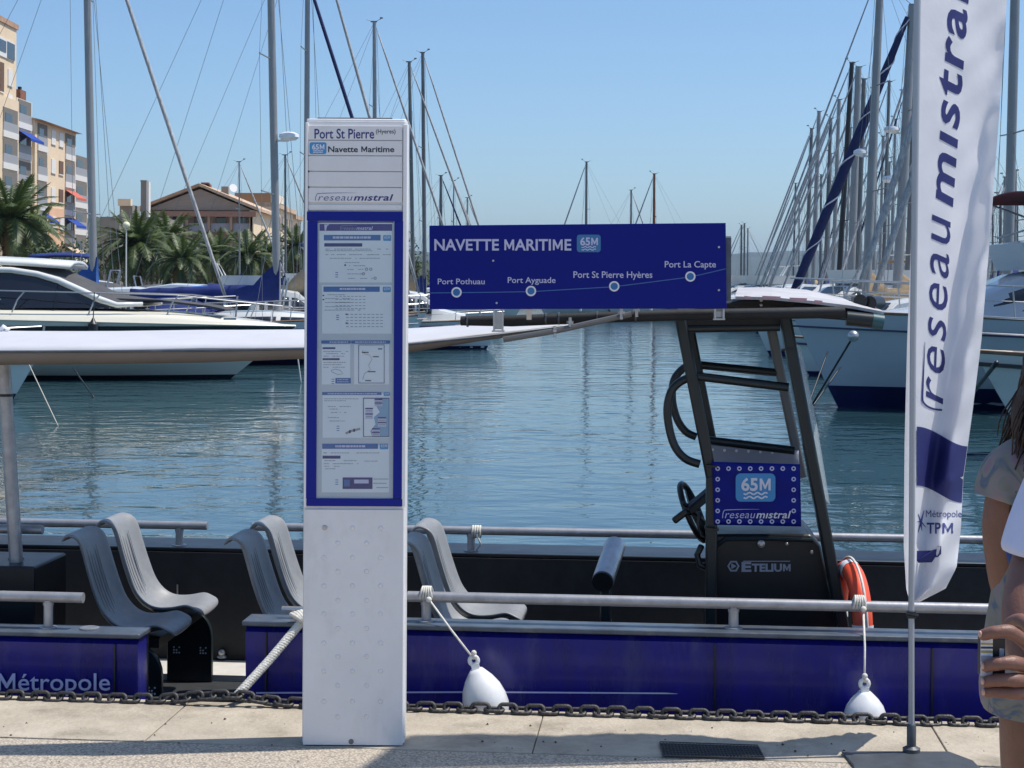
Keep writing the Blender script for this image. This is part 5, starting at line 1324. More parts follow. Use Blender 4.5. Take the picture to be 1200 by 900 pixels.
for du in (0, .722, 1.47):
    mb = MB(); Bx(mb, u0 + du + .06, u0 + du + .25, .86, 1.55, zs - .06, zs - .02); mb.build('seat_beam', BLACKP, sb)
    for v in (.80, 1.62):
        uc = u0 + du + .17; pts = []
        for i in range(15):
            a = pi * i / 14; pts.append(Bt(uc + .11 * cos(a), v, zs - .17 + .13 * sin(a)))
        pts += [Bt(uc - .11, v, DZ), Bt(uc + .11, v, DZ)]
        mb = MB(); mb.prism(pts, vx * .03); po = mb.build('seat_pedestal', DKGREEN, sb, bevel=.004, smooth=30)
        mb = MB()
        for sx in (-.075, .055):
            for a in range(3):
                for b_ in range(3):
                    if (a + b_) % 4 != 3: mb.lathe([(.0045, 0), (.0045, .002)], Bt(uc + sx + .013 * a, v - .001, DZ + .14 + .013 * b_), 8, axis=-vx)
        mb.build('hole', PRINTW, po)
mb = MB(); uc = u0 - .02; pts = [Bt(uc + .13 * cos(pi * i / 14), .62, -.17 + .22 * sin(pi * i / 14)) for i in range(15)] + [Bt(uc - .13, .62, DZ), Bt(uc + .13, .62, DZ)]
mb.prism(pts, vx * .03); mb.build('wheel_guard', DKGREEN, sb, bevel=.004, smooth=30)
# gate latch on the far lining
mb = MB(); p = G(260, 765, 1.96); mb.sphere(p, .018, 10, 8); mb.sphere(p - Vector((0, 0, .02)), .025, 10, 6, (1, 1, .4)); mb.build('latch', STEEL, sb)
mb = MB(); p = G(208, 685, 1.97); mb.tube([p, p - Vector((0, 0, .12))], .004, 6); mb.build('latch_pin', STEEL, sb)
mb = MB(); p = G(105, 737, .27); p.z = zL + .0145; mb.lathe([(.040, 0), (.040, .005), (.03, .008)], p, 16); mb.build('deck_plate', STEEL, sb)
# cleat
mb = MB(); p = G(345, 722, .27); p.z = ZG + .014; mb.tube([p + ux * -.05 + Vector((0, 0, .035)), p + ux * .05 + Vector((0, 0, .035))], .012, 8); mb.tube([p, p + Vector((0, 0, .035))], .014, 8); mb.build('cleat', STEEL, sb, smooth=40)

# lifebuoy
c_ = G(996, 727, .98)
lb = thing('lifebuoy', c_, 'orange lifebuoy with white straps hung behind the console, right of it', 'lifebuoy')
nrm = (ux * .99 + vx * .14).normalized()
mb = MB(); mb.tube(ring(c_, nrm, .215, .05, 40), .042, 14, closed=True); mb.build('ring', ORANGE, lb, smooth=True)
for k in (5, 15, 25, 35):
    pts = ring(c_, nrm, .215, .05, 40); mb = MB(); mb.tube([pts[k - 1].lerp(pts[k], .3), pts[k], pts[k + 1]], .0442, 14, cap=False); mb.build('reflective_band', PRINTW, lb, smooth=True)
mb = MB(); pts = [q + (nrm * .06 if False else Vector((0, -.02, 0))) for q in ring(c_, nrm, .27, .01, 40)]; mb.tube(pts, .006, 6, closed=True); mb.build('grab_line', ROPE, lb, smooth=True)

# ================================================================== ROUTE BOARD (on brackets on the boat's beam)
VB = .52
rb = thing('route_board', G(677, 363, VB), 'dark blue rectangular route board with four numbered stops above the boat', 'sign')
mb = MB(); cs = [(503, 264.3), (850.5, 261.2), (851.5, 361.5), (503.5, 362.5)]
mb.prism([G(*q, VB) for q in cs], vx * .006); mb.build('panel', SIGNBLUE, rb, bevel=.0015)
mb = MB(); Bx(mb, GU(505, 300, VB)[0], GU(857, 300, VB)[0], VB + .008, VB + .03, G(700, 352, VB).z, G(700, 278, VB).z); mb.build('back_frame', GUNW, rb)
mb = MB(); Bx(mb, GU(851, 300, VB)[0], GU(857, 300, VB)[0], VB + .031, VB + .05, G(700, 340, VB).z, G(700, 276, VB).z); mb.build('side_profile', STEEL, rb)
fnB = lambda x, y: G(x, y, VB - .002); fnB2 = lambda x, y: G(x, y, VB - .0035)
mb = MB(); put_text(mb, 'NAVETTE MARITIME', 509, 669.5, 293.2, 280.2, fnB, bold=.022); mb.build('title_lettering', PRINTL, rb)
bx, wx = MB(), MB(); badge65(bx, wx, 676, 704, 275, 295.5, fnB, fnB2); bx.build('badge', mat('badge_blue_dark', (.04, .19, .42), .35), rb); wx.build('badge_print', PRINTL, rb)
rt = [(503.5, 343.3), (535, 343), (622, 341.8), (720, 336), (810, 324.5), (850.5, 315)]
fine = []
for i in range(41):
    x = 503.5 + 347 * i / 40
    for a, b_ in zip(rt, rt[1:]):
        if a[0] <= x <= b_[0]: fine.append((x, a[1] + (b_[1] - a[1]) * (x - a[0]) / (b_[0] - a[0]))); break
# smooth the route line
fs_ = [fine[0]] + [(b_[0], (a[1] + 2 * b_[1] + c2[1]) / 4) for a, b_, c2 in zip(fine, fine[1:], fine[2:])] + [fine[-1]]
mb = MB(); stripf(mb, fs_, 1.0, fnB); mb.build('route_line', PRINTB, rb)
for (x, y), s_, x0, x1, yb, yc in zip(((535, 342.5), (622.2, 341), (719.8, 335.5), (809, 324)), ('Port Pothuau', 'Port Ayguade', 'Port St Pierre Hy\u00e8res', 'Port La Capte'), (513, 595, 672, 779), (568, 651, 764.5, 839), (333, 331.5, 325.5, 313.3), (326.5, 324.8, 318, 306)):
    mb = MB(); ringf(mb, x, y, 4.2, 6.1, fnB2); mb.build('stop_ring', PRINTW, rb)
    mb = MB(); ringf(mb, x, y, 0.01, 4.2, fnB2); mb.build('stop_dot', DOTBLUE, rb)
    mb = MB(); put_text(mb, s_, x0, x1, yb, yc, fnB, bold=.008); mb.build('stop_lettering', PRINTL, rb)
for px, py in ((578, 305.5), (582, 355), (842.5, 289.5), (842.5, 340)):
    mb = MB(); mb.lathe([(.0045, 0), (.0045, .002), (.002, .003)], G(px, py, VB - .001), 10, axis=-vx); mb.build('screw', STEEL, rb)
for px in (584, 842.5):
    mb = MB()
    for dx in (-5, 5): mb.bar(G(px + dx, 362, VB + .02), G(px + dx, 388 if px < 700 else 373, VB + .02), .008, .03)
    mb.bar(G(px, 365, VB + .03), G(px, 386 if px < 700 else 372, VB + .03), .03, .006); mb.bar(G(px - 7, 388 if px < 700 else 374, VB + .03), G(px + 7, 388 if px < 700 else 374, VB + .03), .05, .006)
    mb.build('bracket', STEEL, rb)
mb = MB(); mb.bar(G(620, 362, VB + .02), G(620, 374, VB + .03), .02, .02); mb.build('bracket', STEEL, rb)

# ================================================================== INFORMATION COLUMN
YT = 5.915
TX0, TX1, TZ = -.7207, -.3655, 2.177
it = thing('information_column', ((TX0 + TX1) / 2, YT + .06, 0), 'tall white passenger information column with blue framed timetable case', 'information column')
WF = WHITE
mb = MB()
# rounded vertical body: D-shaped plan
plan = rrect(TX0, TX1, YT + .004, YT + .125, .012, 4)
mb.prism([(x, y, 0.012) for x, y in plan], (0, 0, TZ - .012 - .012)); mb.build('body', WF, it, smooth=35)
mb = MB(); mb.prism([(x, y, TZ - .0115) for x, y in rrect(TX0 + .004, TX1 - .004, YT + .008, YT + .12, .012, 4)], (0, 0, .0115)); mb.build('top_cap', WHITE2, it, bevel=.003, smooth=35)
mb = MB(); mb.box(TX0 + .04, TX1 - .055, YT + .03, YT + .1, TZ + .0005, TZ + .006); mb.build('top_plate', GUNW, it)
mb = MB(); mb.box(TX0 + .008, TX1 - .008, YT + .012, YT + .118, 0.0, .0115); mb.build('foot', GUNW, it)
Tt = lambda d: (lambda x, y: P(x, y, YT - d) + Vector((0, 0, 0)))
T0 = Tt(.0)
def tbox(x0, x1, y0, y1, d0, d1, name, m, par=None, bev=0):
    a = P(x0, y0, YT); b_ = P(x1, y1, YT); c2 = P(x0, y1, YT); d2 = P(x1, y0, YT)
    xa = (a.x + c2.x) / 2; xb = (b_.x + d2.x) / 2; mb = MB(); mb.box(xa, xb, YT - d1, YT - d0, (b_.z + c2.z) / 2, (a.z + d2.z) / 2); return mb.build(name, m, par or it, bevel=bev)
ylines = [147, 164.5, 182.5, 201.0, 219.5, 237.5]
for a, b_ in zip(ylines, ylines[1:]): tbox(361.5, 471.5, a + .5, b_ - .5, -.003, .0035, 'header_strip', WHITE, bev=.001)
tbox(361.5, 471, 240, 246.5, -.003, .002, 'header_strip', WHITE, bev=.001)
for y in (201, 219.5): tbox(361, 362.6, y - 1, y + 1, .003, .006, 'strip_clip', PRINTK)
tbox(357.5, 360.3, 144, 594, -.004, .008, 'edge_profile', WHITE2, bev=.002)
tbox(471.8, 476.5, 146, 594, -.004, .008, 'edge_profile', WHITE2, bev=.002)
tbox(355.8, 472.5, 597, 873, -.003, .003, 'lower_panel', WHITE, bev=.0015)
# blue case frame (four pieces), glass and notice sheets
for r_ in ((359.5, 472, 248, 259), (359.5, 472, 584, 593), (359.5, 371.5, 259.3, 583.7), (461.5, 472, 259.3, 583.7)):
    tbox(*r_, -.003, .008, 'case_frame', NAVYP, bev=.001)
bkp = tbox(371.5, 461.5, 259, 584, -.003, .0005, 'notice_backing', PAPERBK)
F1, F2, F3 = Tt(.0012), Tt(.0018), Tt(.0024)
mb = MB(); rectf(mb, 371.7, 461.3, 259.3, 583.7, Tt(.006)); mb.build('case_glass', GLASS, it)
def sheet_(x0, x1, y0, y1): mb = MB(); rectf(mb, x0, x1, y0, y1, F1); return mb.build('notice_sheet', PAPER, bkp)
sh = [sheet_(374, 459.5, 261, 331), sheet_(377.5, 459, 334, 391), sheet_(377, 410.5, 403.5, 450.5), sheet_(378, 457, 461, 513), sheet_(377, 456, 521.5, 577)]
sheet_(415, 456, 403.5, 450.5)
pr = {k: MB() for k in ('n', 'p', 'b', 'g', 'k', 'l', 's')}
rectf(pr['n'], 372, 461, 259.5, 261, F2)
rectf(pr['p'], 374.5, 459.5, 262.5, 270.5, F2); flat(pr['l'], [(380, 263), (383, 263), (384.5, 262.5), (386, 263.5), (383.5, 264.5), (382, 270.3), (380.5, 270.3)], F3)
a, b_ = MB(), MB(); logo(a, b_, 399, 437, 269.3, 265.2, F3); a.build('logo_print', PRINTG, bkp); b_.build('logo_print', PRINTL, bkp)
for x0, x1, y0, y1 in ((379.5, 446, 275.3, 281.8), (379, 445, 335.8, 342), (376.5, 411, 399, 402.6), (411.6, 457, 399, 402.6), (377.5, 447, 459.5, 463), (377.5, 443, 520, 526)): rectf(pr['b'], x0, x1, y0, y1, F2)
for x0, x1, y0, y1 in ((449, 458.5, 275.5, 282.3), (448.5, 458, 336, 342.4), (449.5, 457, 459.5, 464), (445, 455, 520, 526.5)): flat(pr['s'], rrect(x0, x1, y0, y1, 1.2), F2); put_text(pr['l'], '65M', x0 + 1.3, x1 - 1.3, y0 + (y1 - y0) * .62, y0 + .7, F3, bold=.02)
rg = random.Random(5)
def words(mb, x0, x1, y, h, dens=.82, fn=F2):
    x = x0
    while x < x1 - 1:
        w = rg.uniform(1.2, 4.6); w = min(w, x1 - x); 
        if rg.random() < dens: rectf(mb, x, x + w, y, y + h, fn)
        x += w + .6
for x0, x1, y, h in ((390, 436, 277, 2.6), (398, 428, 337.4, 2.4), (386, 408, 400.2, 1.3), (416, 452, 400.2, 1.3), (384, 442, 460.8, 1.2), (393, 428, 521.8, 2.4)): words(pr['l'], x0, x1, y, h, 1, F3)
for x0, x1, y0, y1 in ((380, 424.5, 285, 289), (378, 393, 407, 409), (378, 398, 419.8, 422), (378, 399, 534, 537.5)): rectf(pr['n'], x0, x1, y0, y1, F2)
for y, x1 in ((291.5, 458), (293.4, 436), (298, 458), (302.3, 446)): words(pr['g'], 381.5, x1, y, .8)
for y, x0, x1 in ((307.3, 404, 421), (311, 409, 432), (315.4, 407, 427), (320.6, 407, 425), (325.9, 408, 437), (345, 381, 404), (349.5, 381, 411), (354, 381, 411), (359, 381, 412), (363, 380, 424), (411.5, 379, 408), (414, 379, 404), (417, 379, 408), (424.4, 379, 408), (427, 379, 400), (430, 379, 404), (467, 380, 424), (469.3, 380, 410), (476, 384, 411), (479, 386, 400), (483, 384, 406), (489, 384, 402), (493, 386, 404), (530.4, 379, 446), (539.5, 380, 418), (543, 380, 421), (546, 380, 398), (549, 381, 393), (540, 427, 443)): words(pr['g'], x0, x1, y, .75)
for x, y in ((429.5, 315.5), (434.5, 315.5), (426, 320.8), (439.5, 326)): ringf(pr['g'], x, y, .9, 1.9, F2, 12)
ringf(pr['k'], 404.5, 310.7, 0, 1.1, F2, 10)
for (bx0, by0) in ((405.5, 366), ): 
    for i in range(9):
        for j in range(5): rectf(pr['g'], bx0 + i * 5, bx0 + i * 5 + 3.2, by0 + 2 + j * 3.6, by0 + 2.8 + j * 3.6, F2)
for i in range(8):
    for j in range(5): rectf(pr['g'], 393 + i * 4.6, 396 + i * 4.6, 347 + j * 3.6, 347.7 + j * 3.6, F2)
rectf(pr['k'], 378, 380, 345.6, 347, F2); rectf(pr['k'], 378, 380, 350.4, 351.8, F2); rectf(pr['k'], 405, 407.5, 367.6, 369, F2); rectf(pr['k'], 405, 407.5, 378, 379.4, F2)
# little map 1 (outline) and map 2 (sea)
for r_ in ((420, 450.5, 404, 404.6), (420, 450.5, 448.6, 449.2), (420, 420.6, 404, 449.2), (449.9, 450.5, 404, 449.2)): rectf(pr['n'], *r_, F3)
stripf(pr['g'], [(424, 411), (428, 415), (433, 416), (436, 421), (432, 428), (434, 433), (427, 438), (425, 445)], .5, F2)
for x, y, w in ((443, 408.4, 5), (424, 412.5, 8), (437, 417.5, 7), (431, 435, 9), (428, 445.6, 7)): rectf(pr['k'], x, x + w, y, y + 1.1, F3)
mb = MB(); rectf(mb, 426, 456, 466.5, 512, F2); mb.build('notice_map', SEAMAP, bkp)
mb = MB(); flat(mb, [(426.5, 467), (444, 467), (441, 476), (445, 483), (438, 489), (440, 497), (434, 505), (436, 511.5), (426.5, 511.5)], F3); mb.build('notice_map_land', PAPER, bkp)
F4 = Tt(.003)
for x, y, w, h in ((439, 467.5, 9, 8.5), (428, 478, 9, 13), (443, 489, 9.5, 11), (436, 502, 9, 8.5)):
    rectf(pr['l'], x, x + w, y, y + h, F4); rectf(pr['n'], x, x + w, y, y + 1.4, Tt(.0035)); rectf(pr['g'], x + 1, x + w - 1, y + 3, y + 4, Tt(.0035)); rectf(pr['n'], x, x + w, y + h * .5, y + h * .5 + 1.3, Tt(.0035)); rectf(pr['g'], x + 1, x + w - 1, y + h * .75, y + h * .75 + 1, Tt(.0035))
for r_ in ((426, 456, 466.3, 467.2), (426, 456, 511.4, 512), (425.6, 426.3, 466.3, 512), (455.7, 456.3, 466.3, 512)): rectf(pr['n'], *r_, F4)
rectf(pr['b'], 393, 411, 443, 449.5, F2); words(pr['l'], 395, 409, 444.5, .8, 1, F3); words(pr['l'], 395, 409, 447, .8, 1, F3)
stripf(pr['g'], [(388, 434), (393, 432.5), (399, 434), (402, 438), (396, 439), (389, 436), (388, 434)], .6, F2)
stripf(pr['g'], [(405, 508), (412, 505), (422, 502.5)], 2.6, F2); rectf(pr['k'], 409, 411, 504, 507.5, F3); rectf(pr['k'], 414, 416, 502.5, 506, F3)
rectf(pr['n'], 401.5, 436.5, 559.5, 573, F2); rectf(pr['b'], 403, 410, 562, 570, F3); rectf(pr['l'], 415, 432, 562, 566.5, F3); rectf(pr['g'], 437.5, 455, 561, 561.8, F2); rectf(pr['g'], 437.5, 453, 566, 566.8, F2); rectf(pr['g'], 441, 455, 571, 571.8, F2)
for x, y in ((393, 322), (394, 372), (388.5, 447), (394.5, 502), (393, 565)): 
    for k in range(3): rectf(pr['b'], x, x + 3.2, y - 3 + 2.6 * k, y - 2.2 + 2.6 * k, F2)
for k, m_ in (('n', PRINTN), ('p', PRINTP), ('b', PRINTB), ('g', mat('print_soft_grey', (.30, .33, .42), .6)), ('k', PRINTK), ('l', PRINTL), ('s', LTBLUE)): pr[k].build('notice_print', m_, bkp)
# header lettering
FH = Tt(.0042); FH2 = Tt(.0048)
mb = MB(); put_text(mb, 'Port St Pierre', 368.5, 438.5, 162.2, 151, FH, bold=.012); mb.build('lettering', PRINTN, it)
mb = MB(); put_text(mb, '(Hyeres)', 440.5, 463.5, 156.3, 151.5, FH, bold=.008); mb.build('lettering', PRINTK, it)
mb = MB(); put_text(mb, 'Navette Maritime', 384.5, 462, 178.2, 171.4, FH, bold=.02); mb.build('lettering', PRINTK, it)
bx, wx = MB(), MB(); badge65(bx, wx, 362.8, 382.5, 166.8, 180.6, FH, FH2); bx.build('badge', LTBLUE, it); wx.build('badge_print', PRINTW, it)
a, b_ = MB(), MB(); logo(a, b_, 370, 461, 235, 227.6, FH); a.build('logo_print', mat('print_slate', (.12, .14, .30), .4), it); b_.build('logo_print', PRINTN, it)
# dimples of the lower panel
for r_, y in enumerate((619, 636.5, 653.5, 669.5, 686.5, 703.5, 719.5, 736.5, 753.5, 769.5, 786.5, 803.5, 822, 840)):
    for x in ((379.5, 413, 446) if r_ % 2 == 0 else (396, 429.5)):
        if r_ == 0 and x < 380: continue
        mb = MB(); mb.lathe([(.0085, 0), (.0066, .0012), (.003, .0019), (.0005, .002)], P(x, y, YT - .003), 14, axis=Vector((0, -1, 0))); mb.build('dimple', WHITE, it, smooth=True)
for x, y in ((380.5, 618.5), (411.5, 869)):
    mb = MB(); mb.lathe([(.009, 0), (.009, .002), (.006, .003)], P(x, y, YT - .003), 14, axis=Vector((0, -1, 0))); mb.lathe([(.0035, .0031), (.0035, .0036)], P(x, y, YT - .003), 6, axis=Vector((0, -1, 0))); mb.build('lock' if y < 700 else 'screw', STEEL if y < 700 else ALUD, it)

# ================================================================== CHAIN ALONG THE QUAY EDGE
ch = thing('chain', on_plane(600, 836, .02), 'heavy dark iron chain lying along the edge of the quay', 'chain')
cpx = [(-140, 817), (0, 818.5), (60, 821), (120, 822), (180, 821.5), (246, 815.5), (280, 816), (315, 822), (352, 826), (415, 828), (478, 830), (560, 834), (615, 835.5), (700, 837), (760, 838.5), (960, 844), (1163, 849), (1300, 853)]
def chp(px):
    for a, b_ in zip(cpx, cpx[1:]):
        if a[0] <= px <= b_[0]: t = (px - a[0]) / (b_[0] - a[0]); return a[1] + (b_[1] - a[1]) * t
def chw(px):
    e = .055; 
    # follow the quay edge (v=-.055) and lift where the photo's chain is higher
    p = on_plane(px, chp(px), .018); g_ = GU(px, chp(px), -.06)
    return Bt(g_[0], -.06, max(.016, g_[1]))
path = [chw(-140 + i) for i in range(0, 1440)]
acc = 0; last = path[0]; pitch = .0485; knots = [path[0]]
for p in path[1:]:
    acc += (p - last).length; last = p
    if acc >= pitch: knots.append(p); acc = 0
lm = MB(); lp = []
for i in range(24):
    a = 2 * pi * i / 24; x = .0165 * cos(a) + (.0165 if cos(a) > 0 else -.0165) ; lp.append(Vector((x * 1.0, .0165 * sin(a), 0)))
lm.tube(lp, .0072, 7, closed=True)
LM = bpy.data.meshes.new('link'); LM.from_pydata([tuple(v) for v in lm.v], [], lm.f); LM.materials.append(CHAINM); LM.polygons.foreach_set('use_smooth', [True] * len(LM.polygons))
rc = random.Random(8)
for i in range(len(knots) - 1):
    a, b_ = knots[i], knots[i + 1]; d = (b_ - a); q = d.to_track_quat('X', 'Z').to_euler()
    roll = R(20 + rc.uniform(-14, 14)) if i % 2 else R(78 + rc.uniform(-16, 10))
    M_ = d.to_track_quat('X', 'Z').to_matrix() @ Matrix.Rotation(roll, 3, 'X')
    o = part('link', LM, ch, loc=(a + b_) / 2 + Vector((0, 0, .004 if i % 2 == 0 else 0)) - ch.location, rot=M_.to_euler(), scale=(1.02, rc.uniform(.92, 1.08), rc.uniform(.95, 1.1)))

# ================================================================== FENDERS, MOORING ROPE
def fender(px_top, py_top, px_bot, r_px, py_bot, rail_px, rail_py, label, tilt=0.0):
    v = .06
    top = G(px_top, py_top, v); bot = G(px_bot, py_bot, v); ax = (top - bot).normalized(); Lf = (top - bot).length; k = Lf
    r = r_px * 6.5 / F
    t = thing('fender', top, label, 'fender', 'white teardrop fenders hanging over the boat side')
    pf = [(.012, -.045), (r * .55, -.04), (r * .86, .0), (r, .045), (r * .97, .085), (r * .84, .125), (r * .62, .16), (r * .4, .185), (r * .28, .198)]
    sc = (Lf - .03) / .215
    mb = MB(); mb.lathe([(a, b_ * sc) for a, b_ in pf], bot, 22, axis=ax); mb.build('body', FENDER, t, smooth=True)
    e = bot + ax * (Lf - .014); side = ax.cross(Vector((0, 1, 0))).normalized()
    mb = MB(); mb.tube([e + (side * cos(2 * pi * i / 16) + ax * sin(2 * pi * i / 16)) * .0155 * (1 if True else 1) for i in range(16)], .0085, 8, closed=True); mb.bar(bot + ax * .19 * sc, e - ax * .012, .03, .022, up=Vector((0, 1, 0))); mb.build('eye', FENDER, t, smooth=40)
    ra = G(rail_px, rail_py, .27)
    e2 = ra + Vector((0, -.026, -.02))
    mb = MB(); mb.tube([e + Vector((0, 0, .006)), e.lerp(e2, .5) + Vector((.003, -.003, -.004)), e2], .0042, 8)
    for j in range(5): mb.tube(ring(ra + ux * (.010 * j - .03), ux + Vector((0, 0, .1 * j - .2)), .0255, .004, 16), .0045, 6, closed=True)
    mb.sphere(e2 + Vector((0, -.006, 0)), .012, 10, 7); mb.sphere(e + Vector((0, -.004, .03)), .011, 10, 7); mb.sphere(e + Vector((.004, -.006, .016)), .010, 10, 7)
    mb.build('lanyard', ROPE, t, smooth=True)
    return t
fender(554, 770, 574, 27, 842, 503, 695, 'white fender on a slanting cord, right of the information column')
fender(1013, 797, 1014, 25, 856, 1010, 706, 'white fender hanging straight down, left of the feather flag pole')
# knotted line on the far rail
kn = MB(); p = G(559, 623, 2.06); 
for j in range(4): kn.tube(ring(p + ux * (.012 * j - .02), ux, .028, .004, 14), .006, 6, closed=True)
kn.tube([p + Vector((0, -.03, -.01)), p + Vector((.02, -.03, -.06)), p + Vector((-.01, 0, -.10)), p + Vector((-.02, .0, -.11))], .005, 6)
tag(kn.build('tied_cord', ROPE, smooth=True), 'short white cord knotted round the far rail above its post', 'cord')
# thick three-strand mooring rope
def twisted(pts, R_, r_, turns, name, label, parent=None):
    o = thing(name, pts[-1], label, 'rope'); n = 110
    L_ = [Vector(p) for p in pts]
    def at(t):
        s_ = t * (len(L_) - 1); i = min(len(L_) - 2, int(s_)); return L_[i].lerp(L_[i + 1], s_ - i)
    d = (L_[-1] - L_[0]).normalized(); x = d.cross(Vector((0, 1, 0))).normalized(); y = d.cross(x)
    for k in range(3):
        mb = MB(); mb.tube([at(i / n) + (x * cos(2 * pi * (turns * i / n + k / 3)) + y * sin(2 * pi * (turns * i / n + k / 3))) * R_ for i in range(n + 1)], r_, 7); mb.build('strand', ROPE, o, smooth=True)
    return o
pa = G(356, 735, .17); pa.z = ZG + .03
pb = G(276, 817, -.03); pb.z = max(pb.z, -.0)
mr_ = twisted([pa, pa.lerp(pb, .5) - Vector((0, 0, .006)), pb], .009, .0095, 13, 'mooring_rope', 'thick twisted white mooring rope slanting left of the information column')
mb = MB()
for j in range(6): mb.tube(ring(pa + Vector((-.02 + .008 * j, 0, .002 * j)), (.5 + .1 * j, .3, .8 - .1 * j), .035 - .002 * j, .01, 18), .009, 7, closed=True)
mb.build('turn', ROPE, mr_, smooth=True)

# ================================================================== FEATHER FLAG
YP = 5.845
ff = thing('feather_flag', P(1068, 886, YP), 'tall white feather flag with vertical navy lettering on a grey pole', 'flag')
pole = [P(1068, 888, YP), P(1068, 700, YP), P(1070, 400, YP), P(1073, 150, YP), P(1075, 0, YP), P(1077, -180, YP), P(1084, -330, YP), P(1105, -440, YP), P(1140, -505, YP), P(1180, -530, YP)]
mb = MB(); mb.tube(pole, [.0105, .0105, .011, .012, .012, .010, .008, .007, .006, .005], 12); mb.build('pole', mat('pole_grey', (.36, .39, .44), .35, .3), ff, smooth=50)
mb = MB(); mb.tube([P(1068, 716, YP), P(1068, 724, YP)], .0165, 12); mb.tube([P(1062, 719, YP - .01), P(1076, 722, YP - .015)], .006, 6); mb.build('clip', BLACKP, ff, smooth=40)
pl = P(1068, 886, YP)
mb = MB(); q = [on_plane(986, 884, .0), on_plane(1112, 884.5, .0), on_plane(1140, 895, .0), on_plane(1205, 960, .0), on_plane(1010, 960, 0), on_plane(1000, 900, 0)]
mb.prism([v + Vector((0, 0, .004)) for v in q], (0, 0, .008)); mb.build('base_plate', PLATE, ff, bevel=.002)
mb = MB(); mb.lathe([(.03, 0), (.03, .012), (.016, .02), (.016, .09), (.012, .095)], Vector((pl.x, pl.y, .012)), 16); mb.build('socket', PLATE, ff, smooth=40)
# cloth: s = 0..1 across (px from left edge to right edge), y = photo row
LE = [(-540, 1120), (-480, 1085), (-330, 1074), (-100, 1074), (0, 1074), (120, 1072), (300, 1067), (400, 1063), (520, 1060), (640, 1059), (690, 1062), (705, 1066)]
RE = [(-540, 1160), (-480, 1215), (-330, 1222), (-100, 1190), (0, 1180), (120, 1172), (280, 1160), (400, 1150), (480, 1140), (560, 1129), (620, 1126), (665, 1121), (690, 1108), (705, 1078)]
def lin(T, y):
    if y <= T[0][0]: return T[0][1]
    for a, b_ in zip(T, T[1:]):
        if a[0] <= y <= b_[0]: t = (y - a[0]) / (b_[0] - a[0]); return a[1] + (b_[1] - a[1]) * t
    return T[-1][1]
def sm(x): return x * x * (3 - 2 * x)
def clothY(s, y):
    # long diagonal folds: the free edge swings away then back toward the viewer
    f = (s - (1.02 - (y + 100) / 1150))                      # fold line running from top right to lower left-centre
    d = .016 + s * (.24 + .17 * min(1.3, max(0, (700 - y) / 900)))
    d += .060 * math.exp(-(f / .16) ** 2) * (0.3 + .7 * min(1, max(0, (y + 150) / 300)))
    d -= .085 * math.exp(-((f - .30) / .17) ** 2) * min(1, max(0, (y + 50) / 300))
    d += .05 * math.exp(-((f - .62) / .12) ** 2)
    d += .010 * sin(y * .021 + s * 5) * s + .006 * sin(y * .055 - s * 9) * s + .004 * sin(y * .13 + s * 14) * s
    if y > 560: d += .03 * sin((y - 560) * .045) * s + .018 * sin((y - 560) * .09 + s * 7) * s
    return YP + d
def cl(px, y, off_=0.0):
    l, r_ = lin(LE, y), lin(RE, y); s = max(0, min(1, (px - l) / max(1, r_ - l))); Y = clothY(s, y) - off_ * 1.6
    return P(px, y, Y)
ys_ = [-540 + 1245 * i / 240 for i in range(241)]; NS = 36
mb = MB(); mb.grid([[cl(lin(LE, y) + (lin(RE, y) - lin(LE, y)) * j / NS, y) for j in range(NS + 1)] for y in ys_]); flag = mb.build('cloth', FLAGW, ff, smooth=True)
# navy band with curved edges
mb = MB(); g = []
for i in range(25):
    x = i / 24; row = []
    for j in range(15):
        y0 = 500 + 23 * sm(x); y1 = 569 + 20 * sm(x); y = y0 + (y1 - y0) * j / 14; px = 1074.5 + (lin(RE, y) - .3 - 1074.5) * x; row.append(cl(px, y, .004))
    g.append(row)
mb.grid(g); mb.build('navy_band', FLAGN, flag, smooth=True)
mb = MB(); mb.grid([[cl(1076 + 2 * j, y, .004) for j in range(2)] for y in [-300 + 60 * i for i in range(9)]][:6]); mb.build('navy_edge', FLAGN, flag)
import bmesh
def slice2d(vs, fs, st=.07):
    bm = bmesh.new(); bv = [bm.verts.new((x, y, 0)) for x, y in vs]
    for f in fs:
        try: bm.faces.new([bv[i] for i in f])
        except ValueError: pass
    for ax in (0, 1):
        lo_ = min(v[ax] for v in vs); hi_ = max(v[ax] for v in vs); k = lo_ + st
        while k < hi_:
            co = [0, 0, 0]; no = [0, 0, 0]; co[ax] = k; no[ax] = 1
            bmesh.ops.bisect_plane(bm, geom=bm.verts[:] + bm.edges[:] + bm.faces[:], plane_co=co, plane_no=no); k += st
    bm.verts.ensure_lookup_table(); bm.verts.index_update()
    v2 = [(v.co.x, v.co.y) for v in bm.verts]; f2 = [tuple(v.index for v in f.verts) for f in bm.faces]; bm.free(); return v2, f2
def vtext(s_, ya, yb, xb0, xb1, h0, h1, bold):     # reads upward: along y from ya (start, lower) to yb; baseline px from xb0 to xb1
    mb = MB(); vs, fs, a0, a1, b0, b1 = text2d(s_, bold, .28, 1.12); cap = text2d('x', bold)[5]
    vs, fs = slice2d(vs, fs)
    out = []
    for x, y in vs:
        t = (x - a0) / (a1 - a0); yy = ya + (yb - ya) * t; xb = xb0 + (xb1 - xb0) * t; h = h0 + (h1 - h0) * t; out.append(cl(xb - h * (y / cap), yy, .0016))
    mb.add(out, fs); return mb
vtext('reseau', 474, 251, 1105, 1114.5, 20, 22, .0).build('lettering', FLAGN, flag)
vtext('m\u0131stral', 243, -22, 1116, 1136, 20, 22.5, .018).build('lettering', FLAGN, flag)
mb = MB(); sw = []
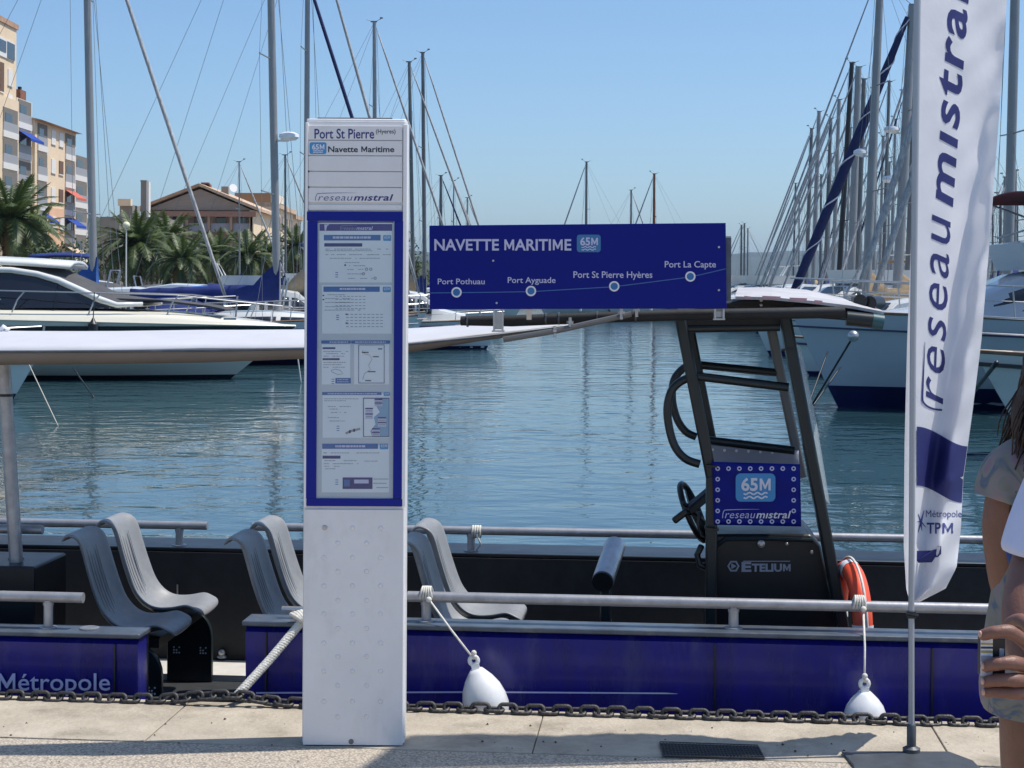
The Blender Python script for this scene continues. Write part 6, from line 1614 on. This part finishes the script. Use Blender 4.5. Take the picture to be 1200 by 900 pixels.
for i in range(18):
    t = i / 17
    if t < .45: q = t / .45; sw.append((1104 - 23 * sin(q * pi / 2), 482.5 - 2 - 13 * (1 - cos(q * pi / 2))))
    else: q = (t - .45) / .55; sw.append((1081 + 3 * q, 467 - 66 * q))
stripf(mb, sw, [2.2] * 8 + [2.0 - .16 * i for i in range(10)], lambda x, y: cl(x, y, .003)); mb.build('lettering', FLAGN, flag)
FC = lambda x, y: cl(x, y, .0022)
mb = MB(); put_text(mb, 'M\u00e9tropole', 1085, 1127, 606, 598, FC, bold=.0); put_text(mb, 'TP', 1086, 1102.5, 625, 612.5, FC, bold=.02); put_text(mb, 'M', 1104.5, 1117, 625, 612.5, FC, bold=.02)
stripf(mb, [(1076, 602), (1079, 612), (1080.5, 622)], [.6, 2.2, .6], FC); stripf(mb, [(1083, 598), (1079.5, 611), (1076, 624)], [.6, 2.4, .6], FC); stripf(mb, [(1075, 611), (1080, 612), (1085, 618)], [.5, 1.8, .5], FC); mb.build('lettering', PRINTN, flag)
mb = MB(); flat(mb, [(1074.5, 645.5), (1092, 645), (1099, 640), (1103, 640), (1103, 649), (1099, 653), (1096, 653), (1092, 659), (1076, 659.5), (1074.5, 657)], FC); lo = mb.build('logo_block', FLAGN, flag)
mb = MB(); put_text(mb, 'reseau', 1078, 1093, 655, 649.5, lambda x, y: cl(x, y, .007), bold=.02); mb.build('lettering', PRINTW, lo)
# second feather flag further right whose shadow falls across the quay would stand outside the frame: not visible, left out

# ================================================================== GRATE, CRUMBS ON THE QUAY
gr = thing('drain_grate', on_plane(835, 882, 0), 'dark mesh drain grate let into the quay beside the chain', 'drain grate')
gc = [on_plane(773, 872.5), on_plane(888, 876.5), on_plane(896, 891.5), on_plane(777, 888.5)]
mb = MB(); mb.prism([v + Vector((0, 0, .0035)) for v in gc], (0, 0, .003)); mb.build('mesh_bed', GRATE, gr)
mb = MB()
for i in range(30):
    t = i / 29; mb.bar(gc[0].lerp(gc[1], t) + Vector((0, 0, .008)), gc[3].lerp(gc[2], t) + Vector((0, 0, .008)), .0035, .003)
for i in range(8):
    t = i / 7; mb.bar(gc[0].lerp(gc[3], t) + Vector((0, 0, .010)), gc[1].lerp(gc[2], t) + Vector((0, 0, .010)), .0035, .003)
tag(mb.build('mesh_wire', mat('grate_wire', (.09, .09, .09), .6, .3), gr), kind='stuff')
mb = MB(); rl = random.Random(21)
for _ in range(70):
    px = rl.uniform(-20, 1200); py = rl.uniform(836 + px * .02, 872 + px * .01) if rl.random() < .75 else rl.uniform(870, 900)
    p = on_plane(px, py, .004); s_ = rl.uniform(.002, .007); a = rl.uniform(0, 6)
    mb.add([p + Vector((s_ * cos(a + k * 2.1), s_ * sin(a + k * 2.1) * 1.4, 0)) for k in range(3)] + [p + Vector((0, 0, s_ * .8))], [(0, 1, 3), (1, 2, 3), (2, 0, 3)])
tag(mb.build('leaf_litter', mat('leaf_litter', (.05, .03, .02), .9)), 'scattered dry leaf crumbs on the coping stones', 'leaf litter', kind='stuff')

# ================================================================== PEOPLE
def skinned(nodes, edges, name, m, parent, sub=2, root=0):
    keys = list(nodes); me = bpy.data.meshes.new('b'); me.from_pydata([tuple(nodes[k][0]) for k in keys], [(keys.index(a), keys.index(b_)) for a, b_ in edges], [])
    o = bpy.data.objects.new('b', me); COL.objects.link(o)
    sk = o.modifiers.new('k', 'SKIN'); sk.use_smooth_shade = True
    for v, k in zip(me.skin_vertices[0].data, keys):
        r_ = nodes[k][1]; v.radius = r_ if isinstance(r_, tuple) else (r_, r_)
    me.skin_vertices[0].data[root].use_root = True
    u_ = o.modifiers.new('u', 'SUBSURF'); u_.levels = sub; u_.render_levels = sub
    bpy.context.view_layer.update()
    em = bpy.data.meshes.new_from_object(o.evaluated_get(bpy.context.evaluated_depsgraph_get()))
    bpy.data.objects.remove(o); mb = MB(); mb.add([v.co.copy() for v in em.vertices], [tuple(p.vertices) for p in em.polygons]); bpy.data.meshes.remove(em)
    return mb.build(name, m, parent, smooth=True)
def loft(secs, name, m, parent, seg=28, fold=.004, fseed=0, cap=False):
    """secs: (centre, rx, ry, axis) elliptical sections across the axis"""
    rows_ = []
    for i, (c_, rx, ry, ax) in enumerate(secs):
        ax = Vector(ax).normalized(); x = Vector((1, 0, 0)); x = (x - ax * x.dot(ax)).normalized(); y = ax.cross(x)
        rows_.append([Vector(c_) + x * cos(2 * pi * k / seg) * (rx + fold * sin(i * 1.3 + k * .9 + fseed)) + y * sin(2 * pi * k / seg) * (ry + fold * sin(i * 1.7 + k * 1.4 + fseed)) for k in range(seg)])
    mb = MB(); mb.grid(rows_, True)
    if cap: mb.f.append(tuple(range(seg))[::-1]); mb.f.append(tuple((len(secs) - 1) * seg + k for k in range(seg)))
    o = mb.build(name, m, parent, smooth=True); o.modifiers.new('u', 'SUBSURF').levels = 1; o.modifiers['u'].render_levels = 1
    return o
V = Vector
def head_nodes(c_, fwd, s=1.0):
    f = V(fwd).normalized(); side = f.cross(V((0, 0, 1)))
    n = {'h0': (c_ - V((0, 0, .075)) * s, (.055 * s, .06 * s)), 'h1': (c_, (.075 * s, .092 * s)), 'h2': (c_ + V((0, 0, .06)) * s, (.07 * s, .085 * s)), 'h3': (c_ + V((0, 0, .10)) * s, (.045 * s, .05 * s))}
    return n
def face(par, c_, fwd, skin, s=1.0):
    f = V(fwd).normalized(); side = f.cross(V((0, 0, 1)))
    mb = MB(); mb.tube([c_ + f * .085 * s + V((0, 0, .02)), c_ + f * .112 * s - V((0, 0, .022))], [.008, .014], 8); mb.build('nose', skin, par, smooth=True)
    for k in (-1, 1):
        mb = MB(); mb.sphere(c_ + f * .078 * s + side * k * .032 * s + V((0, 0, .022)), .012, 10, 7); mb.build('eye', PRINTW, par, smooth=True)
        mb = MB(); mb.sphere(c_ + side * k * .078 * s - V((0, 0, .005)), .03, 10, 8, (.35, .7, 1)); mb.build('ear', skin, par, smooth=True)
    mb = MB(); mb.tube([c_ + f * .086 * s + side * .022 - V((0, 0, .05)), c_ + f * .094 * s - V((0, 0, .052)), c_ + f * .086 * s - side * .022 - V((0, 0, .05))], .006, 6); mb.build('mouth', mat('lips', (.35, .12, .10), .5), par, smooth=True)
def finger(pts, r0, r1, par, skin, nail=None):
    P3 = [V(p) for p in pts]; sm_ = []
    for i in range(len(P3) - 1):
        a0, a1, a2, a3 = P3[max(0, i - 1)], P3[i], P3[i + 1], P3[min(len(P3) - 1, i + 2)]
        for j in range(6):
            t = j / 6; sm_.append(.5 * ((2 * a1) + (a2 - a0) * t + (2 * a0 - 5 * a1 + 4 * a2 - a3) * t * t + (3 * a1 - a0 - 3 * a2 + a3) * t ** 3))
    sm_.append(P3[-1]); n = len(sm_); rs_ = []
    for i in range(n):
        t = i / (n - 1); r_ = r0 + (r1 - r0) * t + .0009 * math.exp(-((t - .35) / .07) ** 2) + .0007 * math.exp(-((t - .68) / .06) ** 2)
        rs_.append(r_)
    d = (sm_[-1] - sm_[-2]).normalized()
    for e_, q in ((.35, .93), (.65, .72), (.85, .45), (.95, .15)): sm_.append(P3[-1] + d * r1 * e_); rs_.append(r1 * q)
    mb = MB(); mb.tube(sm_, rs_, 12); o = mb.build('finger', skin, par, smooth=True)
    return o

# --- person with hands behind the back (white short-sleeved top), right edge
Y1 = 2.78; cx = 1.13
p1 = thing('person', (cx, Y1, 0), 'person in a white top at the right edge, hands behind back holding a pack', 'person')
fw = V((0.1, 1, 0))
hc = V((cx + .01, Y1 + .02, 1.60))
n = {'pel': (V((cx, Y1, .93)), (.155, .11)), 'wai': (V((cx, Y1, 1.08)), (.14, .10)), 'che': (V((cx, Y1 + .01, 1.27)), (.165, .11)), 'nec': (V((cx, Y1, 1.42)), (.075, .065)), 'ne2': (V((cx, Y1 + .01, 1.49)), (.055, .055))}
n.update(head_nodes(hc, fw))
for k, sg in (('l', -1), ('r', 1)):
    n['sh' + k] = (V((cx + sg * .165, Y1, 1.37)), (.062, .062))
    n['hip' + k] = (V((cx + sg * .09, Y1, .86)), (.10, .10)); n['kn' + k] = (V((cx + sg * .10, Y1 + .02, .48)), .062); n['an' + k] = (V((cx + sg * .11, Y1, .09)), .042); n['to' + k] = (V((cx + sg * .12, Y1 + .15, .035)), (.035, .03))
n['ell'] = (V((.850, Y1 - .02, 1.15)), .046); n['fol'] = (V((.815, 2.70, 1.085)), .043); n['wrl'] = (V((.805, 2.635, 1.00)), .030)
n['elr'] = (V((cx + .27, Y1 - .03, 1.12)), .045); n['wrr'] = (V((.985, 2.60, 1.005)), .030)
E = [('pel', 'wai'), ('wai', 'che'), ('che', 'nec'), ('nec', 'ne2'), ('ne2', 'h0'), ('h0', 'h1'), ('h1', 'h2'), ('h2', 'h3'), ('che', 'shl'), ('che', 'shr'), ('shl', 'ell'), ('ell', 'fol'), ('fol', 'wrl'), ('shr', 'elr'), ('elr', 'wrr'),
     ('pel', 'hipl'), ('pel', 'hipr'), ('hipl', 'knl'), ('knl', 'anl'), ('anl', 'tol'), ('hipr', 'knr'), ('knr', 'anr'), ('anr', 'tor')]
body = skinned(n, E, 'body', SKIN, p1)
face(body, hc, fw, SKIN)
# right hand: palm and five fingers closing from the right
pm = {'w': (V((.985, 2.60, 1.005)), (.022, .028)), 'p0': (V((.945, 2.592, 1.005)), (.016, .036)), 'p1': (V((.905, 2.584, 1.012)), (.015, .043)), 'p2': (V((.872, 2.578, 1.016)), (.013, .043))}
palm_o = skinned(pm, [('w', 'p0'), ('p0', 'p1'), ('p1', 'p2')], 'hand', SKIN, p1)
def hp(px, py, Y): return P(px, py, Y)
finger([hp(1210, 760, 2.575), hp(1185, 741, 2.555), hp(1166, 741, 2.552), hp(1153, 744, 2.562)], .0105, .0088, palm_o, SKIN)
finger([hp(1212, 782, 2.575), hp(1188, 777, 2.548), hp(1168, 778, 2.545), hp(1156, 781, 2.556)], .0112, .0092, palm_o, SKIN)
finger([hp(1212, 798, 2.575), hp(1190, 797, 2.546), hp(1170, 797, 2.545), hp(1156, 799, 2.558)], .0108, .0090, palm_o, SKIN)
finger([hp(1212, 812, 2.578), hp(1190, 812, 2.552), hp(1170, 811, 2.552), hp(1157, 811, 2.562)], .0098, .0082, palm_o, SKIN)
finger([hp(1222, 752, 2.59), hp(1212, 738, 2.60), hp(1196, 727, 2.63), hp(1184, 730, 2.655)], .0120, .0095, palm_o, SKIN)
for px, py, Yd in ((1151, 743, 2.557), (1154, 780.5, 2.551), (1154, 798.5, 2.553), (1155, 811, 2.558)):
    mb = MB(); mb.sphere(hp(px - 2.5, py, Yd), .0058, 10, 6, (.5, .8, .9)); mb.build('nail', NAIL, palm_o, smooth=True)
# left hand hanging half closed below the grip
lh = {'w': (V((.805, 2.635, 1.00)), (.029, .029)), 'p0': (V((.84, 2.63, .975)), (.030, .020)), 'p1': (V((.875, 2.62, .955)), (.036, .016))}
lho = skinned(lh, [('w', 'p0'), ('p0', 'p1')], 'hand', SKIN, p1)
for i, dx in enumerate((-.030, -.010, .010, .028)):
    b0 = V((.895 + dx * .5, 2.615, .945 + dx * .8)); finger([b0, b0 + V((.004, -.012, -.035)), b0 + V((.012, .006, -.058)), b0 + V((.018, .026, -.052))], .0092, .0075, lho, SKIN)
finger([V((.86, 2.62, .985)), V((.885, 2.605, .99)), V((.905, 2.61, .975))], .011, .009, lho, SKIN)
# top and trousers
loft([(V((cx, Y1, z)), rx, ry, (0, 0, 1)) for z, rx, ry in ((.86, .19, .135), (.95, .185, .135), (1.08, .175, .13), (1.2, .19, .135), (1.31, .20, .135), (1.39, .16, .11), (1.43, .10, .085), (1.455, .075, .075))], 'top', TEE, p1, fold=.003)
sl = [(V((cx - .04, Y1, 1.365)), .085, .095, (-.9, 0, -.5)), (V((cx - .12, Y1, 1.362)), .082, .092, (-.8, 0, -.7)), (V((cx - .185, Y1, 1.345)), .078, .08, (-.6, 0, -.8)), (V((cx - .215, Y1 - .005, 1.29)), .070, .074, (-.35, 0, -1)), (V((.885, Y1 - .01, 1.235)), .067, .07, (-.25, 0, -1)), (V((.867, Y1 - .012, 1.19)), .067, .07, (-.2, 0, -1)), (V((.862, Y1 - .015, 1.172)), .071, .073, (-.15, 0, -1)), (V((.862, Y1 - .015, 1.165)), .064, .066, (-.15, 0, -1))]
loft(sl, 'sleeve', TEE, p1, fold=.0035, fseed=2)
loft([(V((2 * cx - c_.x, c_.y, c_.z)), a, b_, (-ax[0], 0, ax[2])) for c_, a, b_, ax in sl], 'sleeve', TEE, p1, fold=.0035, fseed=3)
loft([(V((cx, Y1, z)), rx, ry, (0, 0, 1)) for z, rx, ry in ((1.0, .165, .118), (.92, .18, .13), (.84, .185, .13), (.78, .185, .125))], 'trousers_waist', JEANS, p1, fold=.002)
for k, sg in (('l', -1), ('r', 1)):
    loft([(V((cx + sg * .09, Y1, .82)), .105, .11, (0, 0, 1)), (V((cx + sg * .095, Y1 + .01, .62)), .09, .095, (0, 0, 1)), (V((cx + sg * .10, Y1 + .02, .46)), .078, .08, (0, 0, 1)), (V((cx + sg * .108, Y1, .12)), .065, .07, (0, 0, 1))], 'trouser_leg', JEANS, p1, fold=.003)
    mb = MB(); mb.sphere(V((cx + sg * .118, Y1 + .07, .045)), .1, 14, 8, (.48, 1.35, .45)); mb.build('shoe', BLACKP, p1, smooth=True)
mb = MB(); rr2 = random.Random(2)
mb.sphere(hc + V((0, -.012, .035)), .115, 20, 12, (.82, .98, .92)); mb.build('hair', HAIRM, p1, smooth=True)
# small pack held between index and middle finger
Yk = 2.566
pk = thing('small_pack', P(1164, 762, Yk), 'small black and white striped pack held in the clasped hands', 'pack')
def kb(x0, x1, y0, y1, d0, d1, nm, m):
    a, b_ = P(x0, y0, Yk), P(x1, y1, Yk); mb = MB(); mb.box(min(a.x, b_.x), max(a.x, b_.x), Yk - d1, Yk + d0, b_.z, a.z); return mb.build(nm, m, pk, bevel=.001)
kb(1149.5, 1178, 748, 792, .018, .0, 'case', BLACKP)
kb(1149, 1163, 748.5, 792, -.0002, .0012, 'label', PRINTW)
for y0, y1, m in ((753, 755.5, mat('gold_print', (.45, .33, .10), .5)), (757.5, 760, PRINTK), (762, 765, mat('gold_print', (.45, .33, .10), .5)), (768, 775, PRINTG)): kb(1149, 1163, y0, y1, -.0014, .0018, 'label_stripe', m)
kb(1171, 1176.5, 760, 770, -.0002, .0012, 'label', PRINTG)

# --- woman in a floral top and shorts beyond, long brown hair
Y2 = 3.30; wx_ = 1.105
p2 = thing('person', (wx_, Y2, 0), 'person with long brown hair in floral top and shorts at the right edge', 'person')
fw2 = V((.55, .8, 0)); hc2 = V((wx_ + .015, Y2 + .01, 1.47))
n = {'pel': (V((wx_, Y2, .86)), (.155, .115)), 'wai': (V((wx_, Y2, 1.0)), (.125, .095)), 'che': (V((wx_, Y2, 1.17)), (.14, .105)), 'nec': (V((wx_, Y2, 1.30)), (.065, .06)), 'ne2': (V((wx_, Y2 + .01, 1.37)), (.047, .047))}
n.update(head_nodes(hc2, fw2, .95))
for k, sg in (('l', -1), ('r', 1)):
    n['sh' + k] = (V((wx_ + sg * .135, Y2, 1.255)), .052)
    n['el' + k] = (V((wx_ + sg * .132, Y2 + .01, 1.0)), .043); n['wr' + k] = (V((wx_ + .03 + sg * .05, Y2 + .20, .98)), .026)
    n['um' + k] = (V((wx_ + sg * .147, Y2, 1.13)), .052)
    n['hip' + k] = (V((wx_ + sg * .075, Y2, .76)), (.092, .095)); n['kn' + k] = (V((wx_ + sg * .08, Y2, .43)), .058); n['cf' + k] = (V((wx_ + sg * .082, Y2 - .01, .30)), .056); n['an' + k] = (V((wx_ + sg * .085, Y2, .08)), .036); n['to' + k] = (V((wx_ + sg * .09 + .06, Y2 + .12, .03)), (.032, .026))
E2 = [('pel', 'wai'), ('wai', 'che'), ('che', 'nec'), ('nec', 'ne2'), ('ne2', 'h0'), ('h0', 'h1'), ('h1', 'h2'), ('h2', 'h3')]
for k in 'lr': E2 += [('che', 'sh' + k), ('sh' + k, 'um' + k), ('um' + k, 'el' + k), ('el' + k, 'wr' + k), ('pel', 'hip' + k), ('hip' + k, 'kn' + k), ('kn' + k, 'cf' + k), ('cf' + k, 'an' + k), ('an' + k, 'to' + k)]
b2 = skinned(n, E2, 'body', SKIN2, p2); face(b2, hc2, fw2, SKIN2, .95)
for k, sg in (('l', -1), ('r', 1)):
    w_ = n['wr' + k][0]; ho2 = skinned({'w': (w_, .024), 'a': (w_ + V((.02, .05, -.01)), (.034, .014)), 'b': (w_ + V((.03, .08, -.015)), (.036, .013))}, [('w', 'a'), ('a', 'b')], 'hand', SKIN2, p2)
    for i in range(4):
        q = w_ + V((.03 + (-.028 + .019 * i), .085, -.015 + .002 * i)); finger([q, q + V((.004, .03, -.006)), q + V((.006, .05, -.022)), q + V((.004, .052, -.038))], .008, .0065, ho2, SKIN2)
    q = w_ + V((-sg * -.03, .04, .0)); finger([q, q + V((-sg * -.02, .03, .0)), q + V((-sg * -.024, .052, -.008))], .0095, .0078, ho2, SKIN2)
loft([(V((wx_, Y2, z)), rx, ry, (0, 0, 1)) for z, rx, ry in ((.83, .192, .15), (.88, .197, .15), (.96, .186, .14), (1.03, .165, .125), (1.13, .155, .125), (1.22, .152, .12), (1.275, .125, .10), (1.305, .10, .085))], 'top', FLORAL, p2, fold=.005, fseed=4)
sw_ = [(V((wx_ - .03, Y2, 1.262)), .07, .08, (-.9, 0, -.5)), (V((wx_ - .07, Y2, 1.265)), .072, .08, (-.8, 0, -.7)), (V((wx_ - .120, Y2, 1.26)), .066, .075, (-.6, 0, -1)), (V((wx_ - .14, Y2, 1.232)), .060, .075, (-.4, 0, -1)), (V((wx_ - .146, Y2, 1.20)), .058, .075, (-.2, 0, -1)), (V((wx_ - .148, Y2, 1.185)), .061, .078, (-.3, 0, -1)), (V((wx_ - .146, Y2, 1.188)), .053, .068, (-.3, 0, -1))]
loft(sw_, 'sleeve', FLORAL, p2, fold=.006, fseed=1)
loft([(V((2 * wx_ - c_.x, c_.y, c_.z)), a, b_, (-ax[0], 0, ax[2])) for c_, a, b_, ax in sw_], 'sleeve', FLORAL, p2, fold=.006, fseed=2)
loft([(V((wx_, Y2, z)), rx, ry, (0, 0, 1)) for z, rx, ry in ((.93, .18, .14), (.86, .194, .15), (.80, .194, .15), (.785, .190, .146))], 'shorts', FLORAL, p2, fold=.004, fseed=7)
mb = MB(); mb.tube([V((wx_ - .16, Y2 - .06, 1.12)), V((wx_ - .157, Y2 - .075, 1.09)), V((wx_ - .15, Y2 - .08, 1.07))], .010, 8); mb.build('bag_strap', mat('strap_blue', (.03, .06, .20), .7), p2, smooth=True)
for sg in (-1, 1): mb = MB(); mb.sphere(V((wx_ + sg * .09 + .03, Y2 + .05, .022)), .1, 14, 8, (.5, 1.2, .22)); mb.build('sandal', TEAK, p2, smooth=True)
# hair: scalp cap and many wavy locks falling over the left shoulder
mb = MB(); mb.sphere(hc2 + V((-.008, -.015, .03)), .115, 22, 14, (.88, .95, .95)); hair = mb.build('hair', HAIRM, p2, smooth=True)
mb = MB()
for ang_, L_, o_ in ((2.6, .20, .055), (3.1, .23, .075), (3.6, .24, .06), (4.2, .24, .035), (4.8, .23, .01)):
    b0 = hc2 + V((.07 * cos(ang_), .075 * sin(ang_), .02)); mb.tube([b0 + V((-o_ * (j / 7) ** 1.3 + .006 * sin(j * 1.9 + ang_), -.02 * (j / 7), -L_ * j / 7)) for j in range(8)], [.034, .046, .05, .048, .043, .036, .026, .012], 12)
mb.build('hair_mass', HAIRM, hair, smooth=True)
rh = random.Random(6); mb = MB()
for i in range(1100):
    a = rh.uniform(pi * .55, pi * 1.65); r0 = .085 + rh.uniform(0, .02); st_ = hc2 + V((r0 * cos(a), -.01 + r0 * 1.05 * sin(a), rh.uniform(-.03, .08)))
    left = max(0, -cos(a)); L_ = rh.uniform(.18, .27) * (.75 + .35 * left); pts = []; ph = rh.uniform(0, 6); am = rh.uniform(.004, .012); out = rh.uniform(.3, .95)
    for j in range(10):
        t = j / 9; pts.append(st_ + V((-.085 * left * t ** 1.3 * out + .05 * (1 - left) * 0 + am * sin(ph + t * 11), -.035 * t * (1 if sin(a) < 0 else -.2) + am * cos(ph + t * 9), -L_ * t)))
    mb.tube(pts, [.0030 * (1 - .7 * (j / 9) ** 2) for j in range(10)], 4)
tag(mb.build('locks', HAIRM, hair, smooth=True), kind='stuff')

# ================================================================== AIR
mb = MB(); mb.box(-9500, 9500, -400, 16500, -4.0, 260)
hz = mb.build('haze', mat('tmp', (1, 1, 1)))
hm = bpy.data.materials.new('haze_air'); hm.use_nodes = True; t = hm.node_tree; t.nodes.clear()
o_ = t.nodes.new('ShaderNodeOutputMaterial'); pv = t.nodes.new('ShaderNodeVolumePrincipled')
pv.inputs['Color'].default_value = (0.58, 0.76, 1.0, 1); pv.inputs['Density'].default_value = 0.00007; pv.inputs['Anisotropy'].default_value = 0.2
t.links.new(pv.outputs[0], o_.inputs['Volume']); hz.data.materials[0] = hm; tag(hz, kind='stuff')
SC.cycles.volume_bounces = 0
